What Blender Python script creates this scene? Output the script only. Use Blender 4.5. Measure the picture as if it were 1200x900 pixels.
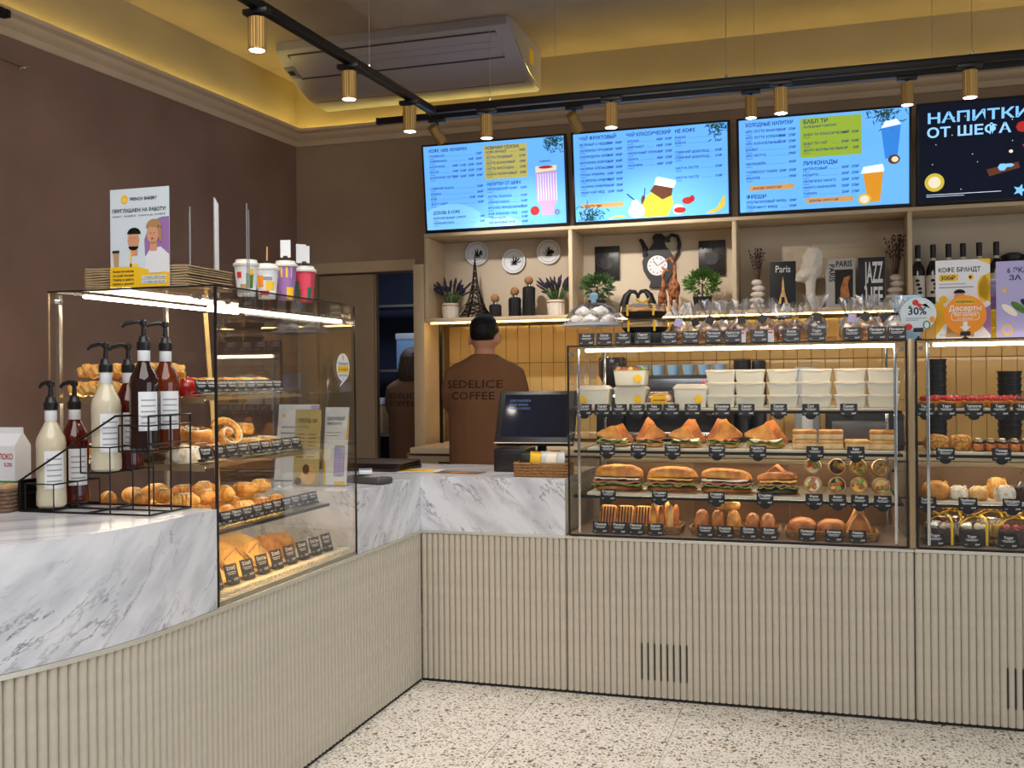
import bpy, bmesh, math, random
from mathutils import Vector, Matrix, noise
from mathutils.bvhtree import BVHTree
PI = math.pi
R = math.radians
random.seed(7)
SC = bpy.context.scene
COL = SC.collection
for o in list(bpy.data.objects):
    bpy.data.objects.remove(o)

# ------------------------------------------------------------------ camera
FPX, CAM_H, ROLL, YAW, PY = 1172.0, 1.335, 0.0093, math.atan(362 / 1172.0), 443.4
FW = Vector((-math.sin(YAW), math.cos(YAW), 0))
RT = Vector((math.cos(YAW), math.sin(YAW), 0))
UP = Vector((0, 0, 1))
CAM = Vector((0, 0, CAM_H))
cd = bpy.data.cameras.new('camera')
cd.sensor_width = 36.0
cd.lens = FPX / 1200 * 36
cd.shift_y = (PY - 450) / 1200
cd.clip_start = 0.05
camo = bpy.data.objects.new('camera', cd)
COL.objects.link(camo)
rx = RT * math.cos(ROLL) - UP * math.sin(ROLL)
ux = RT * math.sin(ROLL) + UP * math.cos(ROLL)
camo.matrix_world = Matrix(((rx.x, ux.x, -FW.x, 0), (rx.y, ux.y, -FW.y, 0), (rx.z, ux.z, -FW.z, CAM_H), (0, 0, 0, 1)))
SC.camera = camo

# ------------------------------------------------------------------ world, large lights, exposure
w = bpy.data.worlds.new('world')
SC.world = w
w.use_nodes = True
WORLD = w.node_tree.nodes['Background']
WORLD.inputs[0].default_value = (0.92, 0.95, 1.0, 1)
WORLD.inputs[1].default_value = 0.20
SC.view_settings.view_transform = 'Standard'
SC.view_settings.look = 'None'
SC.view_settings.gamma = 1.0
SC.view_settings.exposure = 0.0
SC.view_settings.use_curve_mapping = False
LAMP_W = 23.0        # track spot, watts
LAMP_COL = (1.0, 0.93, 0.85)
COVE_E = 17.0         # cove LED strip emission
CASE_E = 22.0         # display-case LED bars
SHELF_E = 20.0       # LED under the back shelf
TV_E = 0.95

def area(name, loc, rot, sx, sy, watts, col):
    l = bpy.data.lights.new(name, 'AREA')
    l.shape = 'RECTANGLE'; l.size = sx; l.size_y = sy; l.energy = watts; l.color = col
    o = bpy.data.objects.new(name, l); COL.objects.link(o)
    o.location = loc; o.rotation_euler = rot
    return o
# added daylight panel, off to the side to keep reflections out of the glass
area('added_side_daylight', (4.8, 0.4, 1.75), (0, R(90), 0), 2.6, 4.6, 95, (0.80, 0.90, 1.0))
# unseen soft fill added over the customer area to light the counters
area('customer_area_fill', (-0.7, 0.7, 3.25), (0, 0, 0), 2.8, 2.8, 118, (1.0, 0.97, 0.93))

# ------------------------------------------------------------------ picture -> place
def ray(x, y):
    u, v = x - 600, PY - y
    c, s = math.cos(ROLL), math.sin(ROLL)
    return FW * FPX + RT * (u * c + v * s) + UP * (-u * s + v * c)
def aty(x, y, Y):
    r = ray(x, y); return CAM + r * (Y / r.y)
def atx(x, y, X):
    r = ray(x, y); return CAM + r * (X / r.x)
def atz(x, y, Z):
    r = ray(x, y); return CAM + r * ((Z - CAM_H) / r.z)

# ------------------------------------------------------------------ materials
def lin(c):
    return tuple(((v / 255) / 12.92 if v / 255 <= .04045 else ((v / 255 + .055) / 1.055) ** 2.4) for v in c[:3]) + (1.0,)
MATS = {}
def mat(name, col, rough=.5, metal=0, col2=None, scale=20., detail=3., bump=0., bscale=None, emit=0., spec=.5, trans=0., sub=0., lo=.35, hi=.65, stretch=None, coat=0.):
    if name in MATS: return MATS[name]
    m = bpy.data.materials.new(name); m.use_nodes = True
    nt = m.node_tree; b = nt.nodes['Principled BSDF']
    b.inputs['Base Color'].default_value = lin(col)
    b.inputs['Roughness'].default_value = rough
    b.inputs['Metallic'].default_value = metal
    b.inputs['Specular IOR Level'].default_value = spec
    b.inputs['Transmission Weight'].default_value = trans
    b.inputs['Coat Weight'].default_value = coat
    if sub: b.inputs['Subsurface Weight'].default_value = sub; b.inputs['Subsurface Scale'].default_value = .01
    if emit:
        b.inputs['Emission Color'].default_value = lin(col); b.inputs['Emission Strength'].default_value = emit
    if col2 is not None or bump:
        tc = nt.nodes.new('ShaderNodeTexCoord'); mp = nt.nodes.new('ShaderNodeMapping')
        nt.links.new(tc.outputs['Object'], mp.inputs[0])
        if stretch: mp.inputs['Scale'].default_value = stretch
        n = nt.nodes.new('ShaderNodeTexNoise'); n.inputs['Scale'].default_value = scale; n.inputs['Detail'].default_value = detail
        nt.links.new(mp.outputs[0], n.inputs[0])
        if col2 is not None:
            r = nt.nodes.new('ShaderNodeValToRGB')
            r.color_ramp.elements[0].position = lo; r.color_ramp.elements[1].position = hi
            r.color_ramp.elements[0].color = lin(col); r.color_ramp.elements[1].color = lin(col2)
            nt.links.new(n.outputs[0], r.inputs[0]); nt.links.new(r.outputs[0], b.inputs['Base Color'])
            if emit: nt.links.new(r.outputs[0], b.inputs['Emission Color'])
        if bump:
            if bscale:
                n2 = nt.nodes.new('ShaderNodeTexNoise'); n2.inputs['Scale'].default_value = bscale; n2.inputs['Detail'].default_value = 4
                nt.links.new(mp.outputs[0], n2.inputs[0]); n = n2
            bp = nt.nodes.new('ShaderNodeBump'); bp.inputs['Strength'].default_value = bump; bp.inputs['Distance'].default_value = .01
            nt.links.new(n.outputs[0], bp.inputs['Height']); nt.links.new(bp.outputs[0], b.inputs['Normal'])
    MATS[name] = m
    return m
def glass_mat(name, tint=(1, 1, 1), refl=.06, rough=0.0, grazing=.5):
    """thin pane: lets light through, mirrors more at a grazing angle"""
    if name in MATS: return MATS[name]
    m = bpy.data.materials.new(name); m.use_nodes = True
    nt = m.node_tree; nt.nodes.remove(nt.nodes['Principled BSDF'])
    out = nt.nodes['Material Output']
    t = nt.nodes.new('ShaderNodeBsdfTransparent'); t.inputs[0].default_value = (*tint, 1)
    g = nt.nodes.new('ShaderNodeBsdfGlossy'); g.inputs['Roughness'].default_value = rough
    lw = nt.nodes.new('ShaderNodeLayerWeight'); lw.inputs[0].default_value = .25
    mr = nt.nodes.new('ShaderNodeMapRange'); mr.inputs['To Min'].default_value = refl; mr.inputs['To Max'].default_value = grazing
    mx = nt.nodes.new('ShaderNodeMixShader')
    nt.links.new(lw.outputs['Fresnel'], mr.inputs['Value']); nt.links.new(mr.outputs[0], mx.inputs[0])
    nt.links.new(t.outputs[0], mx.inputs[1]); nt.links.new(g.outputs[0], mx.inputs[2]); nt.links.new(mx.outputs[0], out.inputs[0])
    MATS[name] = m
    return m
def terrazzo():
    m = bpy.data.materials.new('terrazzo'); m.use_nodes = True
    nt = m.node_tree; b = nt.nodes['Principled BSDF']; b.inputs['Roughness'].default_value = .42
    ge = nt.nodes.new('ShaderNodeNewGeometry')
    prev = None
    base = nt.nodes.new('ShaderNodeValToRGB'); n = nt.nodes.new('ShaderNodeTexNoise'); n.inputs['Scale'].default_value = 9
    nt.links.new(ge.outputs['Position'], n.inputs[0]); nt.links.new(n.outputs[0], base.inputs[0])
    base.color_ramp.elements[0].color = lin((208, 203, 195)); base.color_ramp.elements[1].color = lin((226, 221, 213))
    prev = base.outputs[0]
    for sc, th, dist, cols in ((70, .62, .36, ((104, 94, 80), (62, 56, 50), (156, 122, 84), (176, 162, 142))),
                               (36, .36, .30, ((74, 70, 62), (120, 92, 62), (60, 56, 50), (186, 176, 160))),
                               (120, .62, .38, ((120, 112, 100), (80, 74, 66), (160, 140, 110), (236, 230, 220)))):
        wv = nt.nodes.new('ShaderNodeTexNoise'); wv.inputs['Scale'].default_value = sc * .9
        nt.links.new(ge.outputs['Position'], wv.inputs[0])
        ad = nt.nodes.new('ShaderNodeMixRGB'); ad.blend_type = 'ADD'; ad.inputs[0].default_value = .9 / sc
        nt.links.new(ge.outputs['Position'], ad.inputs[1]); nt.links.new(wv.outputs['Color'], ad.inputs[2])
        v = nt.nodes.new('ShaderNodeTexVoronoi'); v.inputs['Scale'].default_value = sc
        nt.links.new(ad.outputs[0], v.inputs['Vector'])
        sp = nt.nodes.new('ShaderNodeSeparateColor'); nt.links.new(v.outputs['Color'], sp.inputs[0])
        a = nt.nodes.new('ShaderNodeMath'); a.operation = 'LESS_THAN'; a.inputs[1].default_value = dist; nt.links.new(v.outputs['Distance'], a.inputs[0])
        c = nt.nodes.new('ShaderNodeMath'); c.operation = 'LESS_THAN'; c.inputs[1].default_value = th; nt.links.new(sp.outputs[0], c.inputs[0])
        mu = nt.nodes.new('ShaderNodeMath'); mu.operation = 'MULTIPLY'; nt.links.new(a.outputs[0], mu.inputs[0]); nt.links.new(c.outputs[0], mu.inputs[1])
        cr = nt.nodes.new('ShaderNodeValToRGB'); cr.color_ramp.interpolation = 'CONSTANT'
        cr.color_ramp.elements[0].color = lin(cols[0]); cr.color_ramp.elements[1].position = .35; cr.color_ramp.elements[1].color = lin(cols[1])
        e = cr.color_ramp.elements.new(.6); e.color = lin(cols[2]); e = cr.color_ramp.elements.new(.78); e.color = lin(cols[3])
        nt.links.new(sp.outputs[1], cr.inputs[0])
        mx = nt.nodes.new('ShaderNodeMixRGB'); nt.links.new(mu.outputs[0], mx.inputs[0]); nt.links.new(prev, mx.inputs[1]); nt.links.new(cr.outputs[0], mx.inputs[2])
        prev = mx.outputs[0]
    nt.links.new(prev, b.inputs['Base Color'])
    MATS['terrazzo'] = m
def marble():
    m = bpy.data.materials.new('marble'); m.use_nodes = True
    nt = m.node_tree; b = nt.nodes['Principled BSDF']; b.inputs['Roughness'].default_value = .16
    ge = nt.nodes.new('ShaderNodeNewGeometry')
    sx = nt.nodes.new('ShaderNodeSeparateXYZ'); nt.links.new(ge.outputs['Position'], sx.inputs[0])
    # veins lean: use x-y on one axis, z on the other
    d = nt.nodes.new('ShaderNodeMath'); d.operation = 'SUBTRACT'; nt.links.new(sx.outputs[0], d.inputs[0]); nt.links.new(sx.outputs[1], d.inputs[1])
    cb = nt.nodes.new('ShaderNodeCombineXYZ'); nt.links.new(d.outputs[0], cb.inputs[0]); nt.links.new(sx.outputs[2], cb.inputs[1]); nt.links.new(sx.outputs[1], cb.inputs[2])
    mq = nt.nodes.new('ShaderNodeMapping'); mq.inputs['Rotation'].default_value = (0, 0, R(44)); nt.links.new(cb.outputs[0], mq.inputs[0])
    mp = nt.nodes.new('ShaderNodeMapping'); nt.links.new(mq.outputs[0], mp.inputs[0])
    mp.inputs['Scale'].default_value = (1.0, 2.9, .3)
    nb = nt.nodes.new('ShaderNodeTexNoise'); nb.inputs['Scale'].default_value = 4.2; nb.inputs['Detail'].default_value = 12; nb.inputs['Roughness'].default_value = .66
    nt.links.new(mp.outputs[0], nb.inputs[0])
    ab = nt.nodes.new('ShaderNodeMath'); ab.operation = 'SUBTRACT'; ab.inputs[1].default_value = .5; nt.links.new(nb.outputs[0], ab.inputs[0])
    a2 = nt.nodes.new('ShaderNodeMath'); a2.operation = 'ABSOLUTE'; nt.links.new(ab.outputs[0], a2.inputs[0])
    vr = nt.nodes.new('ShaderNodeValToRGB'); nt.links.new(a2.outputs[0], vr.inputs[0])
    vr.color_ramp.elements[0].position = 0; vr.color_ramp.elements[0].color = (1, 1, 1, 1)
    vr.color_ramp.elements[1].position = .022; vr.color_ramp.elements[1].color = (0, 0, 0, 1)
    n2 = nt.nodes.new('ShaderNodeTexNoise'); n2.inputs['Scale'].default_value = 3.5; n2.inputs['Detail'].default_value = 4; nt.links.new(mp.outputs[0], n2.inputs[0])
    r2 = nt.nodes.new('ShaderNodeValToRGB'); nt.links.new(n2.outputs[0], r2.inputs[0]); r2.color_ramp.elements[0].position = .42; r2.color_ramp.elements[1].position = .62
    mu = nt.nodes.new('ShaderNodeMath'); mu.operation = 'MULTIPLY'; nt.links.new(vr.outputs[0], mu.inputs[0]); nt.links.new(r2.outputs[0], mu.inputs[1])
    n3 = nt.nodes.new('ShaderNodeTexNoise'); n3.inputs['Scale'].default_value = 4; n3.inputs['Detail'].default_value = 6; nt.links.new(mp.outputs[0], n3.inputs[0])
    cl = nt.nodes.new('ShaderNodeValToRGB'); nt.links.new(n3.outputs[0], cl.inputs[0])
    cl.color_ramp.elements[0].position = .36; cl.color_ramp.elements[0].color = lin((190, 192, 200)); cl.color_ramp.elements[1].position = .58; cl.color_ramp.elements[1].color = lin((222, 223, 228))
    mx = nt.nodes.new('ShaderNodeMixRGB'); nt.links.new(mu.outputs[0], mx.inputs[0]); nt.links.new(cl.outputs[0], mx.inputs[1]); mx.inputs[2].default_value = lin((112, 112, 120))
    nt.links.new(mx.outputs[0], b.inputs['Base Color'])
    MATS['marble'] = m
terrazzo(); marble()
M = MATS
mat('plaster_brown', (132, 103, 88), .7, col2=(148, 118, 102), scale=2.2, detail=6, bump=.06, bscale=14)
mat('plaster_taupe', (158, 136, 114), .75, col2=(168, 146, 124), scale=2.5, detail=6, bump=.05, bscale=14)
mat('ceiling_paint', (158, 140, 118), .8, col2=(166, 148, 126), scale=3)
mat('cornice_paint', (206, 182, 150), .6, col2=(212, 188, 157), scale=4)
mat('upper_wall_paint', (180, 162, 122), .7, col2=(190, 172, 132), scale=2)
mat('slat_paint', (190, 181, 165), .5, col2=(196, 187, 171), scale=30)
mat('toe_black', (22, 20, 18), .7)
mat('trim_silver', (224, 220, 210), .25, .6)
mat('alu', (176, 168, 156), .32, .85)
mat('alu_beige', (168, 146, 112), .38, .6)
mat('chrome', (220, 220, 222), .12, 1.0)
mat('black_plastic', (18, 18, 20), .38, col2=(23, 23, 26), scale=60)
mat('black_metal', (20, 18, 17), .42, .4)
mat('card_black', (22, 22, 26), .5)
mat('edge_dark', (26, 24, 22), .3)
mat('print_white', (232, 232, 232), .6)
mat('print_grey', (150, 150, 155), .6)
mat('print_dark', (24, 28, 44), .6)
mat('print_black', (14, 14, 16), .6)
mat('paper_white', (222, 224, 228), .6)
mat('brass_ribbed', (176, 140, 80), .5, .6)
mat('brass', (172, 138, 80), .5, .6)
mat('shelf_beige', (206, 184, 150), .5, col2=(212, 190, 157), scale=6)
mat('niche_back', (196, 180, 156), .65, col2=(202, 186, 163), scale=4)
mat('tile_glaze', (190, 160, 104), .2, col2=(198, 168, 112), scale=6, coat=.3)
mat('grout', (112, 88, 52), .8)
mat('door_taupe', (168, 148, 122), .55, col2=(174, 154, 128), scale=5)
mat('ac_white', (168, 160, 162), .42)
mat('ac_line', (70, 64, 62), .6)
glass_mat('pane', (.98, .985, .98), .015, grazing=.26)
glass_mat('shelf_glass', (.93, .96, .94), .07, grazing=.5)
glass_mat('acrylic', (.96, .96, .97), .05, grazing=.25)
glass_mat('cellophane', (.97, .97, .98), .26, .28, grazing=.85)
glass_mat('clear_plastic', (.95, .95, .94), .10, .05, grazing=.6)
for nm, c, e in (('led_cove', (255, 238, 140), COVE_E), ('led_case', (255, 236, 208), CASE_E), ('led_shelf', (255, 214, 126), SHELF_E), ('lamp_lens', (255, 246, 232), 14.0)):
    mat(nm, c, .5, emit=e)
# food
mat('bread_gold', (232, 168, 74), .5, col2=(184, 108, 40), scale=26, bump=.25, bscale=60)
mat('bread_brown', (204, 128, 60), .5, col2=(146, 80, 34), scale=22, bump=.25, bscale=60)
mat('bread_pale', (238, 196, 126), .55, col2=(206, 142, 70), scale=18, bump=.2, bscale=70)
mat('crumb', (232, 206, 160), .8, col2=(214, 180, 126), scale=80)
mat('croissant', (222, 146, 54), .4, col2=(246, 204, 118), scale=40, bump=.2, bscale=50, stretch=(3, 1, 1))
mat('grill_mark', (70, 36, 18), .7)
mat('chocolate', (52, 28, 18), .35, col2=(74, 42, 26), scale=40, bump=.3)
mat('sugar', (236, 230, 220), .8, col2=(206, 176, 130), scale=60, lo=.45, hi=.7)
mat('meringue', (244, 240, 232), .7, col2=(232, 224, 210), scale=20, bump=.3)
mat('berry_red', (190, 30, 24), .25, col2=(140, 16, 16), scale=60, coat=.4)
mat('nut_crust', (222, 160, 70), .6, col2=(150, 92, 36), scale=95, bump=.6, bscale=120)
mat('lettuce', (92, 132, 40), .5, col2=(150, 176, 74), scale=40, bump=.3)
mat('tomato', (196, 52, 28), .3, col2=(220, 92, 50), scale=60)
mat('ham', (214, 140, 122), .5, col2=(184, 100, 88), scale=30)
mat('cheese', (240, 200, 96), .45)
mat('cream', (240, 232, 212), .6)
mat('tortilla', (230, 200, 150), .65, col2=(190, 140, 82), scale=35)
mat('kraft', (176, 138, 92), .8, col2=(190, 152, 106), scale=30)
mat('kraft_bag', (214, 176, 112), .75, col2=(226, 190, 128), scale=12, bump=.3, bscale=18)
mat('carton_white', (216, 212, 198), .55)
mat('carton_lid', (226, 214, 196), .5)
mat('yellow', (238, 190, 30), .5)
mat('orange', (240, 146, 30), .5)
mat('purple', (150, 110, 170), .55)
mat('lilac', (176, 168, 214), .55)
mat('sky_blue', (150, 190, 226), .55)
mat('red', (214, 50, 40), .5)
mat('green', (70, 130, 50), .5)
mat('skin', (206, 150, 118), .55, sub=.1)
mat('hair_black', (9, 7, 7), .45, spec=.25, col2=(16, 12, 11), scale=120, bump=.5, bscale=160, stretch=(1, 1, .15))
mat('hair_brown', (92, 66, 44), .55, col2=(60, 42, 28), scale=90, bump=.5, bscale=120, stretch=(1, 1, .1))
mat('shirt_brown', (132, 92, 62), .9, col2=(122, 84, 56), scale=5, bump=.35, bscale=5.5)
mat('trousers', (40, 36, 36), .9)
mat('wicker', (168, 120, 66), .7, col2=(112, 74, 36), scale=70, bump=.5, stretch=(1, 1, 3))
mat('white_stone', (214, 204, 192), .7, col2=(226, 216, 204), scale=18, bump=.15)
mat('plant_green', (62, 104, 34), .6, col2=(96, 140, 50), scale=40)
mat('plant_dark', (44, 76, 34), .6, col2=(70, 104, 44), scale=40)
mat('lavender', (52, 44, 74), .8, col2=(40, 34, 52), scale=60)
mat('twig', (86, 62, 48), .8)
mat('giraffe', (176, 104, 50), .6, col2=(98, 50, 24), scale=42, lo=.46, hi=.54)

# ------------------------------------------------------------------ mesh building
class MB:
    def __init__(s): s.v = []; s.f = []
    def add(s, vs, fs):
        n = len(s.v); s.v += [tuple(v) for v in vs]; s.f += [tuple(i + n for i in f) for f in fs]; return s
    def box(s, x0, x1, y0, y1, z0, z1):
        return s.add([(x0, y0, z0), (x1, y0, z0), (x1, y1, z0), (x0, y1, z0), (x0, y0, z1), (x1, y0, z1), (x1, y1, z1), (x0, y1, z1)],
                     [(0, 3, 2, 1), (4, 5, 6, 7), (0, 1, 5, 4), (1, 2, 6, 5), (2, 3, 7, 6), (3, 0, 4, 7)])
    def loft(s, rings, cap=True, closed=True):
        n = len(rings[0]); b = len(s.v)
        for r in rings: s.v += [tuple(p) for p in r]
        for i in range(len(rings) - 1):
            for j in range(n if closed else n - 1):
                k = (j + 1) % n
                s.f.append((b + i * n + j, b + i * n + k, b + (i + 1) * n + k, b + (i + 1) * n + j))
        if cap:
            s.f.append(tuple(b + j for j in reversed(range(n))))
            s.f.append(tuple(b + (len(rings) - 1) * n + j for j in range(n)))
        return s
    def lathe(s, prof, n=16, c=(0, 0, 0), cap=True):
        return s.loft([[(c[0] + r * math.cos(2 * PI * j / n), c[1] + r * math.sin(2 * PI * j / n), c[2] + z) for j in range(n)] for r, z in prof], cap)
    def cyl(s, c, r, z0, z1, n=16, r2=None):
        return s.lathe([(r, z0), (r if r2 is None else r2, z1)], n, c)
    def tube(s, pts, r, n=6, cap=True, squash=1.0):
        pts = [Vector(p) for p in pts]; rings = []
        prev = None
        for i, p in enumerate(pts):
            t = (pts[min(i + 1, len(pts) - 1)] - pts[max(i - 1, 0)])
            t = t.normalized() if t.length > 1e-9 else Vector((0, 0, 1))
            if prev is None:
                a = Vector((0, 0, 1)) if abs(t.z) < .9 else Vector((0, 1, 0))
                nx = t.cross(a).normalized()
            else:
                nx = (prev - t * prev.dot(t)); nx = nx.normalized() if nx.length > 1e-6 else t.orthogonal().normalized()
            prev = nx; ny = t.cross(nx)
            rr = r[i] if isinstance(r, (list, tuple)) else r
            rings.append([p + (nx * math.cos(2 * PI * j / n) + ny * math.sin(2 * PI * j / n) * squash) * rr for j in range(n)])
        return s.loft(rings, cap)
    def prism(s, poly, a, b, plane='xz'):
        f = {'xz': lambda p, d: (p[0], d, p[1]), 'xy': lambda p, d: (p[0], p[1], d), 'yz': lambda p, d: (d, p[0], p[1])}[plane]
        return s.loft([[f(p, a) for p in poly], [f(p, b) for p in poly]])
    def blob(s, c, rad, n=14, m=9, amp=0., freq=6., seed=0, flat=None, power=1.0):
        rings = []
        for i in range(m):
            th = PI * (i + .35) / (m - 1 + .7)
            ring = []
            for j in range(n):
                ph = 2 * PI * j / n
                d = Vector((math.sin(th) * math.cos(ph), math.sin(th) * math.sin(ph), -math.cos(th)))
                if power != 1: d = Vector([math.copysign(abs(q) ** power, q) for q in d])
                k = 1 + amp * noise.noise(d * freq * .4 + Vector((seed * 3.7, seed * 1.3, 5.1)))
                p = Vector((d.x * rad[0] * k, d.y * rad[1] * k, d.z * rad[2] * k))
                if flat is not None and p.z < flat: p.z = flat
                ring.append((p.x + c[0], p.y + c[1], p.z + c[2]))
            rings.append(ring)
        return s.loft(rings)
    def tf(s, mtx):
        s.v = [tuple(mtx @ Vector(p)) for p in s.v]; return s
    def mesh(s, name, sharp=35):
        me = bpy.data.meshes.new(name); me.from_pydata(s.v, [], s.f); me.validate()
        bm = bmesh.new(); bm.from_mesh(me); bmesh.ops.recalc_face_normals(bm, faces=bm.faces); bm.to_mesh(me); bm.free()
        if sharp:
            me.polygons.foreach_set('use_smooth', [True] * len(me.polygons)); me.set_sharp_from_angle(angle=R(sharp))
        return me
def rbox(x0, x1, y0, y1, z0, z1, r=.003, seg=2):
    """bevelled box as an MB"""
    bm = bmesh.new(); bmesh.ops.create_cube(bm, size=1)
    for v in bm.verts: v.co = Vector(((x0 + x1) / 2 + v.co.x * (x1 - x0), (y0 + y1) / 2 + v.co.y * (y1 - y0), (z0 + z1) / 2 + v.co.z * (z1 - z0)))
    r = min(r, .49 * min(x1 - x0, y1 - y0, z1 - z0))
    bmesh.ops.bevel(bm, geom=list(bm.edges), offset=r, segments=seg, profile=.5, affect='EDGES')
    bm.verts.index_update()
    b = MB(); b.add([v.co[:] for v in bm.verts], [[v.index for v in f.verts] for f in bm.faces]); bm.free()
    return b
def obj(name, m, material=None, parent=None, loc=(0, 0, 0), rot=(0, 0, 0), sharp=35, scale=None):
    me = m.mesh(name, sharp) if isinstance(m, MB) else m
    o = bpy.data.objects.new(name, me); COL.objects.link(o)
    o.location = loc; o.rotation_euler = rot
    if scale: o.scale = scale
    if material is not None:
        mm = M[material] if isinstance(material, str) else material
        if len(me.materials) == 0: me.materials.append(mm)
        elif me.materials[0] != mm:
            o.material_slots[0].link = 'OBJECT'; o.material_slots[0].material = mm
    if parent is not None: o.parent = parent
    return o
def tag(o, label, cat, group=None, kind=None):
    o['label'] = label; o['category'] = cat
    if group: o['group'] = group
    if kind: o['kind'] = kind
    return o
def thing(name, label, cat, loc=(0, 0, 0), rotz=0, group=None, rot=None):
    o = bpy.data.objects.new(name, None); COL.objects.link(o)
    o.empty_display_size = .05
    o.location = loc; o.rotation_euler = rot or (0, 0, rotz)
    return tag(o, label, cat, group)
def struct(name, m, material, label, cat, parent=None, **k):
    o = obj(name, m, material, parent, **k); o['kind'] = 'structure'; o['label'] = label; o['category'] = cat
    return o
ORD = 'first second third fourth fifth sixth seventh eighth ninth tenth eleventh twelfth thirteenth fourteenth fifteenth sixteenth seventeenth eighteenth nineteenth twentieth'.split()
CACHE = {}
def cached(key, fn, sharp=35):
    if key not in CACHE: CACHE[key] = fn().mesh(str(key).split('|')[0], sharp)
    return CACHE[key]

# ------------------------------------------------------------------ lettering from the built-in font
GL = {}
_fc = bpy.data.curves.new('font_probe', 'FONT'); _fc.resolution_u = 2
_fo = bpy.data.objects.new('font_probe', _fc); COL.objects.link(_fo)
def _shape(body, off):
    _fc.body = body; _fc.offset = off
    dg = bpy.context.evaluated_depsgraph_get(); dg.update()
    me = bpy.data.meshes.new_from_object(_fo.evaluated_get(dg))
    r = ([v.co[:2] for v in me.vertices], [tuple(p.vertices) for p in me.polygons]); bpy.data.meshes.remove(me)
    return r
CHARS = sorted(set('АБВГДЕЖЗИЙКЛМНОПРСТУФХЦЧШЩЪЫЬЭЮЯабвгдежзийклмнопрстуфхцчшщъыьэюяABCDEFGHIJKLMNOPRSTUVWXYZabcdefghiklmnoprstuvwyz0123456789%+-.,:!?*/№₽()'))
for off in (0.0, .022):
    iw = min(p[0] for p in _shape('I', off)[0])
    for ch in CHARS:
        v, f = _shape(ch, off)
        two = _shape(ch + 'I', off)[0]
        if not v or not two: continue
        # advance = where the trailing I starts
        adv = max(p[0] for p in two) - (max(p[0] for p in _shape('I', off)[0]))
        GL[(ch, off)] = (v, f, adv)
COL.objects.unlink(_fo); bpy.data.objects.remove(_fo); bpy.data.curves.remove(_fc)
def text_mb(s, size, align='L', bold=False, width=None, mb=None, x=0, y=0, lean=0):
    off = .022 if bold else 0.0
    k = size / .73
    tot = sum(GL[(c, off)][2] if (c, off) in GL else .32 for c in s) * k
    fx = 1.0
    if width: fx = width / max(tot, 1e-6); tot = width
    px = x - (0 if align == 'L' else tot / 2 if align == 'C' else tot)
    mb = mb or MB()
    for c in s:
        g = GL.get((c, off))
        if g is None: px += .32 * k * fx; continue
        mb.add([(px + (a + lean * b_) * k * fx, y + b_ * k, 0) for a, b_ in g[0]], g[1]); px += g[2] * k * fx
    return mb
def text(parent, s, size, loc, material, align='L', bold=False, width=None, rot=(PI / 2, 0, 0), name='lettering', lean=0):
    key = f'{name}|{s}|{size}|{align}|{bold}|{width}|{lean}'
    if key not in CACHE:
        me = bpy.data.meshes.new(name); b = text_mb(s, size, align, bold, width, lean=lean); me.from_pydata(b.v, [], b.f); CACHE[key] = me
    return obj(name, CACHE[key], material, parent, loc, rot)
def flat(parent, polys, material, loc, rot=(PI / 2, 0, 0), name='print', th=.0004):
    """flat print: list of 2-D polygons raised a hair off their carrier"""
    b = MB()
    for p in polys: b.add([(q[0], q[1], 0) for q in p], [tuple(range(len(p)))])
    me = bpy.data.meshes.new(name); me.from_pydata(b.v, [], b.f)
    o = obj(name, me, material, parent, loc, rot)
    if len(polys) > 1: o['kind'] = 'stuff'
    return o
def rect(x0, y0, x1, y1): return [(x0, y0), (x1, y0), (x1, y1), (x0, y1)]
def disc(cx, cy, rx, ry=None, n=20, a0=0, a1=2 * PI):
    ry = ry or rx
    k = n if abs(a1 - a0) > 6.28 else n - 1
    return [(cx + rx * math.cos(a0 + (a1 - a0) * i / k), cy + ry * math.sin(a0 + (a1 - a0) * i / k)) for i in range(n)]
def rrect(x0, y0, x1, y1, r, n=4):
    p = []
    for cx, cy, a in ((x1 - r, y1 - r, 0), (x0 + r, y1 - r, PI / 2), (x0 + r, y0 + r, PI), (x1 - r, y0 + r, 1.5 * PI)):
        p += [(cx + r * math.cos(a + PI / 2 * i / n), cy + r * math.sin(a + PI / 2 * i / n)) for i in range(n + 1)]
    return p
# ================================================================== the room
YB = 6.25                       # back wall face
def WL(y): return -3.497 - .061 * (YB - y)     # face of the wall on the staff side
def wall_strip(y0, y1, z0, z1, th=.12):
    b = MB(); p = [(WL(y0), y0), (WL(y1), y1), (WL(y1) - th, y1), (WL(y0) - th, y0)]
    return b.prism(p, z0, z1, 'xy')
fl = struct('floor', MB().box(-4.2, 3.2, -1.5, 8.4, -.08, -.004), 'terrazzo', 'cream terrazzo floor with brown and grey stone chips', 'floor')
tile_me = rbox(-.2985, .2985, -.2985, .2985, -.004, 0, .001, 1).mesh('floor_tile')
for i in range(7):
    for j in range(6):
        obj('floor_tile', tile_me, 'terrazzo', fl, (-1.147 + .3 + .6 * (i - 1), 4.15 - .6 * j, 0))
struct('wall_left', wall_strip(-1.5, YB + .12, 0, 3.0), 'plaster_brown', 'brown mottled plaster wall behind the pastry counter', 'wall')
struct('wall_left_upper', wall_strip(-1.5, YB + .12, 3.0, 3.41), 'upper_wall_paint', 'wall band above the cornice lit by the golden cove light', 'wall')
wb = struct('wall_back', MB().prism([(-3.7, 0), (-3.35, 0), (-3.35, 2.068), (-2.62, 2.068), (-2.62, 0), (3.2, 0), (3.2, 3.0), (-3.7, 3.0)], YB, YB + .12), 'plaster_taupe', 'taupe plaster back wall with a doorway', 'wall')
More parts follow.
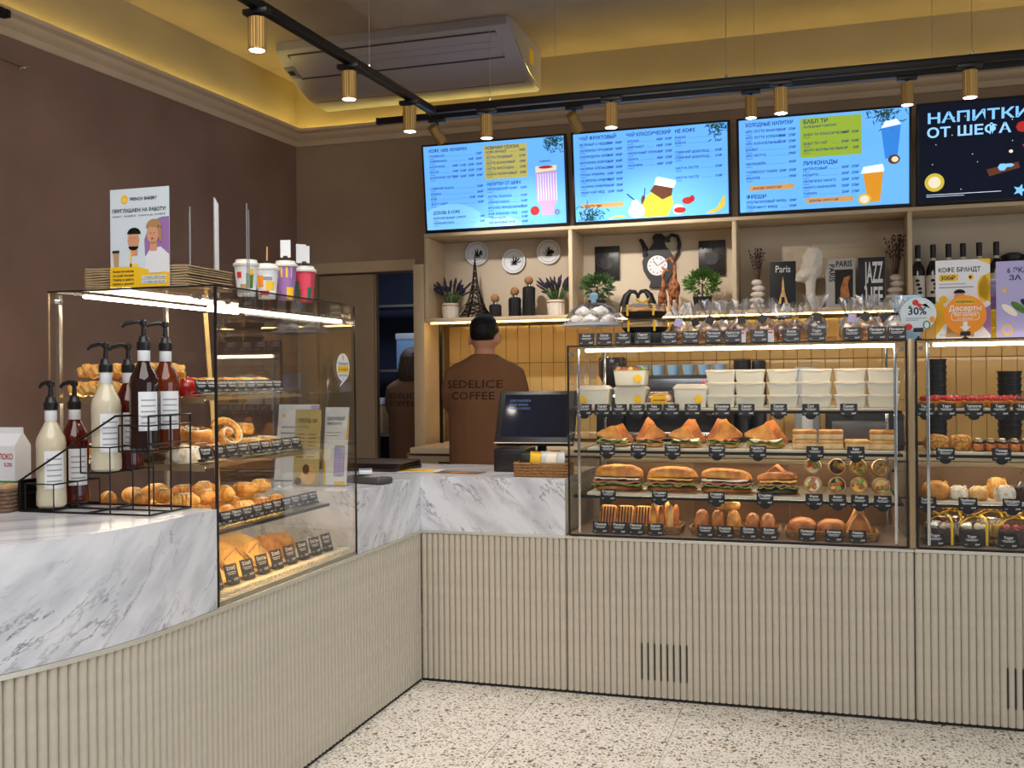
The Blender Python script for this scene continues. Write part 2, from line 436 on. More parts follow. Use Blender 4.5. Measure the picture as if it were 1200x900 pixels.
struct('wall_back_upper', MB().box(-3.7, 3.2, YB, YB + .12, 3.0, 3.41), 'upper_wall_paint', 'back wall band above the cornice lit by the golden cove light', 'wall')
struct('ceiling', MB().box(-4.2, 3.2, -1.5, YB + .12, 3.41, 3.5), 'ceiling_paint', 'beige painted ceiling with a cove around it', 'ceiling')
c0 = atz(445, 33, 3.30)
struct('ceiling_dropped_panel', MB().box(c0.x, 3.2, -1.5, c0.y, 3.30, 3.409), 'ceiling_paint', 'lower ceiling panel over the customer side', 'ceiling')
# cornice with a cove strip behind its lip
PROF = [(0, 2.965), (.012, 2.965), (.02, 2.985), (.02, 3.0), (.045, 3.012), (.06, 3.03), (.062, 3.04), (.09, 3.05), (.095, 3.068), (.082, 3.068), (.078, 3.045), (0, 3.03)]
b = MB(); b.loft([[(-3.6 + 0, YB - d, z) for d, z in PROF], [(3.2, YB - d, z) for d, z in PROF]])
struct('trim_1', b, 'cornice_paint', 'stepped beige cornice along the back wall', 'cornice')
b = MB(); b.loft([[(WL(y) + d, y, z) for d, z in PROF] for y in (-1.5, YB)])
struct('trim_2', b, 'cornice_paint', 'stepped beige cornice along the brown plaster wall', 'cornice')
st = tag(obj('cove_light', MB().box(-3.45, 3.0, YB - .030, YB - .012, 3.036, 3.044), 'led_cove'), 'golden LED strip hidden behind the back wall cornice', 'light')
b = MB(); b.prism([(WL(1) + .012, 1), (WL(YB) + .012, YB - .035), (WL(YB) + .030, YB - .035), (WL(1) + .030, 1)], 3.036, 3.044, 'xy')
tag(obj('cove_light', b, 'led_cove'), 'golden LED strip hidden behind the cornice of the brown wall', 'light')
# hook with a wire on the brown wall, short black track end over the cornice
p = atx(22, 80, WL(3.9)); p = Vector((WL(p.y), p.y, p.z))
b = MB(); b.tube([p + Vector((.03 + .016 * math.cos(a), .016 * math.sin(a) * 2, .016 * math.sin(a))) for a in [2 * PI * i / 10 for i in range(11)]], .003, 5)
h = thing('wall_hook', 'small ring hook with a thin wire high on the brown wall', 'hook')
obj('ring', b, 'chrome', h); obj('stud', MB().tube([p, p + Vector((.03, 0, 0))], .006, 6), 'chrome', h)
obj('wire', MB().tube([p + Vector((.03, 0, 0)), Vector((WL(3.6) + .02, p.y - .4, p.z + .01))], .0015, 4), 'black_metal', h)
q = atx(8, 8, -3.45)
tr = thing('track_connector', 'short black track piece hung above the brown wall cornice', 'track', (WL(q.y) + .14, q.y, q.z))
obj('housing', rbox(-.02, .02, -.30, .05, -.016, .016, .003), 'black_metal', tr); obj('end_cap', rbox(-.022, .022, .05, .075, -.02, .016, .003), 'black_plastic', tr)
obj('bracket', rbox(-.15, -.018, -.02, .0, -.006, .006, .002), 'black_metal', tr)

# ---- doorway, sliding leaf, room beyond
d1 = thing('door_1', 'taupe sliding door half covering the doorway to the back room', 'door'); d1['kind'] = 'structure'
obj('door_leaf', rbox(-3.345, -2.925, YB + .03, YB + .07, .005, 2.06, .004), 'door_taupe', d1)
obj('edge_strip', rbox(-2.925, -2.908, YB + .025, YB + .075, .005, 2.06, .003), 'alu_beige', d1)
b = rbox(-3.4, -2.60, YB - .012, YB - .001, 2.07, 2.145, .003)
struct('trim_3', b, 'shelf_beige', 'beige lintel strip over the doorway', 'trim')
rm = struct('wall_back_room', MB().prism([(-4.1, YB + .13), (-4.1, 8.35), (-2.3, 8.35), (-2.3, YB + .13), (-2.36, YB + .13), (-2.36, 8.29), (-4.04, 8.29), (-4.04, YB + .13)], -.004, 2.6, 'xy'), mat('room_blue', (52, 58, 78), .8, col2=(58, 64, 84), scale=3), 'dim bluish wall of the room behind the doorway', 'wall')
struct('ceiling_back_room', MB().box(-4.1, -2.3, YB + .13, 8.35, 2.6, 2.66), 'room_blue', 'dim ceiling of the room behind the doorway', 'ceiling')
area('back_room_fill', (-3.1, 7.0, 2.55), (0, 0, 0), .6, .9, 11.0, (.66, .76, 1.0))  # unseen fill added to brighten the dark back room
rk = thing('storage_rack', 'grey storage rack with shelves in the dim back room', 'rack', (-3.5, 8.0, 0))
for x in (-.5, .5):
    for y in (-.18, .18): obj('post', MB().box(x - .015, x + .015, y - .015, y + .015, 0, 2.1), 'alu', rk)
for z in (.3, .85, 1.4, 1.95): obj('shelf_board', MB().box(-.5, .5, -.18, .18, z, z + .02), 'alu', rk)
rk2 = thing('storage_rack', 'pale storage rack beside the doorway in the back room', 'rack', (-2.72, 7.95, 0))
for x in (-.26, .26):
    for y in (-.18, .18): obj('post', MB().box(x - .015, x + .015, y - .015, y + .015, 0, 2.1), 'alu', rk2)
for z in (.3, .85, 1.55, 1.95): obj('shelf_board', MB().box(-.26, .26, -.18, .18, z, z + .02), 'alu', rk2)
for i, (x, z, ww, hh, c, lb) in enumerate(((-3.25, .872, .3, .34, 'lilac', 'pale lilac box on the middle shelf of the grey storage rack'), (-3.72, .872, .28, .3, 'kraft', 'brown carton on the middle shelf of the grey storage rack'),
        (-3.3, 1.422, .3, .3, 'sky_blue', 'light blue bin on the upper shelf of the grey storage rack'), (-2.82, .872, .22, .3, 'carton_white', 'white box on the pale storage rack beside the doorway'),
        (-2.6, 1.572, .2, .26, 'sky_blue', 'blue crate high on the pale storage rack'), (-2.85, 1.572, .2, .2, 'paper_white', 'white tub high on the pale storage rack'))):
    t = thing('storage_box', lb, 'box', (x, 7.98, z))
    obj('carton', rbox(-ww / 2, ww / 2, -.14, .14, 0, hh, .008), c, t); obj('lid', rbox(-ww / 2 - .006, ww / 2 + .006, -.146, .146, hh - .05, hh + .004, .006), 'paper_white', t)

# ================================================================== fluted counters
XL, YF = -1.705, 4.121          # customer faces
PZ0, PZ1 = .012, .652
W = .0265
def slat_mesh():
    prof = [(-W * .495, .004), (-W * .47, -.003), (-W * .36, -.0085), (-W * .17, -.0115), (W * .17, -.0115), (W * .36, -.0085), (W * .47, -.003), (W * .495, .004)]
    b = MB(); b.loft([[(x, y, z) for x, y in prof] for z in (PZ0, PZ1)]); return b.mesh('slat', 60)
SLAT = slat_mesh()
def run_slats(parent, x0, x1):
    n = round((x1 - x0) / W); k = (x1 - x0) / n
    for i in range(n):
        obj('slat', SLAT, 'slat_paint', parent, (x0 + (i + .5) * k, YF + .006, 0), scale=(k / W, 1, 1))
def base_unit(x0, x1, label):
    t = thing('fluted_counter', label, 'counter', (0, 0, 0), group='fluted counter units facing the customers')
    obj('body', MB().box(x0 + .002, x1 - .002, YF + .008, 4.68, 0, .655), 'slat_paint', t)
    obj('toe_kick', MB().box(x0 + .002, x1 - .002, YF - .002, YF + .008, 0, .011), 'toe_black', t)
    obj('top_trim', rbox(x0 + .001, x1 - .001, YF - .008, YF + .03, .653, .665, .002), 'trim_silver', t)
    run_slats(t, x0 + .003, x1 - .003)
    return t
base_unit(XL, -1.04, 'fluted beige counter unit under the cash register, beside the inner corner')
b1 = base_unit(-1.04, .337, 'long fluted beige counter unit under the sandwich display case')
b2 = base_unit(.337, 1.75, 'fluted beige counter unit under the cake display case')
slot_me = rbox(-.0016, .0016, -.012, .004, 0, .152, .001, 1).mesh('vent_slot')
for par, xs in ((b1, [-.727 + .0265 * i for i in range(8)]), (b2, [.656 + .0265 * i for i in range(8)])):
    n0 = par
    for x in xs:
        k = round((x + 1.04 - .003) / W) * W - 1.04 + .003 if par is b1 else round((x - .337 - .003) / W) * W + .34
        obj('vent_slot', slot_me, 'toe_black', par, (k, YF + .006, .082))
# run along the pastry side, straight and then bending away towards the staff side
Y0A, RA = 2.35, 1.30
ARC_END = 72
def left_path(s):
    """s metres from the inner corner towards the viewer -> (point, angle)"""
    if s <= YF - Y0A: return Vector((XL, YF - s, 0)), 0.0
    a = (s - (YF - Y0A)) / RA
    return Vector((XL - RA * (1 - math.cos(a)), Y0A - RA * math.sin(a), 0)), a
S_END = (YF - Y0A) + RA * R(ARC_END)
t = thing('curved_counter', 'fluted beige counter under the pastry case, curving round at the marble end', 'counter')
def outline(inset, n=26):
    pts = []
    for i in range(n + 1):
        p, a = left_path((YF - Y0A) + RA * R(ARC_END) * i / n); pts.append((p.x - inset * math.cos(a), p.y + inset * math.sin(a)))
    return pts
XBK = -2.32
XNK = -2.6
poly = [(XBK, YF - .01), (XL - .008, YF - .01)] + outline(.008) + [(XNK, outline(.008)[-1][1]), (XNK, 2.552), (XBK, 2.552)]
obj('body', MB().prism(poly, 0, .655, 'xy'), 'slat_paint', t)
obj('toe_kick', MB().loft([[(x, y, 0) for x, y in [(XL + .001, YF - .01)] + outline(-.001)] + [(x, y, 0) for x, y in reversed([(XL - .006, YF - .01)] + outline(.006))],
                           [(x, y, .011) for x, y in [(XL + .001, YF - .01)] + outline(-.001)] + [(x, y, .011) for x, y in reversed([(XL - .006, YF - .01)] + outline(.006))]]), 'toe_black', t)
obj('top_trim', MB().loft([[(x, y, z) for x, y in [(XL + .009, YF - .009)] + outline(-.009)] + [(x, y, z) for x, y in reversed([(XL - .03, YF - .009)] + outline(.03))] for z in (.653, .665)]), 'trim_silver', t)
n = int(S_END / W)
for i in range(n):
    p, a = left_path((i + .5) * W + .004)
    obj('slat', SLAT, 'slat_paint', t, (p.x - .006 * math.cos(a), p.y + .006 * math.sin(a), 0), (0, 0, R(90) - a))

# marble worktops
HI, LO = .959, .905
t = thing('raised_worktop', 'raised curved marble worktop carrying the syrup rack', 'worktop')
o1 = outline(-.004)
edge = [(XL + .004, 2.552)] + o1
obj('front_panel', MB().loft([[(x, y, z) for x, y in edge] + [(x, y, z) for x, y in reversed([(XL - .02, 2.552)] + outline(.02))] for z in (.666, HI - .0005)]), 'marble', t)
obj('top_slab', MB().prism([(XNK, 2.552)] + [(XL - .0205, 2.552)] + outline(.0205) + [(XNK, o1[-1][1])], HI - .03, HI, 'xy'), 'marble', t)
obj('core', MB().prism([(XNK + .01, 2.55)] + [(XL - .021, 2.55)] + outline(.021) + [(XNK + .01, o1[-1][1] + .01)], .667, HI - .031, 'xy'), 'slat_paint', t)
t = thing('marble_worktop', 'L-shaped marble worktop in the inner corner by the register', 'worktop')
obj('front_panel', MB().box(XL - .02, -1.042, YF - .004, YF + .016, .666, LO - .0005), 'marble', t)
obj('corner_panel', MB().box(XL - .02, XL + .004, 3.492, YF - .0045, .666, LO - .0005), 'marble', t)
obj('end_panel', MB().box(XBK, XL - .0205, 3.492, 3.512, .666, LO - .0005), 'marble', t)
obj('top_slab', MB().prism([(XBK, 3.5125), (XL - .0205, 3.5125), (XL - .0205, YF + .0165), (-1.042, YF + .0165), (-1.042, 4.74), (XBK, 4.74)], LO - .03, LO, 'xy'), 'marble', t)
obj('core', MB().prism([(XBK + .02, 3.513), (XL - .021, 3.513), (XL - .021, YF + .017), (-1.045, YF + .017), (-1.045, 4.70), (XBK + .02, 4.70)], .667, LO - .031, 'xy'), 'slat_paint', t)

# ================================================================== back shelving
t = thing('wall_shelving', 'beige wall shelving with open bays under the menu screens', 'shelving')
YS, YN = 5.9, 6.2
DIV = [-2.385, -1.445, -.472, .474, 1.43]
for x in DIV: obj('divider', rbox(x - .012, x + .012, YS, YB - .001, 1.722, 2.232, .002), 'shelf_beige', t)
obj('shelf_board', rbox(-2.40, 2.2, YS, YB - .001, 1.692, 1.72, .003), 'shelf_beige', t)
obj('top_board', rbox(-2.40, 2.2, YS, YB - .001, 2.234, 2.256, .003), 'shelf_beige', t)
for a, b_ in zip(DIV, DIV[1:]):
    obj('back_panel', MB().box(a + .012, b_ - .012, YN, YN + .02, 1.722, 2.232), 'niche_back', t)
obj('fascia', MB().box(-2.395, 2.2, 5.99, YB - .001, 2.258, 2.79), 'shelf_beige', t)
obj('side_panel', rbox(-2.475, -2.402, 5.9, YB - .001, 0, 2.066, .003), 'shelf_beige', t)
obj('light_strip', rbox(-2.36, 1.6, YS + .004, YS + .018, 1.684, 1.6915, .002), 'led_shelf', t)
# backsplash tiles
TW, TH = .0795, .245
tm = rbox(-TW / 2 + .0012, TW / 2 - .0012, 0, .012, .0015, TH - .0015, .002, 1).mesh('wall_tile')
bs = struct('trim_4', MB().box(-2.40, 1.75, YB - .01, YB - .001, .925, 1.69), 'grout', 'yellow glazed backsplash of tall stacked tiles under the shelf', 'backsplash')
for r in range(3):
    for i in range(50):
        z0 = 1.435 - r * TH
        obj('wall_tile', tm, 'tile_glaze', bs, (-2.36 + i * TW + TW / 2, YB - .021, z0 - (0 if r else 0)))
        if -2.36 + (i + 1.5) * TW > 1.75: break
# work counter against the back wall
t = thing('work_counter', 'pale work counter with drawers along the back wall', 'counter')
obj('countertop', rbox(-2.36, 1.75, 5.55, YB - .0215, .89, .925, .004), mat('worktop_beige', (222, 206, 176), .35), t)
obj('body', MB().box(-2.395, 1.75, 5.585, YB - .03, .08, .889), mat('cabinet_brown', (128, 108, 88), .6), t)
obj('toe_kick', MB().box(-2.395, 1.75, 5.62, YB - .04, 0, .08), 'toe_black', t)
for i in range(7):
    x = -2.38 + i * .59
    d = obj('drawer', rbox(x + .004, x + .584, 5.566, 5.584, .7, .875, .002), 'door_taupe', t); obj('handle', rbox(x + .2, x + .39, 5.553, 5.565, .83, .842, .002), 'black_metal', d)
    d = obj('cabinet_door', rbox(x + .004, x + .584, 5.566, 5.584, .085, .69, .002), 'door_taupe', t); obj('handle', rbox(x + .2, x + .39, 5.553, 5.565, .655, .667, .002), 'black_metal', d)
tag(obj('black_pole', rbox(-2.335, -2.315, 5.98, 6.0, .926, 1.681, .003), 'black_metal'), 'slim black upright pole beside the tall side panel', 'pole')

# ================================================================== glass display cases
def fitting(parent, p, s=1):
    b = MB(); b.cyl((0, 0, 0), .009, -.004, .004, 10); b.box(-.006, .006, -.006, .006, .0, .03)
    return obj('glass_fitting', b, 'chrome', parent, p, (R(90), 0, 0))
GT = .006
# --- pastry case
CX0, CX1, CY0, CY1, CZ0, CZ1 = -2.312, XL, 2.565, 3.487, .668, 1.62
t = PC = thing('display_case', 'tall glass pastry case between the syrup rack and the marble corner', 'display case')
obj('end_pane', MB().box(CX0, CX1 - GT, CY0, CY0 + GT, CZ0, CZ1 - GT), 'pane', t)
obj('front_pane', MB().box(CX1 - GT, CX1, CY0, CY1, CZ0, CZ1 - GT), 'pane', t)
obj('far_pane', MB().box(CX0, CX1 - GT, CY1 - GT, CY1, CZ0 + .25, CZ1 - GT), 'pane', t)
obj('top_pane', MB().box(CX0, CX1, CY0, CY1, CZ1 - GT, CZ1), 'pane', t)
obj('edge_seal', MB().box(CX1 - .008, CX1 + .001, CY0 - .001, CY0 + .004, CZ0, CZ1 - GT), 'edge_dark', t)
obj('edge_seal', MB().box(CX1 - .005, CX1 + .001, CY1 - .003, CY1 + .001, CZ0, CZ1 - GT), 'edge_dark', t)
obj('edge_seal', MB().box(CX0, CX0 + .004, CY0 - .001, CY0 + .004, CZ0 + .3, CZ1 - GT), 'alu_beige', t)
obj('edge_seal', MB().box(CX0, CX1 + .001, CY0 - .0015, CY0 + .003, CZ1 - .004, CZ1 + .001), 'edge_dark', t)
obj('edge_seal', MB().box(CX1 - .003, CX1 + .0015, CY0, CY1, CZ1 - .004, CZ1 + .001), 'edge_dark', t)
obj('bottom_board', MB().box(CX0, CX1 - GT, CY0 + GT, CY1 - GT, CZ0 - .001, CZ0 + .012), mat('case_base', (206, 198, 178), .5), t)
rl = obj('grooved_rail', MB().box(CX1 - .11, CX1 - .012, CY0 + .012, CY1 - .012, CZ0 + .0125, CZ0 + .016), 'case_base', t)
gm = rbox(-.05, .045, -.006, .006, 0, .012, .002, 1).mesh('rail_tooth')
for i in range(36): obj('rail_tooth', gm, 'case_base', rl, (CX1 - .0605, CY0 + .03 + i * .0245, CZ0 + .0165))
PSZ = (.875, 1.083, 1.287)
for k, z in enumerate(PSZ):
    obj('glass_shelf', MB().box(CX0 + .02, CX1 - .055, CY0 + .02, CY1 - .02 - (.1 if k == 0 else .16 + .14 * (k == 2)), z - .008, z), 'shelf_glass', t)
    obj('shelf_edge', MB().box(CX1 - .0545, CX1 - .0525, CY0 + .02, CY1 - .02 - (.1 if k == 0 else .16 + .14 * (k == 2)), z - .010, z + .001), 'edge_dark' if k == 0 else 'alu_beige', t)
    obj('price_rail', MB().box(CX1 - .085, CX1 - .057, CY0 + .03, CY1 - .16 - .1 * k, z + .0005, z + .009), 'clear_plastic', t)
    obj('hidden_shelf_light', MB().box(CX1 - .075, CX1 - .057, CY0 + .04, CY1 - .34, z - .0095, z - .0083), mat('led_gold', (255, 196, 96), .5, emit=SHELF_E * 2.2) if k == 0 else 'led_case', t)  # golden strip for the floor glow; the upper ones are added fill
    obj('hidden_shelf_light', MB().box(CX0 + .06, CX0 + .075, CY0 + .04, CY1 - .34, z - .0095, z - .0083), 'led_case', t)  # second strip per shelf, added only to brighten the pastries
    obj('light_lip', MB().box(CX0 + .02, CX1 - .055, CY0 + .018, CY0 + .0195, z - .018, z + .001), 'alu_beige', t)
for x, z in ((-2.2, 1.603), (-1.75, 1.557)):
    obj('light_tube', MB().tube([(x, CY0 + .03, z), (x, CY1 - .03, z)], .0055, 8), 'led_case', t)
    obj('light_channel', MB().box(x - .01, x + .01, CY0 + .03, CY1 - .03, z + .0065, z + .0085), 'alu', t)
for p in ((CX0 + .05, CY0 - .004, CZ1 - .035), (CX1 - .05, CY0 - .004, CZ1 - .035), (CX1 - .04, CY1 + .004, CZ1 - .04)): fitting(t, p)
for y in (CY0 + .06, CY1 - .06):
    obj('glass_fitting', MB().cyl((0, 0, 0), .009, -.004, .006, 10), 'chrome', t, (CX1, y, CZ1 - .045), (0, R(90), 0))
for k, z in enumerate(PSZ):
    b = MB()
for y in (CY0 + .03, CY1 - .35): obj('corner_post', rbox(CX0, CX0 + .016, y, y + .016, CZ0 + .012, CZ1 - .008, .002), 'alu', t)
obj('leaning_strip', MB().tube([(CX0 + .03, 3.36, CZ1 - .02), (CX0 + .03, 3.46, .69)], .011, 4), mat('wood_light', (226, 188, 116), .5), t)  # slim pale strip leaning at the rear of the case
# speech-bubble sticker on the front pane
bub = [(x, y) for x, y in disc(0, 0, .052, .052, 26, R(-60), R(262))] + [(-.03, -.072)]
s = obj('sticker', MB().prism(bub, 0, .0008, 'xy'), 'paper_white', t, (CX1 + .0002, 3.382, 1.382), (R(90), 0, R(90)))
obj('sticker_band', MB().prism(rect(-.044, -.02, .044, .005), .001, .0012, 'xy'), 'yellow', s)
obj('sticker_drop', MB().prism(disc(0, .036, .007, .011, 12), .001, .0012, 'xy'), 'yellow', s)
text(s, 'Приходите', .011, (0, .009, .0013), 'print_dark', 'C', rot=(0, 0, 0)); text(s, 'за скидкой', .01, (0, -.0125, .0013), 'print_dark', 'C', rot=(0, 0, 0))
text(s, 'после 20:00', .009, (0, -.034, .0013), 'print_dark', 'C', rot=(0, 0, 0)); text(s, '?', .012, (0, -.05, .0013), 'print_dark', 'C', rot=(0, 0, 0))

# --- the two counter cases
RZ0, RZ1 = .668, 1.47
RSZ = (.834, 1.024, 1.192)
RFY = (4.16, 4.17, 4.20)
YBK = 4.70
def counter_case(x0, x1, label):
    t = thing('display_case', label, 'display case')
    obj('front_pane', MB().box(x0, x1, YF, YF + GT, RZ0, RZ1 - GT), 'pane', t)
    for x in (x0, x1 - GT): obj('side_pane', MB().box(x, x + GT, YF + GT, YBK, RZ0, RZ1 - GT), 'pane', t)
    obj('top_pane', MB().box(x0, x1, YF, YBK, RZ1 - GT, RZ1), 'pane', t)
    for x in (x0, x1 - .008): obj('edge_seal', MB().box(x, x + .008, YF - .001, YF + .004, RZ0, RZ1 - GT), 'edge_dark', t)
    obj('edge_seal', MB().box(x0, x1, YF - .0015, YF + .004, RZ1 - .005, RZ1 + .001), 'edge_dark', t)
    obj('edge_seal', MB().box(x0, x1, YF - .0015, YF + .003, RZ0, RZ0 + .006), 'edge_dark', t)
    obj('bottom_board', MB().box(x0 + GT, x1 - GT, YF + .008, YBK, RZ0 - .001, RZ0 + .008), mat('case_floor', (150, 128, 112), .3), t)
    for z, y in zip(RSZ, RFY):
        obj('glass_shelf', MB().box(x0 + .015, x1 - .015, y, YBK - .06, z - .008, z), 'shelf_glass', t)
        obj('shelf_edge', MB().box(x0 + .015, x1 - .015, y - .003, y - .0005, z - .010, z + .002), 'edge_dark', t)
        obj('tray', rbox(x0 + .07, x1 - .04, y + .012, YBK - .09, z + .0005, z + .012, .002), mat('tray_cream', (216, 206, 186), .45), t)
        obj('hidden_shelf_light', MB().box(x0 + .09, x1 - .07, y + .10, y + .112, z - .0115, z - .0085), 'led_case', t)  # strip added out of sight under the tray to light the goods
    obj('light_tube', MB().tube([(x0 + .07, YF + .05, RZ1 - .02), (x1 - .05, YF + .05, RZ1 - .02)], .0065, 8), 'led_case', t)
    obj('light_channel', MB().box(x0 + .02, x1 - .02, YF + .035, YF + .065, RZ1 - .0125, RZ1 - .0095), 'alu', t)
    for x in (x0 + .04, x1 - .05):
        for y in (YF + .009, YBK - .03): obj('post', rbox(x, x + .012, y, y + .012, RZ0 + .008, RZ1 - .013, .002), 'chrome', t)
    obj('rear_rail', rbox(x0 + .02, x1 - .02, YBK - .012, YBK, .935, .955, .002), 'shelf_beige', t)
    n = 3
    for i in range(n):
        a = x0 + .02 + (x1 - x0 - .04) * i / n; e = x0 + .02 + (x1 - x0 - .04) * (i + 1) / n
        o = obj('sliding_door', rbox(a, e - .004, YBK - .011 + .004 * (i % 2), YBK - .004 + .004 * (i % 2), RZ0 + .009, .934, .001), mat('rear_door', (176, 136, 100), .5, col2=(160, 120, 88), scale=5), t)
    for x in (x0 + .02, x1 - .02): fitting(t, (x, YF - .003, RZ1 - .035))
    return t
RX0, RX1, RX2, RX3 = -1.028, .318, .345, 1.72
counter_case(RX0, RX1, 'glass display case of sandwiches and wraps beside the cash register')
counter_case(RX2, RX3, 'glass display case of cakes and pastries past the sandwich case')
tag(obj('case_mullion', rbox(RX1 + .003, RX2 - .003, YF - .004, YF + .03, RZ0, RZ1 + .002, .002), 'alu_beige'), 'upright metal profile joining the two glass counter cases', 'profile')
# ================================================================== tracks and spots
def track(name, a, b, label, drops):
    a, b = Vector(a), Vector(b); L = (b - a).length
    ang = math.atan2(b.y - a.y, b.x - a.x)
    t = thing(name, label, 'track', a, ang)
    obj('rail', rbox(0, L, -.017, .017, -.016, .016, .003), 'black_metal', t)
    for e in (0, L): obj('end_cap', rbox(e - .006, e + .006, -.019, .019, -.018, .018, .003), 'black_plastic', t)
    for d in drops:
        obj('suspension_wire', MB().tube([(d, 0, .016), (d, 0, 3.29 - a.z)], .0012, 4), 'alu', t)
        obj('wire_clamp', MB().cyl((d, 0, 0), .006, .015, .03, 8), 'chrome', t)
    return t
ZB, ZC = 2.575, 2.742
TA0 = Vector((-1.80, 1.55, 2.56)); TA1 = Vector((-1.684, 4.25, 2.56))
track('light_track', TA0, TA1, 'black light track running from the front to the crossing track', (.5, 1.35, 2.1))
track('light_track', (-1.72, 4.3, ZB), (2.2, 4.3, ZB), 'long black light track in front of the menu screens', (.3, 1.35, 2.3, 2.9))
track('light_track', (-2.295, 5.0, ZC), (2.2, 5.0, ZC), 'rear black light track close above the menu screens', (.15, 1.0, 2.0, 2.8, 3.4))
def ribbed():
    b = MB(); n = 40
    for_r = lambda r: [(r * (1 if j % 2 else .93) * math.cos(2 * PI * j / n), r * (1 if j % 2 else .93) * math.sin(2 * PI * j / n)) for j in range(n)]
    b.loft([[(x, y, z) for x, y in for_r(.0285)] for z in (0, .104)])
    return b
def spot_lamp(p, label, tilt=None, watts=1.0, smooth=False):
    """p: point on the underside of the track"""
    t = thing('track_spotlight', label, 'spotlight', p, group='brass spotlights on the black tracks')
    obj('adapter', rbox(-.045, .045, -.016, .016, -.018, 0, .003), 'black_plastic', t)
    if tilt is None:
        obj('stem', MB().cyl((0, 0, 0), .008, -.03, -.018, 8), 'black_metal', t)
        h = obj('lamp_body', cached('lamp_body|r', ribbed, 25) if not smooth else cached('lamp_body|s', lambda: MB().lathe([(.02, .104), (.027, .1), (.0275, 0)], 24)), 'brass_ribbed', t, (0, 0, -.134))
        mtx = None
    else:
        obj('stem', MB().tube([(0, 0, -.018), (.0, .0, -.05)], .009, 8), 'black_plastic', t)
        h = obj('lamp_body', cached('lamp_body|s', lambda: MB().lathe([(.02, .104), (.027, .1), (.0275, 0)], 24)), 'brass', t, (tilt[0] * .05, tilt[1] * .05, -.115), tilt[2])
    obj('bezel', cached('bezel|b', lambda: MB().lathe([(.0255, -.001), (.0295, -.001), (.0295, .005), (.0255, .005)], 24, cap=False)), 'brass', h)
    obj('lens', cached('lens|b', lambda: MB().cyl((0, 0, 0), .025, -.0005, .003, 20)), 'lamp_lens', h)
    l = bpy.data.lights.new('spot_light', 'SPOT'); l.energy = LAMP_W * watts; l.color = LAMP_COL; l.spot_size = R(82); l.spot_blend = .8; l.shadow_soft_size = .025
    lo = bpy.data.objects.new('spot_light', l); COL.objects.link(lo); lo.parent = h; lo.location = (0, 0, -.008)
    return t
for i, (x, y) in enumerate(((-1.743, 2.867), (-1.717, 3.479), (-1.694, 4.017))):
    spot_lamp((x, y, 2.56 - .016), ['ribbed brass spotlight over the syrup rack', 'ribbed brass spotlight in front of the air conditioner', 'ribbed brass spotlight next to the track crossing'][i])
for i, x in enumerate((570, 716, 915, 1137)):
    p = aty(x, 120, 4.3)
    spot_lamp((p.x, 4.3, ZB - .016), 'ribbed brass spotlight on the front track, %s from the track crossing' % ORD[i])
for x, s in ((880, 'third'), (1063, 'fourth')):
    p = aty(x, 110, 5.0)
    spot_lamp((p.x, 5.0, ZC - .016), 'slim brass spotlight pointing straight down on the rear track, %s along it' % s, smooth=False, watts=.6)
for x, s in ((512, 'first'), (673, 'second')):
    p = aty(x, 140, 5.0)
    spot_lamp((p.x, 5.0, ZC - .016), 'tilted brass spotlight on the rear track aimed at the shelves, %s along it' % s, tilt=(.35, .5, (R(50), 0, R(-20))), watts=2.4)

# ================================================================== air conditioner
t = thing('air_conditioner', 'white air conditioner hung under the ceiling in the corner', 'air conditioner')
ax0, ax1 = -3.19, -1.68
pr = [(5.45, 3.409), (5.45, 3.36), (5.48, 3.325), (5.56, 3.275), (5.70, 3.215), (5.86, 3.165), (6.02, 3.148), (6.10, 3.148), (6.13, 3.17), (6.13, 3.409)]
def _cr(p, n=5):
    o = []
    for i in range(len(p) - 1):
        a, b, c, d = p[max(i - 1, 0)], p[i], p[i + 1], p[min(i + 2, len(p) - 1)]
        for j in range(n):
            t_ = j / n; o.append(tuple(.5 * (2 * b[k] + (c[k] - a[k]) * t_ + (2 * a[k] - 5 * b[k] + 4 * c[k] - d[k]) * t_ ** 2 + (3 * b[k] - a[k] - 3 * c[k] + d[k]) * t_ ** 3) for k in (0, 1)))
    return o + [p[-1]]
pfull = pr[:1] + _cr(pr[1:8]) + pr[8:]
def acring(x, k=0.):
    cy, cz = 5.85, 3.40
    return [(x, y + (cy - y) * k, z + (cz - z) * k) for y, z in pfull]
obj('casing', MB().loft([acring(ax0, .035), acring(ax0 + .018), acring(ax1 - .018), acring(ax1, .035)]), 'ac_white', t)
def on_prof(u):   # u 0..1 over the underside
    seg = _cr(pr[1:8]); L = [math.dist(a, b) for a, b in zip(seg, seg[1:])]; T = sum(L); d = u * T
    for (a, b), l in zip(zip(seg, seg[1:]), L):
        if d <= l: k = d / l; return (a[0] + (b[0] - a[0]) * k, a[1] + (b[1] - a[1]) * k)
        d -= l
    return seg[-1]
def line_on(x0, x1, u0, u1, w=.003):
    p0, p1 = on_prof(u0), on_prof(u1)
    return [(x0, p0[0] - .002, p0[1] - .002), (x1, p1[0] - .002, p1[1] - .002)]
mat('ac_grey', (140, 132, 132), .4)
gr = obj('intake_grille', MB().tube([(ax0 + .08, *on_prof(.05)), (ax1 - .09, *on_prof(.05)), (ax1 - .09, *on_prof(.33)), (ax0 + .08, *on_prof(.33)), (ax0 + .08, *on_prof(.05))], .0065, 4), 'ac_line', t)
for u in (.14, .21): obj('grille_line', MB().tube([(ax0 + .5, *on_prof(u)), (ax1 - .12, *on_prof(u))], .0018, 4), 'ac_grey', gr)
obj('outlet_line', MB().tube([(ax0 + .04, *on_prof(.72)), (ax1 - .04, *on_prof(.72))], .0018, 4), 'ac_line', t)
p0 = on_prof(.24)
b = rbox(-.034, .034, -.05, .05, -.004, .004, .002)
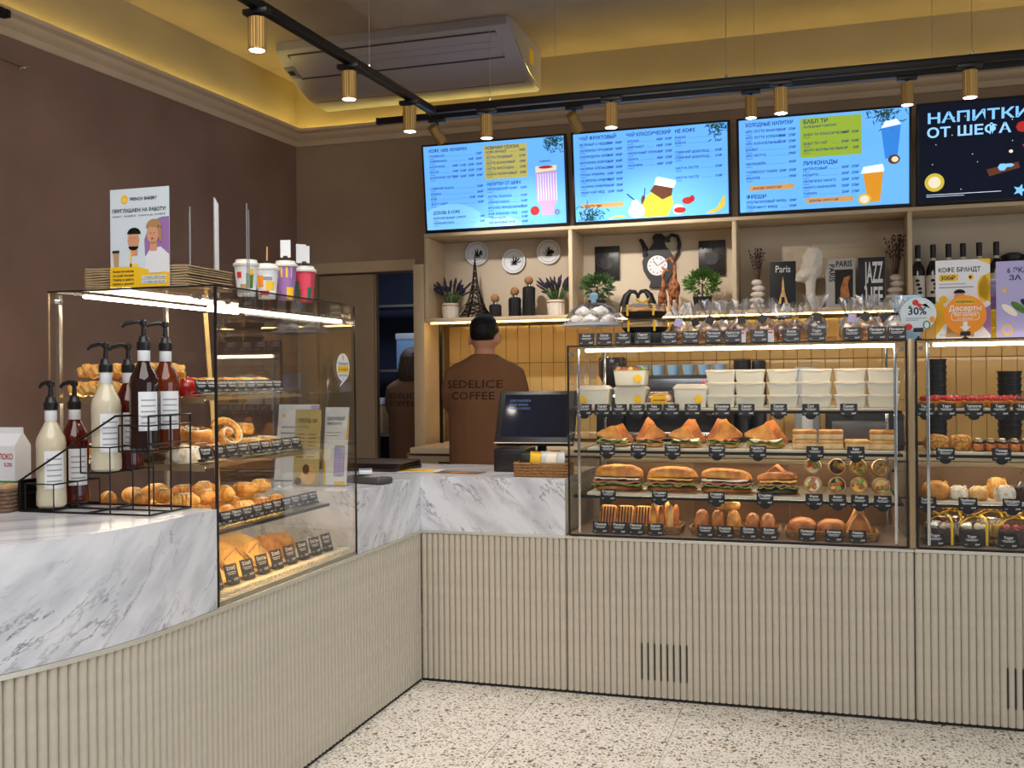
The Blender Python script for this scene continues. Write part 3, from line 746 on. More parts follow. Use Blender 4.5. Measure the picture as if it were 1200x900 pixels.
dp = obj('control_panel', b, mat('ac_grey', (168, 160, 158), .4), t, (ax0 + .042, p0[0], p0[1] - .002), (R(-25), 0, 0))
obj('display', rbox(-.02, .02, -.02, .02, -.0055, -.003, .001), 'print_black', dp)
obj('energy_sticker', MB().box(ax1 - .001, ax1 + .0015, 5.86, 5.94, 3.26, 3.35), 'yellow', t)
obj('side_curve', MB().tube([(ax1 + .001, y, z + .03) for y, z in pr[3:8]], .004, 5), 'chrome', t)

# ================================================================== menu screens
def em(name, col, e=None): return mat('scr_' + name, col, .4, emit=TV_E if e is None else e, spec=.1)
em('blue', (104, 176, 252)); em('pale', (150, 206, 255)); em('dark', (16, 20, 34), .9); em('khaki', (176, 170, 96)); em('green', (142, 168, 56)); em('white', (226, 238, 255)); em('navy', (18, 44, 110), .8)
em('pink', (178, 150, 206)); em('red', (170, 44, 40)); em('brown', (92, 54, 36)); em('gold', (196, 176, 60)); em('amber', (208, 140, 40)); em('tan', (196, 150, 84)); em('pine', (34, 70, 64)); em('cyan', (52, 128, 214)); em('sky', (126, 196, 255)); em('cream', (228, 214, 190))
TVW, TVH = .936, .55
def tv(xc, label, dark=False):
    t = thing('menu_screen', label, 'screen', (xc, 5.922, 2.262), rot=(R(6.5), 0, 0))
    obj('housing', rbox(-TVW / 2, TVW / 2, -.012, .03, 0, TVH, .004), 'black_plastic', t)
    s = obj('screen', MB().box(-TVW / 2 + .014, TVW / 2 - .014, -.0128, -.0122, .018, TVH - .013), 'scr_dark' if dark else 'scr_blue', t)
    obj('wall_bracket', MB().box(-.12, .12, .0305, .05, .12, .32), 'black_metal', t)
    return t, s
SW, SH = TVW - .028, TVH - .031
def su(u): return -SW / 2 + u * SW
def sv(v): return .018 + SH * (1 - v)
def sprint(s, polys, m, lay=1, name='picture'):
    return flat(s, [[(su(u), sv(v)) for u, v in p] for p in polys], m, (0, -.0128 - .0004 * lay, 0), name=name)
def stext(s, tx, u, v, size, m='scr_navy', align='L', bold=True, width=None, lay=3):
    return text(s, tx, size * SH, (su(u), -.0128 - .0004 * lay, sv(v)), m, align, bold, width=width * SW if width else None)
def menu_rows(s, rows, u0, u1, m='scr_navy', lay=3, size=.026):
    """one joined lettering mesh for a column of menu lines"""
    b = MB()
    for v, name, prices in rows:
        z = sv(v); text_mb(name, size * SH, 'L', True, mb=b, x=su(u0), y=z)
        for k, p in enumerate(reversed(prices)): text_mb(p, size * SH, 'R', True, mb=b, x=su(u1) - k * .058 * SW, y=z)
        a = su(u0) + len(name) * size * SH * .93 + .01; e = su(u1) - len(prices) * .058 * SW
        if e > a: b.add([(a, z + .0005, 0), (e, z + .0005, 0), (e, z + .0013, 0), (a, z + .0013, 0)], [(0, 1, 2, 3)])
        text_mb('порция', size * SH * .55, 'L', False, mb=b, x=su(u0), y=z - size * SH * .95)
    me = bpy.data.meshes.new('menu_lines'); me.from_pydata(b.v, [], b.f)
    o = obj('menu_lines', me, m, s, (0, -.0128 - .0004 * lay, 0), (PI / 2, 0, 0)); o['kind'] = 'stuff'
    return o
def asp(poly_r, cu, cv): return [(cu + x / SW * SH, cv - y) for x, y in poly_r]
def branch(s, cu, cv, spread, n, seed):
    rnd = random.Random(seed); ps = []
    for i in range(n):
        x, y = rnd.gauss(0, spread), rnd.gauss(0, spread * .9); a = rnd.uniform(0, PI); l, w_ = .035, .006
        q = [(x + l * math.cos(a), y + l * math.sin(a)), (x - w_ * math.sin(a), y + w_ * math.cos(a)), (x - l * math.cos(a), y - l * math.sin(a)), (x + w_ * math.sin(a), y - w_ * math.cos(a))]
        q = [(min(max(u, .003), .997), min(max(v, .004), .996)) for u, v in asp(q, cu, cv)]; ps.append(q)
    return sprint(s, ps, 'scr_pine', 2, 'pine_branch')
# screen one
t, s = tv(-1.923, 'blue menu screen with coffee prices and a pink drink, above the three plates')
sprint(s, [[(max(u, .002), v) for u, v in disc(.18, .999, .26, .30, 24, PI, 2 * PI)]], 'scr_sky', 1)
sprint(s, [[(u, v) for u, v in disc(.52, .999, .17, .12, 20, PI, 2 * PI)]], 'scr_pale', 1)
stext(s, 'КОФЕ 100% АРАБИКА', .04, .075, .038, width=.28)
menu_rows(s, [(.135, 'ЭСПРЕССО', ['120₽']), (.195, 'АМЕРИКАНО', ['160₽', '200₽']), (.26, 'КАПУЧИНО', ['190₽', '210₽', '250₽', '270₽']), (.325, 'ЛАТТЕ', ['190₽', '210₽', '250₽', '270₽']), (.39, 'КАПУЧИНО ЛАТТЕ', ['250₽', '260₽', '300₽', '320₽']),
              (.52, 'ГОРЯЧИЙ КАКАО', ['250₽']), (.585, 'МОККО', ['260₽']), (.645, 'РАФ', ['270₽', '290₽']), (.705, 'ФЛЭТ УАЙТ', ['260₽'])], .04, .425)
stext(s, 'ДОБАВЬ В КОФЕ', .05, .815, .038, width=.20)
menu_rows(s, [(.875, 'КАРАМЕЛЬНЫЙ СИРОП', ['50₽']), (.935, 'МАРШМЕЛЛОУ', ['50₽'])], .05, .425)
sprint(s, [rrect(.44, .045, .745, .44, .018)], 'scr_khaki', 1, 'highlight_box')
stext(s, 'НОВИНКИ СЕЗОНА', .452, .092, .038, width=.24)
menu_rows(s, [(.135, 'КОФЕ БРАНДТ', ['300₽']), (.20, 'ЛАТТЕ ГРУШЕВЫЙ', ['270₽']), (.265, 'ЛАТТЕ БАНАНОВЫЙ', ['290₽']), (.33, 'ЛАТТЕ ФИСТАШКА', ['270₽']), (.395, 'КАКАО МАЛИНОВЫЙ', ['290₽'])], .455, .735)
stext(s, 'НАПИТКИ ОТ ШЕФА', .455, .515, .038, width=.24)
menu_rows(s, [(.57, 'ИРЛАНДСКИЙ КОФЕ', ['330₽']), (.66, 'ЛАТТЕ ГРАНОЛА', ['310₽']), (.725, 'АЙРИШ КАКАО', ['310₽']), (.79, 'ФРАППЕ МИНДАЛЬНЫЙ', ['320₽']), (.86, 'РАФ ЛАВАНДА МЕД', ['330₽']), (.91, 'ГЛИНТВЕЙН', ['310₽']), (.965, 'МАЛИНОВЫЙ РАФ', ['300₽'])], .455, .735)
sprint(s, [[(.80, .37), (.945, .37), (.945, .74), (.92, .80), (.92, .90), (.83, .90), (.83, .80), (.80, .74)]], 'scr_pink', 2, 'drink')
sprint(s, [[(.80, .33), (.945, .33), (.945, .385), (.80, .40)]], 'scr_cream', 3, 'foam'); sprint(s, [disc(.87, .345, .05, .018, 14)], 'scr_red', 4, 'foam_topping')
sprint(s, [[(.812 + .018 * i, .42), (.816 + .018 * i, .42), (.816 + .018 * i, .73), (.812 + .018 * i, .73)] for i in range(8)], 'scr_white', 3, 'glass_ribs')
sprint(s, [disc(.785, .84, .033, .055, 10)], 'scr_red', 3, 'berry'); sprint(s, [[(.94 + .028 * math.cos(a + d), .87 + .05 * math.sin(a + d) * 1.0) for d in (0,)] + [(.94 + .008 * math.cos(a + .5), .87 + .014 * math.sin(a + .5)), (.94 + .008 * math.cos(a - .5), .87 + .014 * math.sin(a - .5))] for a in [i * PI / 4 for i in range(8)]], 'scr_brown', 3, 'star_anise')
branch(s, .93, .05, .06, 110, 3); stext(s, 'НОВИНКА', .83, .285, .02)
stext(s, 'ГРАНОЛА', .955, .985, .001) if False else None
# screen two
t, s = tv(-.955, 'blue menu screen with tea prices and a yellow fruit jar, above the clock')
stext(s, 'ЧАЙ ФРУКТОВЫЙ', .04, .075, .04, width=.25); stext(s, 'ЧАЙ КЛАССИЧЕСКИЙ', .355, .075, .04, width=.29); stext(s, 'НЕ КОФЕ', .67, .075, .04, width=.13)
tea = ['ЗЕЛЕНЫЙ С МЕДОМ', 'ОБЛЕПИХА ГРУША', 'СМОРОДИНА МЯТА', 'БРУСНИКА КОРИЦА', 'МАЛИНА АПЕЛЬСИН', 'ГРУША ИМБИРЬ', 'ОБЛЕПИХА ИМБИРЬ', 'МАЛИНА ИМБИРЬ', 'ИВАН ЧАЙ МЕД']
menu_rows(s, [(.14 + .068 * i, n, ['250₽', '300₽']) for i, n in enumerate(tea)], .04, .325)
menu_rows(s, [(.14 + .068 * i, n, ['180₽', '270₽']) for i, n in enumerate(['АССАМ', 'БЕРГАМОТ', 'МОЛОЧНЫЙ УЛУН', 'СЕНЧА', 'ЖАСМИН'])], .36, .65)
menu_rows(s, [(.14, 'КАКАО', ['250₽']), (.20, 'КАКАО', ['290₽']), (.305, 'ГОРЯЧИЙ ШОКОЛАД', ['270₽']), (.365, 'ГОРЯЧИЙ ШОКОЛАД', ['310₽']), (.48, 'МАТЧА ЛАТТЕ', ['270₽']), (.585, 'МАТЧА ЛАТТЕ', ['310₽'])], .67, .965)
sprint(s, [rrect(.04, .80, .325, .85, .012)], 'scr_tan', 1, 'highlight_box'); stext(s, 'ДОБАВЬ МЕД', .06, .835, .022)
sprint(s, [[(.455, .99), (.44, .88), (.47, .76), (.52, .70), (.64, .74), (.65, .86), (.61, .99)]], 'scr_gold', 2, 'jar')
sprint(s, [[(.50, .70), (.535, .62), (.65, .67), (.64, .76), (.58, .80)]], 'scr_brown', 3, 'jar_fruit')
sprint(s, [[(.53, .63), (.54, .56), (.555, .545), (.67, .60), (.665, .64), (.65, .68)]], 'scr_white', 4, 'jar_lid')
sprint(s, [disc(.41, .91, .055, .085, 16), disc(.40, .83, .025, .05, 12)], 'scr_cream', 3, 'pear'); sprint(s, [[(.40, .80), (.345, .72), (.35, .71), (.405, .79)], [(.455, .80), (.465, .66), (.47, .66), (.462, .80)]], 'scr_navy', 3, 'pear_stem'); sprint(s, [disc(.455, .80, .016, .06, 10)], 'scr_brown', 1, 'pear_behind')
sprint(s, [disc(.74, .83, .035, .04, 9), disc(.77, .81, .018, .04, 7), disc(.69, .93, .04, .035, 10)], 'scr_red', 3, 'spices')
sprint(s, [disc(.68, .92, .035, .06, 12)], 'scr_white', 2, 'garlic'); branch(s, .93, .03, .055, 90, 5); branch(s, .10, .945, .07, 110, 6)
sprint(s, [[(.85, .985), (.93, .92), (.965, .80), (.98, .80), (.975, .92), (.91, .985)], [(.22, .99), (.27, .945), (.33, .955), (.33, .975), (.27, .965), (.24, .99)]], 'scr_gold', 2, 'ribbon')
# screen three
t, s = tv(.018, 'blue menu screen with cold drinks and lemonades, above the books')
stext(s, 'ХОЛОДНЫЕ НАПИТКИ', .04, .075, .04, width=.29)
menu_rows(s, [(.14, 'АЙС ЛАТТЕ ВАНИЛЬ', ['250₽', '270₽']), (.205, 'АЙС ЛАТТЕ КЛУБНИКА', ['250₽', '270₽']), (.27, 'АЙС КАРАМЕЛЬНЫЙ', ['250₽', '270₽']), (.335, 'БАМБЛ', ['270₽']), (.40, 'АЙС МАТЧА', ['290₽']), (.49, 'МИЛКШЕЙК', ['290₽']), (.58, 'ЭСПРЕССО ТОНИК', ['250₽', '270₽']), (.645, 'ФРАППЕ', ['290₽'])], .04, .345)
sprint(s, [rrect(.06, .715, .33, .77, .012), rrect(.40, .885, .68, .94, .012)], 'scr_tan', 1, 'highlight_box'); stext(s, 'ДОБАВЬ СИРОП 50₽', .08, .755, .022); stext(s, 'ДОБАВЬ СИРОП 50₽', .42, .925, .022)
stext(s, 'ФРЕШИ', .04, .855, .042); menu_rows(s, [(.905, 'АПЕЛЬСИНОВЫЙ ФРЕШ', ['290₽']), (.965, 'ГРЕЙПФРУТ ФРЕШ', ['290₽'])], .04, .345)
sprint(s, [rrect(.37, .03, .73, .45, .018)], 'scr_green', 1, 'highlight_box'); stext(s, 'БАБЛ ТИ', .39, .09, .042); stext(s, 'ХОЛОДНЫЙ ГОРЯЧИЙ', .39, .135, .022)
menu_rows(s, [(.22, 'БАБЛ ТИ КЛАССИЧЕСКИЙ', ['290₽', '330₽']), (.315, 'БАБЛ ТИ ЧАЙ', ['290₽', '330₽']), (.385, 'ДЖУС БОЛЛЫ НА ВЫБОР', ['50₽'])], .39, .715)
stext(s, 'ЛИМОНАДЫ', .385, .53, .042)
menu_rows(s, [(.585 + .066 * i, n, ['250₽', '270₽']) for i, n in enumerate(['ЦИТРУСОВЫЙ', 'МОХИТО', 'ОБЛЕПИХА МАНГО', 'МАНГО МАРАКУЙЯ', 'ТАРХУН'])], .385, .715)
sprint(s, [[(.84, .18), (.955, .16), (.935, .50), (.865, .52)]], 'scr_cyan', 2, 'drink'); sprint(s, [[(.84, .20), (.865, .13), (.93, .11), (.955, .17)]], 'scr_white', 3, 'drink_lid'); sprint(s, [disc(.915, .53, .035, .05, 12)], 'scr_brown', 3, 'fruit'); sprint(s, [disc(.92, .53, .02, .03, 10)], 'scr_cream', 4, 'fruit_face')
sprint(s, [[(.735, .64), (.855, .63), (.835, .96), (.765, .97)]], 'scr_amber', 2, 'lemonade'); sprint(s, [[(.725, .66), (.74, .59), (.85, .57), (.86, .63), (.855, .65)]], 'scr_white', 3, 'lemonade_lid'); sprint(s, [disc(.745, .93, .04, .06, 14)], 'scr_gold', 3, 'lime'); branch(s, .87, .04, .08, 110, 9); sprint(s, [disc(.745, .93, .028, .042, 12)], 'scr_cream', 4, 'lime_face')
# screen four
t, s = tv(.978, 'dark menu screen reading drinks from the chef in blue letters', True)
stext(s, 'НАПИТКИ', .04, .19, .105, 'scr_sky', width=.56); stext(s, 'ОТ ШЕФА', .04, .335, .10, 'scr_pale', width=.46)
rnd = random.Random(4); sprint(s, [disc(rnd.uniform(.03, .97), rnd.uniform(.05, .95), .003, .005, 5) for i in range(26)], 'scr_white', 1, 'snow')
sprint(s, [disc(.085, .80, .055, .095, 20)], 'scr_gold', 2, 'emblem'); sprint(s, [disc(.085, .80, .035, .06, 14)], 'scr_cream', 3, 'emblem_face')
sprint(s, [[(.37, .70), (.54, .64), (.55, .70), (.385, .77)]], 'scr_brown', 2, 'cinnamon'); sprint(s, [disc(.455, .685, .025, .04, 6), disc(.49, .67, .03, .02, 6)], 'scr_sky', 3, 'cinnamon_ribbon')
sprint(s, [[(.61, .50), (.95, .46), (.91, .70), (.84, .83), (.72, .83), (.65, .74)]], 'scr_white', 2, 'cup'); sprint(s, [disc(.78, .46, .16, .07, 16)], 'scr_brown', 3, 'cup_top'); sprint(s, [[(.56, .47), (.66, .42), (.67, .46), (.57, .50)], disc(.56, .29, .035, .055, 8)], 'scr_red', 3, 'spice')
sprint(s, [disc(.60 + .03 * (i % 3), .79 + .03 * (i // 3), .014, .022, 8) for i in range(6)] + [disc(.50, .53, .012, .018, 7)], 'scr_cream', 3, 'beans')
sprint(s, [[(.55 + (.04 if k % 2 == 0 else .017) * math.cos(k * PI / 5), .93 + (.065 if k % 2 == 0 else .028) * math.sin(k * PI / 5)) for k in range(10)]], 'scr_sky', 3, 'star'); sprint(s, [rect(.04, .925, .45, .93), rect(.04, .945, .25, .949)], 'scr_white', 2, 'small_print')
# ================================================================== people
def remesh(mb, vox, name, material, smooth_it=4):
    me = mb.mesh(name, None)
    o = bpy.data.objects.new(name, me); COL.objects.link(o)
    m = o.modifiers.new('r', 'REMESH'); m.mode = 'VOXEL'; m.voxel_size = vox; m.use_smooth_shade = True
    s = o.modifiers.new('s', 'SMOOTH'); s.iterations = smooth_it; s.factor = .5
    dg = bpy.context.evaluated_depsgraph_get(); dg.update()
    out = bpy.data.meshes.new_from_object(o.evaluated_get(dg))
    COL.objects.unlink(o); bpy.data.objects.remove(o)
    out.polygons.foreach_set('use_smooth', [True] * len(out.polygons))
    out.materials.clear(); out.materials.append(M[material]); out.name = name
    return out
def ell(z, rx, ry, cy=0, n=20): return [(rx * math.cos(2 * PI * j / n), cy + ry * math.sin(2 * PI * j / n), z) for j in range(n)]
def person_meshes():
    b = MB()
    b.loft([ell(*a) for a in ((.80, .15, .10), (.88, .17, .12), (.97, .155, .11), (1.08, .145, .105), (1.2, .165, .115), (1.31, .185, .115), (1.37, .17, .095), (1.41, .10, .075), (1.44, .062, .062, .0), (1.50, .055, .058, .01), (1.54, .055, .06, .015))])
    b.blob((0, .022, 1.575), (.076, .096, .108), 20, 14)
    b.blob((0, .06, 1.52), (.05, .05, .05), 12, 8)
    b.blob((0, .122, 1.565), (.014, .02, .026), 8, 6)
    for s in (-1, 1):
        b.blob((s * .083, .005, 1.555), (.012, .024, .034), 8, 6)
        b.tube([(s * .155, 0, 1.37), (s * .18, .0, 1.28), (s * .19, .03, 1.11), (s * .17, .13, 1.04), (s * .13, .27, 1.0)], [.055, .05, .04, .037, .027], 12)
        px, py, pz = s * .12, .30, .99
        b.blob((px, py, pz), (.038, .05, .017), 10, 7)
        for k, (dx, L) in enumerate(((-.026, .058), (-.009, .07), (.009, .066), (.026, .05))):
            b.tube([(px + dx, py + .03, pz), (px + dx * 1.15, py + .035 + L * .5, pz + .006), (px + dx * 1.2, py + .03 + L, pz - .014)], [.0095, .0088, .0075], 8)
        b.tube([(px - s * .028, py - .012, pz), (px - s * .055, py + .018, pz + .002), (px - s * .058, py + .05, pz - .008)], [.012, .0105, .009], 8)
        b.tube([(s * .09, 0, .86), (s * .095, .015, .48), (s * .095, -.01, .09)], [.085, .056, .042], 12)
    body = remesh(b, .0075, 'body', 'skin')
    b = MB()
    b.loft([ell(*a) for a in ((.78, .205, .15, .01), (.9, .205, .15), (1.05, .205, .145), (1.2, .212, .145), (1.31, .215, .13), (1.385, .20, .115), (1.43, .14, .098), (1.455, .09, .085), (1.472, .072, .076, .004))])
    for s in (-1, 1): b.tube([(s * .12, 0, 1.37), (s * .165, 0, 1.345), (s * .185, .006, 1.27), (s * .182, .03, 1.17)], [.07, .073, .068, .066], 14)
    shirt = remesh(b, .011, 'tee_shirt', 'shirt_brown', 6)
    b = MB()
    for s in (-1, 1): b.tube([(s * .085, 0, .93), (s * .095, .0, .80), (s * .10, .015, .48), (s * .10, -.005, .06)], [.10, .108, .08, .062], 14)
    trs = remesh(b, .014, 'trousers', 'trousers', 4)
    return body, shirt, trs
BODY, SHIRT, TRS = person_meshes()
def hair_short():
    b = MB(); b.blob((0, .004, 1.612), (.082, .102, .083), 22, 14, amp=.06, freq=16, seed=2, flat=-.04)
    b.blob((0, -.03, 1.585), (.072, .070, .07), 18, 10, amp=.05, freq=16, seed=4, flat=-.04)
    return b
def hair_bob():
    b = MB(); b.blob((0, .0, 1.60), (.092, .108, .095), 22, 14, amp=.05, freq=14, seed=5)
    b.loft([[(r * math.cos(2 * PI * j / 22), cy + ry * math.sin(2 * PI * j / 22), z) for j in range(22)] for z, r, ry, cy in ((1.62, .09, .10, -.01), (1.55, .098, .085, -.03), (1.47, .102, .07, -.045), (1.42, .09, .055, -.05), (1.405, .06, .03, -.05))])
    return b
def person(label, loc, rz, sc, hair, hmat):
    t = thing('person', label, 'person', loc, rz); t.scale = (sc, sc, sc)
    bd = obj('body', BODY, None, t)
    obj('trousers', TRS, None, t)
    sh = obj('tee_shirt', SHIRT, None, t)
    obj('hair', remesh(hair(), .008, 'hair', hmat, 2), None, t)
    for s in (-1, 1):
        obj('shoe', rbox(s * .10 - .045, s * .10 + .045, -.09, .17, 0, .085, .03, 3), 'black_plastic', t)
        e = obj('eye', MB().blob((s * .03, .108, 1.585), (.012, .008, .008), 8, 6), 'print_white', t); obj('pupil', MB().blob((s * .03, .1155, 1.585), (.0045, .003, .0045), 6, 5), 'print_black', e)
    obj('mouth', MB().blob((0, .105, 1.525), (.022, .008, .006), 8, 5), mat('lip', (170, 96, 84), .5), t)
    # print on the back of the shirt, laid onto the cloth
    bvh = BVHTree.FromPolygons([v.co[:] for v in SHIRT.vertices], [p.vertices[:] for p in SHIRT.polygons])
    b = MB(); text_mb('SEDELICE', .044, 'C', False, .33, b, -.03, 1.285); text_mb('COFFEE', .044, 'C', False, .26, b, -.035, 1.222)
    vs = []
    for x, z, _ in b.v:
        h = bvh.ray_cast(Vector((x, -1, z)), Vector((0, 1, 0)))
        vs.append((x, (h[0].y if h[0] else -.14) - .0025, z))
    me = bpy.data.meshes.new('lettering'); me.from_pydata(vs, [], b.f)
    obj('lettering', me, mat('shirt_print', (34, 20, 14), .8), t)
    return t
person('person in a brown t-shirt seen from behind at the work counter', (-1.785, 5.26, 0), R(3), 1.0, hair_short, 'hair_black')
person('person with bobbed hair in a brown t-shirt standing in the back room doorway', (-2.93, 6.95, 0), R(-6), .93, hair_bob, 'hair_brown')

# ================================================================== decor in the shelf bays
SB = 1.7205
def plate(px, py, seed, what):
    p = aty(px, py, 6.185)
    t = thing('wall_plate', 'white decorative plate hung in the bay, %s' % what, 'plate', (p.x, 6.199, p.z), group='plates on the bay wall')
    prof = [(.001, .006), (.045, .006), (.052, .009), (.074, .018), (.079, .019), (.079, .015), (.05, .003), (.001, .0)]
    obj('dish', MB().lathe(prof, 32, cap=False), 'paper_white', t, rot=(R(90), 0, 0))
    obj('rim_line', MB().lathe([(.0625, .0145), (.0655, .0158), (.0655, .0166), (.0625, .0152)], 32, cap=False), 'print_grey', t, rot=(R(90), 0, 0))
    rnd = random.Random(seed); ps = []
    for i in range(11):
        a = R(20) + i * R(14); l = rnd.uniform(.026, .046); x0, y0 = rnd.uniform(-.008, .008), -.018
        ps.append([(x0 - .004, y0), (x0 + .004, y0), (x0 + l * math.cos(a) + .007, y0 + l * math.sin(a)), (x0 + l * math.cos(a), y0 + l * math.sin(a) + .008)])
    flat(t, ps + [rect(-.022, -.026, .022, -.019)], 'print_black', (0, -.0068, 0))
    text(t, 'PARIS', .007, (0, -.0068, .026), 'print_grey', 'C')
plate(559, 297, 1, 'above the tower figurine'); plate(602, 306, 2, 'lowest of the three'); plate(643, 295, 3, 'beside the green plant')
def lavender(px, label, seed):
    p = aty(px, 372, 6.02)
    t = thing('lavender_pot', label, 'plant', (p.x, 6.02, SB), group='lavender pots')
    b = MB(); n = 28
    b.loft([[((r * (1 if j % 2 else .94)) * math.cos(2 * PI * j / n), (r * (1 if j % 2 else .94)) * math.sin(2 * PI * j / n), z) for j in range(n)] for r, z in ((.048, 0), (.054, .03), (.055, .085), (.05, .098), (.044, .098))])
    obj('pot', b, 'white_stone', t); obj('cord', MB().lathe([(.053, .08), (.0575, .082), (.0575, .087), (.053, .089)], 20, cap=False), 'kraft', t)
    rnd = random.Random(seed); st, fw = MB(), MB()
    for i in range(64):
        a = rnd.uniform(0, 2 * PI); sp = rnd.uniform(.1, 1) ** .6 * .135; h = rnd.uniform(.2, .275) - sp * .35
        e = Vector((sp * math.cos(a), sp * math.sin(a) * .6, h)); s0 = Vector((e.x * .22, e.y * .22, .09)); m = s0.lerp(e, .6) + Vector((0, 0, .015))
        st.tube([s0, m], .0016, 4); d = (e - m)
        fw.tube([m, m + d * .3, m + d * .6, m + d * .85, e + d * .2], [.003, .0065, .0055, .0065, .002], 5)
    o = obj('stems', st, 'plant_dark', t); o['kind'] = 'stuff'; o = obj('flower_spikes', fw, 'lavender', t); o['kind'] = 'stuff'
lavender(528, 'dark lavender in a white pot beside the tower figurine', 11); lavender(652, 'dark lavender in a white pot beside the cork-topped bottles', 12)
def eiffel(px, h, label, m, y=6.0):
    p = aty(px, 372, y)
    t = thing('tower_figurine', label, 'figurine', (p.x, y, SB + h * .025))
    wd = lambda z: h * (.19 * math.exp(-z * 3.3) + .012 * (1 - z))
    lv = [0, .06, .12, .18, .26, .34, .42, .52, .62, .74, .86]
    lat = MB()
    for sx in (-1, 1):
        for sy in (-1, 1):
            lat.tube([(sx * wd(z), sy * wd(z), z * h) for z in lv], [h * max(.022 * (1 - z), .006) for z in lv], 5)
    for z0, z1 in zip(lv, lv[1:]):
        a, b_ = wd(z0), wd(z1)
        for q in range(4):
            c = lambda w_, z, k: ((-w_, -w_), (w_, -w_), (w_, w_), (-w_, w_))[k % 4] + (z * h,)
            lat.tube([c(a, z0, q), c(b_, z1, q + 1)], h * .006, 4); lat.tube([c(a, z0, q + 1), c(b_, z1, q)], h * .006, 4)
    obj('lattice', lat, m, t)
    for z, k in ((.18, 1.18), (.42, 1.3)):
        w_ = wd(z) * k; obj('platform', MB().box(-w_, w_, -w_, w_, z * h, z * h + h * .022), m, t)
    obj('spire', MB().tube([(0, 0, .84 * h), (0, 0, .93 * h), (0, 0, h)], [h * .02, h * .012, h * .003], 6), m, t)
    arch = MB()
    for q in range(4):
        pts = [(.125 * h * math.cos(a), 0, .1 * h * math.sin(a)) for a in [PI * i / 8 for i in range(9)]]
        rot = Matrix.Rotation(q * PI / 2, 3, 'Z'); arch.tube([rot @ Vector((x, -.17 * h, z)) for x, y_, z in pts], h * .008, 4)
    obj('arch', arch, m, t)
mat('dark_bronze', (38, 30, 24), .45, .5); mat('tower_grey', (150, 138, 122), .5, .3)
eiffel(557, .385, 'dark metal tower figurine standing in front of the plates', 'dark_bronze', 5.985); eiffel(565, .20, 'small pale tower figurine behind the dark one', 'tower_grey', 6.145)
def corkbottle(px, hb, label):
    p = aty(px, 371, 6.02); t = thing('cork_bottle', label, 'bottle', (p.x, 6.02, SB), group='cork-topped bottles')
    n = 32; b = MB(); b.loft([[(r * (1 if j % 2 else .93) * math.cos(2 * PI * j / n), r * (1 if j % 2 else .93) * math.sin(2 * PI * j / n), z) for j in range(n)] for r, z in ((.036, 0), (.04, .008), (.04, hb - .012), (.032, hb - .002), (.018, hb))])
    obj('jar', b, 'card_black', t); obj('neck', MB().cyl((0, 0, 0), .013, hb, hb + .012, 14), 'chrome', t)
    obj('cork_ball', MB().blob((0, 0, hb + .036), (.028, .028, .028), 16, 10), mat('cork', (178, 128, 78), .7, col2=(150, 100, 56), scale=60), t)
corkbottle(580.5, .085, 'shortest dark ribbed bottle with a cork ball stopper'); corkbottle(603.5, .125, 'middle dark ribbed bottle with a cork ball stopper'); corkbottle(620, .19, 'tallest dark ribbed bottle with a cork ball stopper')
def bush(px, py, r, label, m, seed, y=5.98):
    p = aty(px, py, y); t = thing('potted_plant', label, 'plant', (p.x, y, SB))
    obj('pot', MB().lathe([(.04, 0), (.055, .07), (.058, .085), (.05, .085)], 18), 'card_black', t); zc = p.z - SB
    obj('stalk', MB().tube([(0, 0, .07), (0, 0, zc)], .006, 6), 'twig', t)
    rnd = random.Random(seed); b = MB()
    for i in range(420):
        d = Vector((rnd.gauss(0, 1), rnd.gauss(0, .8), rnd.gauss(.25, .8))).normalized(); c = Vector((0, 0, zc)) + Vector((d.x * r * 1.35, d.y * r, d.z * r)) * rnd.uniform(.45, 1)
        u = (d + Vector((rnd.uniform(-.5, .5), rnd.uniform(-.5, .5), rnd.uniform(0, .6)))).normalized(); v = u.orthogonal().normalized(); n_ = u.cross(v); L, w_ = .038, .0065
        b.add([c, c + u * L * .5 + v * w_, c + u * L, c + u * L * .5 - v * w_, c + u * L * .45 + n_ * .004], [(0, 1, 4), (1, 2, 4), (2, 3, 4), (3, 0, 4)])
    o = obj('leaves', b, m, t, sharp=None); o['kind'] = 'stuff'
bush(700, 336, .07, 'dark green bushy plant behind the domed cake stand', 'plant_dark', 21); bush(823, 332, .07, 'bright green bushy plant under the framed cup picture', 'plant_green', 22)
def wall_picture(px0, px1, py0, py1, label, cup):
    a, b_ = aty(px0, py1, 6.19), aty(px1, py0, 6.19)
    t = thing('wall_picture', label, 'picture', ((a.x + b_.x) / 2, 6.199, a.z)); w_, h_ = (b_.x - a.x) / 2, b_.z - a.z
    obj('panel', rbox(-w_, w_, -.016, 0, 0, h_, .003), mat('picture_black', (30, 27, 27), .35, col2=(38, 34, 33), scale=8), t)
    pol = [(-.045, .10), (.04, .10), (.034, .05), (.02, .03), (-.025, .03), (-.04, .05)]
    obj('cup_relief', MB().prism([(x, z + h_ * .18) for x, z in pol], -.0165, -.021), mat('picture_grey', (56, 52, 52), .3), t)
    hs = 1 if cup else -1
    obj('handle_relief', MB().tube([(hs * .036 + hs * .022 * math.sin(a_) , -.019, h_ * .18 + .07 + .022 * math.cos(a_)) for a_ in [PI * i / 8 for i in range(9)]], .004, 5), 'picture_grey', t)
    obj('steam_relief', MB().tube([(.012 * math.sin(i * .9), -.0185, h_ * .18 + .115 + i * .008) for i in range(8)], .0025, 5), 'picture_grey', t)
wall_picture(697.5, 726, 288, 329, 'black relief picture of a cup behind the dark green plant', 0); wall_picture(819, 850, 281, 324, 'black relief picture of a coffee cup above the bright green plant', 1)
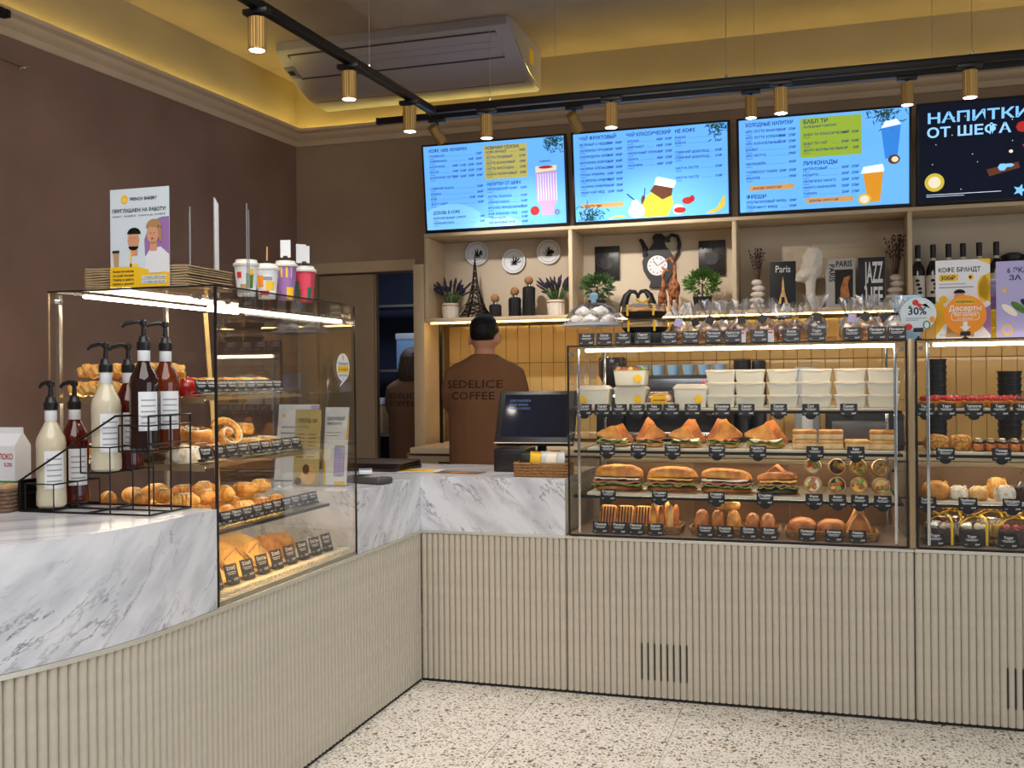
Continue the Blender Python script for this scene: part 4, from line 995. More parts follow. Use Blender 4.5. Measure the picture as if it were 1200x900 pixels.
# teapot clock
p = aty(772, 309, 6.18); t = thing('wall_clock', 'black coffee-pot-shaped wall clock with a white dial', 'clock', (p.x, 6.199, p.z))
pot = [(.10 * math.cos(a), .105 * math.sin(a)) for a in [R(-62) + R(304) * 0 + R(124 + 0) * 0 + R(x) for x in range(0, 1)]]
pot = [(-.05, -.115), (.05, -.115), (.055, -.10), (.085, -.062), (.10, -.015), (.096, .03), (.075, .07), (.045, .105), (.035, .13), (.04, .165), (.02, .185), (-.02, .185), (-.036, .165), (-.032, .13), (-.055, .095), (-.085, .06), (-.102, .015), (-.095, -.04), (-.07, -.085), (-.055, -.10)]
obj('pot_body', MB().prism(pot, -.026, -.001), 'card_black', t)
obj('spout', MB().tube([(-.08, -.014, .05), (-.085, -.014, .1), (-.105, -.014, .145), (-.118, -.014, .155)], [.022, .016, .012, .01], 8), 'card_black', t)
obj('handle', MB().tube([(.09, -.014, .02), (.118, -.014, .06), (.128, -.014, .12), (.115, -.014, .165), (.08, -.014, .175), (.058, -.014, .155), (.06, -.014, .13)], .0115, 8), 'card_black', t)
obj('foot', MB().prism([(-.062, -.145), (.062, -.145), (.05, -.1155), (-.05, -.1155)], -.026, -.001), 'card_black', t)
dl = obj('dial', MB().cyl((0, 0, 0), .062, 0, .004, 28), 'paper_white', t, (-.008, -.026, -.012), (R(90), 0, 0))
flat(dl, [[(.05 * math.sin(k * PI / 6) + .004 * math.cos(k * PI / 6), .05 * math.cos(k * PI / 6) - .004 * math.sin(k * PI / 6)), (.05 * math.sin(k * PI / 6) - .004 * math.cos(k * PI / 6), .05 * math.cos(k * PI / 6) + .004 * math.sin(k * PI / 6)), (.04 * math.sin(k * PI / 6), .04 * math.cos(k * PI / 6))] for k in range(12)], 'print_black', (0, 0, .0046), (0, 0, 0), 'hour_mark')
flat(dl, [[(-.003, 0), (.003, 0), (-.022, .03), (-.026, .028)], [(0, -.003), (.034, .022), (.036, .018), (.003, -.004)]], 'print_black', (0, 0, .0050), (0, 0, 0), 'clock_hand')
# giraffes and swans
def giraffe(px, hz, sc, label, bend):
    p = aty(px, 360, 5.955); t = thing('giraffe_figurine', label, 'figurine', (p.x, 5.955, SB))
    b = MB(); b.blob((0, 0, .115 * sc), (.033 * sc, .03, .052 * sc), 14, 10)
    for s in (-1, 1):
        for q in (-1, 1): b.tube([(s * .017, q * .014, .09 * sc), (s * .019, q * .016, .0)], [.009, .006], 6)
    top = hz - SB
    b.tube([(0, 0, .14 * sc), (.006, 0, .18 * sc + .02), (.004, 0, top - .03), (bend * .4, 0, top), (bend, -.004, top - .012)], [.02, .011, .009, .011, .006], 8)
    obj('figure', b, 'giraffe', t)
    obj('ear', MB().tube([(0, 0, top), (.008, 0, top + .018)], .003, 5), 'giraffe', t); obj('ear', MB().tube([(.01, 0, top), (-.006, 0, top + .018)], .003, 5), 'giraffe', t)
giraffe(790, aty(790, 303, 5.955).z, 1.15, 'taller patterned giraffe figurine in front of the coffee-pot clock', -.05); giraffe(776.5, aty(776.5, 316, 5.955).z, .8, 'shorter patterned giraffe figurine with its neck arched', .045)
p = aty(748, 365, 5.935); t = thing('swan_figurine', 'pair of black swans whose necks form a heart', 'figurine', (p.x, 5.93, SB))
for s in (-1, 1):
    obj('swan', MB().tube([(s * .095, 0, .004), (s * .085, 0, .05), (s * .07, 0, .10), (s * .045, 0, .128), (s * .018, 0, .125), (s * .003, 0, .105), (s * .004, 0, .085)], [.024, .026, .022, .014, .012, .010, .005], 10), 'black_plastic', t)
obj('plinth', rbox(-.11, .11, -.025, .025, 0, .006, .002), 'black_plastic', t)
# stone stacks with twigs
def stones(px, py_top, label, seed):
    y = 6.0; p = aty(px, 360, y); t = thing('stone_vase', label, 'vase', (p.x, y, SB), group='stacked stone vases')
    rnd = random.Random(seed); z = 0
    for i in range(5):
        r = .052 - .005 * i; h = .019
        obj('stone', MB().blob((rnd.uniform(-.01, .01), 0, z + h), (r, r * .8, h), 14, 8), 'white_stone', t); z += 2 * h * .93
    top = aty(px, py_top, y).z - SB; tw, bd = MB(), MB()
    for i in range(16):
        a = rnd.uniform(0, 2 * PI); sp = rnd.uniform(.01, .05); e = Vector((sp * math.cos(a) * 1.1, sp * math.sin(a) * .6, top - rnd.uniform(0, .05))); s0 = Vector((e.x * .2, e.y * .2, z - .02)); m_ = s0.lerp(e, .55)
        tw.tube([s0, m_, e], .0016, 4)
        for k in range(5):
            q = m_.lerp(e, k / 4); bd.blob((q.x + rnd.uniform(-.008, .008), q.y, q.z), (.005, .004, .006), 5, 4)
    o = obj('twigs', tw, 'twig', t); o['kind'] = 'stuff'; o = obj('buds', bd, mat('bud', (60, 40, 40), .8), t); o['kind'] = 'stuff'
stones(888.5, 290, 'white stacked stone vase with twigs beside the black book', 31); stones(1050, 275, 'white stacked stone vase with taller twigs near the bottles', 32)
def book(px0, px1, py0, py1, label, cov, th, yaw, fn, y=6.0):
    a, b_ = aty(px0, py1, y), aty(px1, py0, y); w_, h_ = b_.x - a.x, b_.z - SB
    t = thing('book', label, 'book', ((a.x + b_.x) / 2, y, SB), yaw, group='large books standing in the bay')
    obj('cover', rbox(-w_ / 2, w_ / 2, -th / 2, th / 2, 0, h_, .002), cov, t); obj('pages', MB().box(-w_ / 2 + .004, w_ / 2 + .0008, -th / 2 + .004, th / 2 - .004, .004, h_ + .0008), 'paper_white', t)
    fn(t, w_, h_, -th / 2 - .0006)
def bk1(t, w_, h_, y):
    text(t, 'Paris', .042, (0, y, h_ * .77), 'print_white', 'C', width=w_ * .6)
    flat(t, [[(-.028, .03), (-.012, .03), (-.008, .07), (.008, .07), (.012, .03), (.028, .03), (.009, .10), (.004, .165), (0, .19), (-.004, .165), (-.009, .10)]], 'bread_pale', (0, y, 0))
def bk2(t, w_, h_, y):
    flat(t, [rect(-w_ / 2 + .05, .02, w_ / 2 - .012, h_ * .78)], 'print_black', (0, y, 0)); text(t, 'PARIS', .034, (.02, y, h_ * .84), 'print_black', 'C', True, width=w_ * .56)
    flat(t, [[(-.0, .05), (.05, .06), (.04, .13), (.055, .18), (.02, .17), (.0, .11)]], 'bread_brown', (.0, y - .0004, 0)); text(t, 'PARIS', .03, (-w_ / 2 + .02, y, h_ * .9), 'print_black', 'L', True, rot=(PI / 2, R(90), 0))
def bk3(t, w_, h_, y):
    text(t, 'JAZZ', .12, (.012, y, h_ * .49), 'print_white', 'C', True, width=w_ * .66); text(t, 'LIFE', .11, (.012, y, h_ * .02), 'print_white', 'C', True, width=w_ * .66)
book(902.5, 932.5, 306, 360, 'black book with a lit tower on its cover', 'card_black', .03, R(4), bk1); book(968, 1002, 303, 360, 'grey book with bold black title and dark cover picture', mat('book_grey', (176, 172, 168), .5), .03, R(-3), bk2); book(1006, 1037, 301, 360, 'black jazz book with tall white letters', 'card_black', .03, R(-2), bk3)
a, b_ = aty(930, 294, 6.16), aty(1037, 293, 6.16)
t = thing('canvas_board', 'blank beige canvas leaning behind the sculpture and books', 'board', (0, 0, 0)); obj('canvas', rbox(a.x, b_.x, 6.16, 6.178, SB, a.z, .002), mat('canvas', (200, 182, 152), .8), t); obj('stretcher_bar', MB().box(a.x + .01, b_.x - .01, 6.1785, 6.19, SB, SB + .03), 'wood_light', t)
p = aty(950, 350, 5.99); t = thing('head_sculpture', 'white rough head sculpture on a neck between the books', 'sculpture', (p.x, 5.99, SB))
b = MB(); b.lathe([(.04, 0), (.042, .01), (.03, .03), (.026, .1), (.032, .17), (.03, .2)], 14); b.blob((-.03, 0, .19), (.055, .045, .04), 12, 8, .25, 9, 3); b.blob((.01, 0, .255), (.058, .05, .095), 16, 12, .28, 10, 7)
b.blob((.03, -.01, .30), (.045, .04, .05), 12, 8, .3, 11, 9); b.blob((-.055, 0, .165), (.03, .03, .015), 8, 6, .2, 9, 4)
obj('figure', remesh(b, .006, 'figure', 'white_stone', 2), None, t); obj('foot', rbox(-.045, .045, -.035, .035, 0, .012, .003), 'white_stone', t)
# wine bottles and canisters
mat('bottle_dark', (26, 20, 18), .12, coat=.5); mat('label_cream', (206, 196, 184), .6)
for i, px in enumerate((1076, 1094, 1112, 1129, 1148, 1168)):
    p = aty(px, 360, 6.02); t = thing('wine_bottle', '%s dark bottle from the shelf divider in the drinks bay' % ORD[i], 'bottle', (p.x, 6.02, SB), group='dark bottles in the drinks bay')
    obj('glass', MB().lathe([(.034, 0), (.037, .008), (.037, .19), (.03, .22), (.014, .25), (.013, .30)], 20), 'bottle_dark', t); obj('capsule', MB().lathe([(.0145, .262), (.0155, .31), (.0155, .335), (.013, .338)], 16), 'card_black', t)
    obj('neck_label', MB().lathe([(.0146, .245), (.0152, .245), (.0152, .262), (.0146, .262)], 16, cap=False), 'label_cream', t)
    l = obj('label', MB().lathe([(.0374, .045), (.0378, .045), (.0378, .165), (.0374, .165)], 20, cap=False), 'label_cream', t)
    rnd = random.Random(i); flat(l, [disc(rnd.uniform(-.012, .012), .07 + .022 * k, .012, .009, 7) for k in range(4)], 'print_black', (0, -.0382, 0))
for i, px in enumerate((1188, 1216)):
    p = aty(px, 360, 6.1); t = thing('black_canister', '%s black canister behind the posters in the drinks bay' % ['wide', 'second'][i], 'canister', (p.x, 6.12, SB)); obj('can', MB().lathe([(.055, 0), (.058, .01), (.058, .24), (.05, .25)], 18), 'black_plastic', t); obj('lid', MB().lathe([(.06, .245), (.06, .27), (.03, .285)], 18), 'card_black', t)
# ================================================================== price tags
mat('tag_face', (20, 20, 24), .35)
def tag_lines(title, w_, h_):
    b = MB(); text_mb(title, h_ * .2, 'C', True, min(w_ * .8, len(title) * h_ * .17), b, 0, h_ * .70)
    for k, (z, a) in enumerate(((.56, .34), (.47, .27))): b.add([(-w_ * a, h_ * z, 0), (w_ * a, h_ * z, 0), (w_ * a, h_ * (z + .035), 0), (-w_ * a, h_ * (z + .035), 0)], [(0, 1, 2, 3)])
    text_mb('250₽', h_ * .12, 'R', True, None, b, w_ * .42, h_ * .14); text_mb('1шт', h_ * .10, 'L', False, None, b, -w_ * .42, h_ * .14)
    return b
def price_tag(p, title, label, group, rz=0, w_=.066, h_=.048, tilt=R(-8), clip=True):
    t = thing('price_tag', label, 'price tag', p, rz, group)
    c = obj('card', cached('card|%g|%g' % (w_, h_), lambda: rbox(-w_ / 2, w_ / 2, -.001, .001, 0, h_, .0008, 1)), 'tag_face', t, (0, 0, 0), (tilt, 0, 0))
    key = 'lettering|tag|%s|%g|%g' % (title, w_, h_)
    if key not in CACHE:
        b = tag_lines(title, w_, h_); me = bpy.data.meshes.new('lettering'); me.from_pydata(b.v, [], b.f); CACHE[key] = me
    o = obj('lettering', CACHE[key], 'print_white', c, (0, -.0013, 0), (PI / 2, 0, 0)); o['kind'] = 'stuff'
    if clip: obj('holder', cached('holder|c', lambda: MB().prism([(.021 * math.cos(a), .021 * math.sin(a) * .75) for a in [PI + PI * i / 8 for i in range(9)]] + [(.021, .012), (-.021, .012)], .0015, .0055)), 'black_plastic', t)
    else: obj('holder', cached('holder|s', lambda: rbox(-.022, .022, -.008, .022, -.002, .004, .002, 1)), 'black_plastic', t)
    return t
def shelf_tags(shelf, pxs, titles, where, case, dz=-.018):
    y, z = RFY[shelf] - .0095, RSZ[shelf]
    for i, px in enumerate(pxs):
        p = aty(px, 530, y)
        price_tag((p.x, y, z + dz), titles[i % len(titles)], '%s black price tag from the %s, clipped to the %s' % (ORD[i], 'register end' if case == 1 else 'metal profile', where), 'price tags on the ' + where)
shelf_tags(2, (685, 706, 726, 746.5, 767, 787, 812, 846.5, 875, 913, 950.5, 995), ['Салат', 'Салат', 'Суп', 'Салат', 'Киш', 'Киш', 'Паста', 'Сырники'], 'salad shelf', 1)
shelf_tags(1, (711.5, 748, 788, 840, 888, 955, 1003), ['Чиабатта', 'Фокачча', 'Чиабатта', 'Чиабатта', 'Чиабатта', 'Киш', 'Киш'], 'flatbread shelf', 1)
shelf_tags(0, (712, 772.5, 839, 896, 953.5, 981, 1007, 1034), ['Сэндвич', 'Сэндвич', 'Сэндвич', 'Сэндвич', 'Ролл', 'Ролл', 'Ролл', 'Ролл'], 'sandwich shelf', 1)
shelf_tags(2, (1085, 1110, 1142, 1172.5, 1199), ['Тарт', 'Тарт', 'Тарталетка', 'Тарт', 'Тарт'], 'tart shelf', 2)
shelf_tags(1, (1108, 1174), ['Пирожное', 'Эклер'], 'cake roll shelf', 2)
shelf_tags(0, (1086, 1134, 1186), ['Багет', 'Трубочка', 'Штрудель'], 'strudel shelf', 2)
def floor_tags(pxs, titles, where, end, y=4.142):
    for i, px in enumerate(pxs):
        p = aty(px, 620, y); price_tag((p.x, y, RZ0 + .0105), titles[i % len(titles)], '%s black price tag from the %s, standing before the %s' % (ORD[i], end, where), 'price tags before the ' + where, clip=False)
floor_tags((703.5, 725, 745, 768), ['Панини', 'Панини', 'Панини', 'Багет'], 'toasted panini', 'register end')
floor_tags((826.5, 849.5, 877, 901), ['Сырная', 'Сырная', 'Булка', 'Булка'], 'small loaves', 'register end')
floor_tags((946, 977, 1005), ['Лепешка', 'Лепешка', 'Лаваш'], 'flat loaves', 'register end')
floor_tags((1096, 1139, 1182), ['Торт', 'Торт', 'Торт'], 'boxed cakes', 'metal profile')

# ================================================================== food kit
def wavy(L, w_, amp, seed, n=9, th=.003):
    rnd = random.Random(seed); b = MB(); r0, r1 = [], []
    pts = [(-L / 2 + L * i / (n - 1)) for i in range(n)]
    ring = []
    for sgn in (1, -1):
        for x in (pts if sgn > 0 else reversed(pts)):
            ring.append((x, sgn * w_ / 2 * (1 + rnd.uniform(-.25, .12)), rnd.uniform(-amp, amp)))
    return b.loft([[(x, y, z - th / 2) for x, y, z in ring], [(x, y, z + th / 2) for x, y, z in ring]])
def bread_half(L, w_, h_, seed, up=True):
    return MB().blob((0, 0, 0), (L / 2, w_ / 2, h_), 18, 9, .09, 7, seed, flat=-.004 if up else None, power=.72)
def sandwich(p, L, label, group, seed, rz=0, top=.042, mats=('bread_gold', 'bread_pale')):
    rnd = random.Random(seed); t = thing('sandwich', label, 'sandwich', p, rz, group)
    w_ = .10
    obj('bottom_bread', cached('bottom_bread|%g|%d' % (L, seed % 3), lambda: MB().blob((0, 0, .014), (L / 2, w_ / 2, .016), 18, 7, .07, 7, seed, flat=-.014, power=.72)), mats[1], t)
    obj('lettuce', wavy(L * .98, w_ * 1.16, .007, seed, 15, .005), 'lettuce', t, (0, -.006, .033))
    obj('ham', wavy(L * .92, w_ * 1.1, .005, seed + 5, 13, .006), 'ham', t, (0, -.006, .042))
    for k in range(3): obj('tomato_slice', cached('tomato_slice|', lambda: MB().cyl((0, 0, 0), .026, -.003, .003, 14)), 'tomato', t, (-L * .28 + k * L * .27, -w_ * .32, .050), (R(-10), 0, 0))
    obj('cheese_slice', wavy(L * .88, w_ * 1.12, .003, seed + 9, 11, .005), 'cheese' if seed % 2 else 'cream', t, (0, -.004, .056))
    obj('top_bread', cached('top_bread|%g|%g|%d' % (L, top, seed % 3), lambda: bread_half(L, w_, top, seed)), mats[0], t, (0, .006, .062), (R(-7), rnd.uniform(-.05, .05), 0))
    obj('paper_wrap', wavy(L * .5, w_ * 1.2, .001, seed + 3, th=.0015), 'kraft', t, (L * .28, 0, .001))
    return t
def fold(p, label, group, seed, wd=.17, ht=.105, flip=1):
    """flatbread folded over its filling, the point standing up"""
    rnd = random.Random(seed); t = thing('folded_flatbread', label, 'sandwich', p, rnd.uniform(-.08, .08), group)
    def slab(w_, h_, th):
        pol = [(-w_ * .5, 0), (-w_ * .53, h_ * .18), (-w_ * .36, h_ * .5), (-w_ * .12 + flip * w_ * .06, h_ * .9), (w_ * .02 + flip * w_ * .12, h_), (w_ * .14 + flip * w_ * .06, h_ * .86), (w_ * .36, h_ * .45), (w_ * .53, h_ * .15), (w_ * .5, 0)]
        b = MB(); b.loft([[(x * .94, -th / 2, z * .97) for x, z in pol], [(x, -th * .2, z) for x, z in pol], [(x, th * .2, z) for x, z in pol], [(x * .94, th / 2, z * .97) for x, z in pol]]); return b
    obj('back_flap', slab(wd, ht, .022), 'bread_brown', t, (flip * .012, .045, .012), (R(-14), 0, flip * .12))
    obj('front_flap', slab(wd * .86, ht * rnd.uniform(.55, .8), .02), 'bread_gold', t, (-flip * .02, .012, .03), (R(-22), flip * .22, 0))
    obj('bottom_bread', MB().blob((0, 0, .01), (wd * .5, .055, .013), 16, 7, .1, 7, seed, flat=-.01, power=.8), 'bread_pale', t)
    obj('lettuce', wavy(wd * .95, .10, .008, seed), 'lettuce', t, (0, -.012, .024))
    obj('ham', wavy(wd * .8, .085, .006, seed + 2), 'ham' if seed % 2 else 'cream', t, (.004, -.016, .032))
    for k in range(3): obj('tomato_slice', cached('tomato_slice|', lambda: MB()), 'tomato', t, (-.05 + .045 * k, -.045, .034), (R(60), rnd.uniform(-.4, .4), 0))
    return t
def wrap(p, label, group, seed, rot):
    t = thing('wrap', label, 'wrap', p, 0, group, rot=rot)
    obj('tortilla', cached('tortilla|w', lambda: MB().loft([[(r * math.cos(2 * PI * j / 18), y, r * math.sin(2 * PI * j / 18)) for j in range(18)] for r, y in ((.028, .004), (.032, 0), (.0335, .004), (.033, .10), (.027, .115), (.01, .12))], cap=False)), 'tortilla', t)
    rnd = random.Random(seed)
    obj('filling', MB().loft([[(r * math.cos(2 * PI * j / 14) * rnd.uniform(.93, 1.03), y, r * math.sin(2 * PI * j / 14)) for j in range(14)] for r, y in ((.026, .001), (.0295, .012), (.0295, .05))]), ['cream', 'chocolate', 'cheese', 'crumb'][seed % 4], t)
    for k in range(6):
        a = rnd.uniform(0, 2 * PI); r = rnd.uniform(.006, .018)
        obj('filling_piece', cached('filling_piece|%d' % (k % 3), lambda: MB().blob((0, 0, 0), (.014, .004, .009), 8, 6, .3, 9, k)), ['lettuce', 'tomato', 'ham', 'lettuce', 'cheese', 'bread_brown'][(k + seed) % 6], t, (r * math.cos(a), .0, r * math.sin(a)), (0, rnd.uniform(0, 3), 0))
    return t
def tub(p, label, group, wd=.125, dp=.09, ht=.052, lid='carton_lid', body='carton_white'):
    t = thing('food_container', label, 'container', p, random.uniform(-.02, .02), group)
    def mk():
        b = MB(); rr = lambda w_, d_, z: [(x, y, z) for x, y in rrect(-w_ / 2, -d_ / 2, w_ / 2, d_ / 2, .012, 3)]
        return b.loft([rr(wd * .86, dp * .84, 0), rr(wd * .98, dp * .97, ht * .82), rr(wd, dp, ht * .84), rr(wd, dp, ht * .9)])
    obj('tub_body', cached('tub_body|%g|%g|%g' % (wd, dp, ht), mk), body, t)
    obj('lid', cached('lid|%g|%g|%g' % (wd, dp, ht), lambda: MB().loft([[(x, y, z) for x, y in rrect(-w_ / 2, -d_ / 2, w_ / 2, d_ / 2, .012, 3)] for w_, d_, z in ((wd * 1.02, dp * 1.02, ht * .9), (wd * 1.02, dp * 1.02, ht * .97), (wd * .93, dp * .9, ht))])), lid, t)
    obj('lid_tab', cached('lid_tab|%g' % wd, lambda: MB().prism([(-wd * .28, 0), (-wd * .2, -.007), (wd * .2, -.007), (wd * .28, 0)], -dp * .515, -dp * .5)), lid, t, (0, 0, ht * .93))
    return t
def bun(p, label, group, L, w_, h_, m, seed, name='bread_roll', cat='bread', amp=.09, rz=0, slashes=0, rot=None, sm='bread_pale'):
    t = thing(name, label, cat, p, rz, group, rot)
    obj('crust', cached('crust|%g|%g|%g|%d' % (L, w_, h_, seed % 4), lambda: MB().blob((0, 0, h_ * .42), (L / 2, w_ / 2, h_ * .58), 18, 10, amp, 8, seed, flat=-h_ * .42, power=.82)), m, t)
    for k in range(slashes):
        x = (k - (slashes - 1) / 2) * L * .8 / slashes
        obj('score_mark', cached('score_mark|%g|%g|%g' % (L, w_, slashes), lambda: MB().tube([(-.01, -w_ * .34, -h_ * .12), (0, -w_ * .15, 0), (.004, w_ * .15, 0), (.012, w_ * .34, -h_ * .12)], .003, 5)), sm, t, (x, 0, h_ * .955))
    return t

# ================================================================== sandwich case
def sp(px, shelf, y): p = aty(px, 530, y); return Vector((p.x, y, RSZ[shelf] + .0138))
def spx(pxs): return pxs
# salad shelf
SY = 4.275
for i, px in enumerate((846, 880, 918.5, 957, 997, 1035)):
    for k in range(3):
        tub(sp(px, 2, SY) + Vector((0, 0, .0525 * k)), 'cream lidded food container, %s stack from the register end, %s in its stack' % (ORD[i], ['bottom', 'middle', 'top'][k]), 'cream food containers stacked in threes')
for i, (px, ht, k0, lb) in enumerate(((698, .075, 0, 'pale box with a yellow sticker at the register end of the salad shelf'), (741, .075, 0, 'lower of the two tall pale boxes on the salad shelf'), (741, .062, .0956, 'upper of the two tall pale boxes, showing food under its lid'), (811, .078, 0, 'pale box with a yellow sticker beside the container stacks'))):
    t = thing('food_box', lb, 'box', sp(px, 2, SY + .02 * (i == 1)) + Vector((0, 0, k0)))
    obj('carton', MB().loft([[(x, y, z) for x, y in rrect(-w_ / 2, -.05, w_ / 2, .05, .008, 3)] for w_, z in ((.125, 0), (.14, ht))]), 'carton_white', t)
    obj('window_lid', MB().loft([[(x, y, z) for x, y in rrect(-w_ / 2, -.052, w_ / 2, .052, .01, 3)] for w_, z in ((.146, ht), (.146, ht + .006), (.11, ht + .02))]), 'clear_plastic' if i == 2 else 'carton_lid', t)
    if i == 2:
        for k in range(5): obj('salad_piece', cached('salad_piece|%d' % (k % 2), lambda: MB().blob((0, 0, 0), (.022, .024, .016), 10, 7, .25, 9, k)), ['bread_gold', 'ham', 'cheese', 'bread_gold', 'lettuce'][k], t, (-.05 + .025 * k, -.01, ht + .001))
    obj('sticker', MB().cyl((0, 0, 0), .018, 0, .0006, 16), 'yellow', t, (.035 if i != 0 else -.045, -.0508, ht * .45), (R(86), 0, 0))
for i, px in enumerate((775, 833)):
    t = thing('quiche_box', ['clear lidded quiche box with a yellow label in the middle of the salad shelf', 'clear lidded bun box next to the container stacks'][i], 'box', sp(px, 2, SY - .01 + .12 * i))
    obj('tray', rbox(-.06, .06, -.05, .05, 0, .022, .006), 'carton_white', t); obj('food', MB().blob((0, 0, .036), (.052, .044, .026), 16, 9, .12, 9, 3 + i, power=.8), 'bread_gold', t)
    obj('clear_lid', MB().loft([[(x, y, z) for x, y in rrect(-w_, -d_, w_, d_, .012, 3)] for w_, d_, z in ((.06, .05, .0225), (.056, .046, .055), (.045, .036, .068))]), 'clear_plastic', t); obj('label', MB().prism(rrect(-.034, .012, .034, .05, .012, 4), -.0525, -.0515), 'yellow', t)
    obj('label_strip', MB().box(-.026, .026, -.0532, -.0528, .028, .034), 'bread_brown', t)
# flatbread shelf
for i, (px, w_, h_, fl) in enumerate(((719, .135, .085, 1), (762, .115, .115, -1), (804, .13, .115, 1), (848, .135, .125, -1), (897, .155, .105, 1))):
    fold(sp(px, 1, 4.27), '%s folded flatbread sandwich from the register end' % ORD[i], 'folded flatbread sandwiches', 40 + i, w_, h_, fl)
n = 0
for lv, pxs in ((0, (943, 974, 1004, 1034)), (1, (943, 974, 1034))):
    for i, px in enumerate(pxs):
        t = thing('focaccia_square', 'golden focaccia square, %s layer, %s from the folded flatbreads' % (['lower', 'upper'][lv], ORD[i]), 'bread', sp(px, 1, 4.26) + Vector((0, 0, .0385 * lv)), random.uniform(-.06, .06), 'focaccia squares')
        obj('crumb_base', cached('crumb_base|f', lambda: rbox(-.047, .047, -.045, .045, 0, .024, .006, 2)), 'crumb', t); obj('crust', cached('crust|f', lambda: rbox(-.0485, .0485, -.046, .046, .02, .038, .008, 2)), 'bread_gold' if lv else 'bread_pale', t)
# sandwich shelf
for i, (px, L, tp) in enumerate(((725, .215, .05), (787, .215, .045), (851, .215, .04))):
    sandwich(sp(px, 0, 4.26), L, '%s long filled baguette sandwich from the register end' % ORD[i], 'long filled sandwiches', 50 + i, R(-4), tp, ('bread_gold', 'bread_brown'))
t = sandwich(sp(911, 0, 4.26), .165, 'dark bread sandwich with a pointed top beside the wraps', None, 57, R(5), .03, ('bread_brown', 'chocolate'))
obj('top_flap', MB().loft([[(-.08, -.02, .06), (.06, -.02, .06), (-.01, -.005, .115)], [(-.08, .012, .06), (.075, .012, .06), (.0, .016, .125)]]), 'bread_brown', t)
for r in range(2):
    for i, px in enumerate((952, 981, 1006, 1033)):
        q = sp(px, 0, 4.205 + .005 * r)
        wrap((q.x, q.y + (.045 if r else 0), q.z + (.048 + .069 if r else .048)), 'wrap with a cut filled end, %s row, %s from the dark bread sandwich' % (['front', 'rear'][r], ORD[i]), 'wraps showing their filling', i + 4 * r, (R(-6), 0, R((i % 2) * 4 - 2)))
# baskets on the case floor
def basket(px0, px1, label, y0=4.165, y1=4.34):
    a, b_ = aty(px0, 628, y0 + .05), aty(px1, 628, y0 + .05); L = b_.x - a.x
    t = thing('bread_basket', label, 'basket', ((a.x + b_.x) / 2, (y0 + y1) / 2, RZ0 + .0085)); D = (y1 - y0) / 2
    for k in range(4):
        g = .008 * k; z = .009 * k
        obj('woven_band', MB().loft([[(x, y, z + dz) for x, y in rrect(-L / 2 + .012 - g * .4 + e, -D + .012 - g * .4 + e, L / 2 - .012 + g * .4 - e, D - .012 + g * .4 - e, .02, 4)] for e, dz in ((0, .001), (-.002, .005), (0, .0095), (.006, .0095), (.006, .001), (0, .001))], cap=False), 'wicker', t)
    obj('floor_board', MB().prism(rrect(-L / 2 + .016, -D + .016, L / 2 - .016, D - .016, .02, 4), .001, .004, 'xy'), 'wicker', t)
    return a, b_, L
basket(697, 801, 'wicker basket of toasted panini and bread sticks'); basket(808, 915, 'wicker basket of small loaves in the middle of the case floor'); basket(919, 1031, 'wicker basket of flat loaves near the metal profile')
BZ = RZ0 + .0135
for i, px in enumerate((711, 731.5, 752)):
    p = aty(px, 600, 4.23); t = thing('toasted_panini', '%s grill-striped panini from the register end' % ORD[i], 'panini', (p.x, 4.24, BZ + .003), R(-8), 'grill-striped panini')
    t.rotation_euler = (R(70), 0, R(-3))
    obj('bread', cached('bread|p', lambda: rbox(-.037, .037, .008, .103, -.017, .017, .014, 3)), 'bread_gold', t)
    for k in range(5): obj('grill_stripe', cached('grill_stripe|', lambda: rbox(-.0032, .0032, .016, .096, 0, .002, .001, 1)), 'grill_mark', t, (-.026 + .013 * k, 0, .0162))
for i, px in enumerate((768, 772, 776.5, 781, 785.5, 790)):
    p = aty(px, 600, 4.25); bun((p.x, 4.225 + .05 * (i % 2), BZ + .003), '%s upright bread stick from the panini' % ORD[i], 'bread sticks standing in the basket', .029, .027, .118 - .006 * (i % 3), ['bread_gold', 'bread_pale', 'bread_brown'][i % 3], i, 'bread_stick', 'bread', .05, 0, 0, (R(-3), R((i - 2.5) * 1.2), 0))
for i, px in enumerate((823, 842, 860, 882, 900)):
    p = aty(px, 600, 4.24); bun((p.x, 4.23 + .008 * (i % 2), BZ), '%s small rounded loaf from the register end in the middle basket' % ORD[i], 'small rounded loaves', .060, .10, .098 - .008 * (i > 2), ['bread_brown', 'bread_brown', 'bread_gold', 'bread_brown', 'bread_brown'][i], 3 + i, 'small_loaf', 'bread', .06)
p = aty(853, 590, 4.24); bun((p.x, 4.27, BZ + .097), 'bright orange croissant lying on top of the small loaves', None, .10, .06, .04, 'croissant', 9, 'croissant', 'croissant', .1, R(20), 0)
for i, (px, L, h_, yy) in enumerate(((940, .115, .072, 4.25), (974, .115, .07, 4.245))):
    p = aty(px, 600, yy); bun((p.x, yy, BZ + .004), '%s flat oval loaf from the small loaves' % ORD[i], 'flat oval loaves', L, .11, h_, 'bread_brown', 13 + i, 'flat_loaf', 'bread', .05, R(-6))
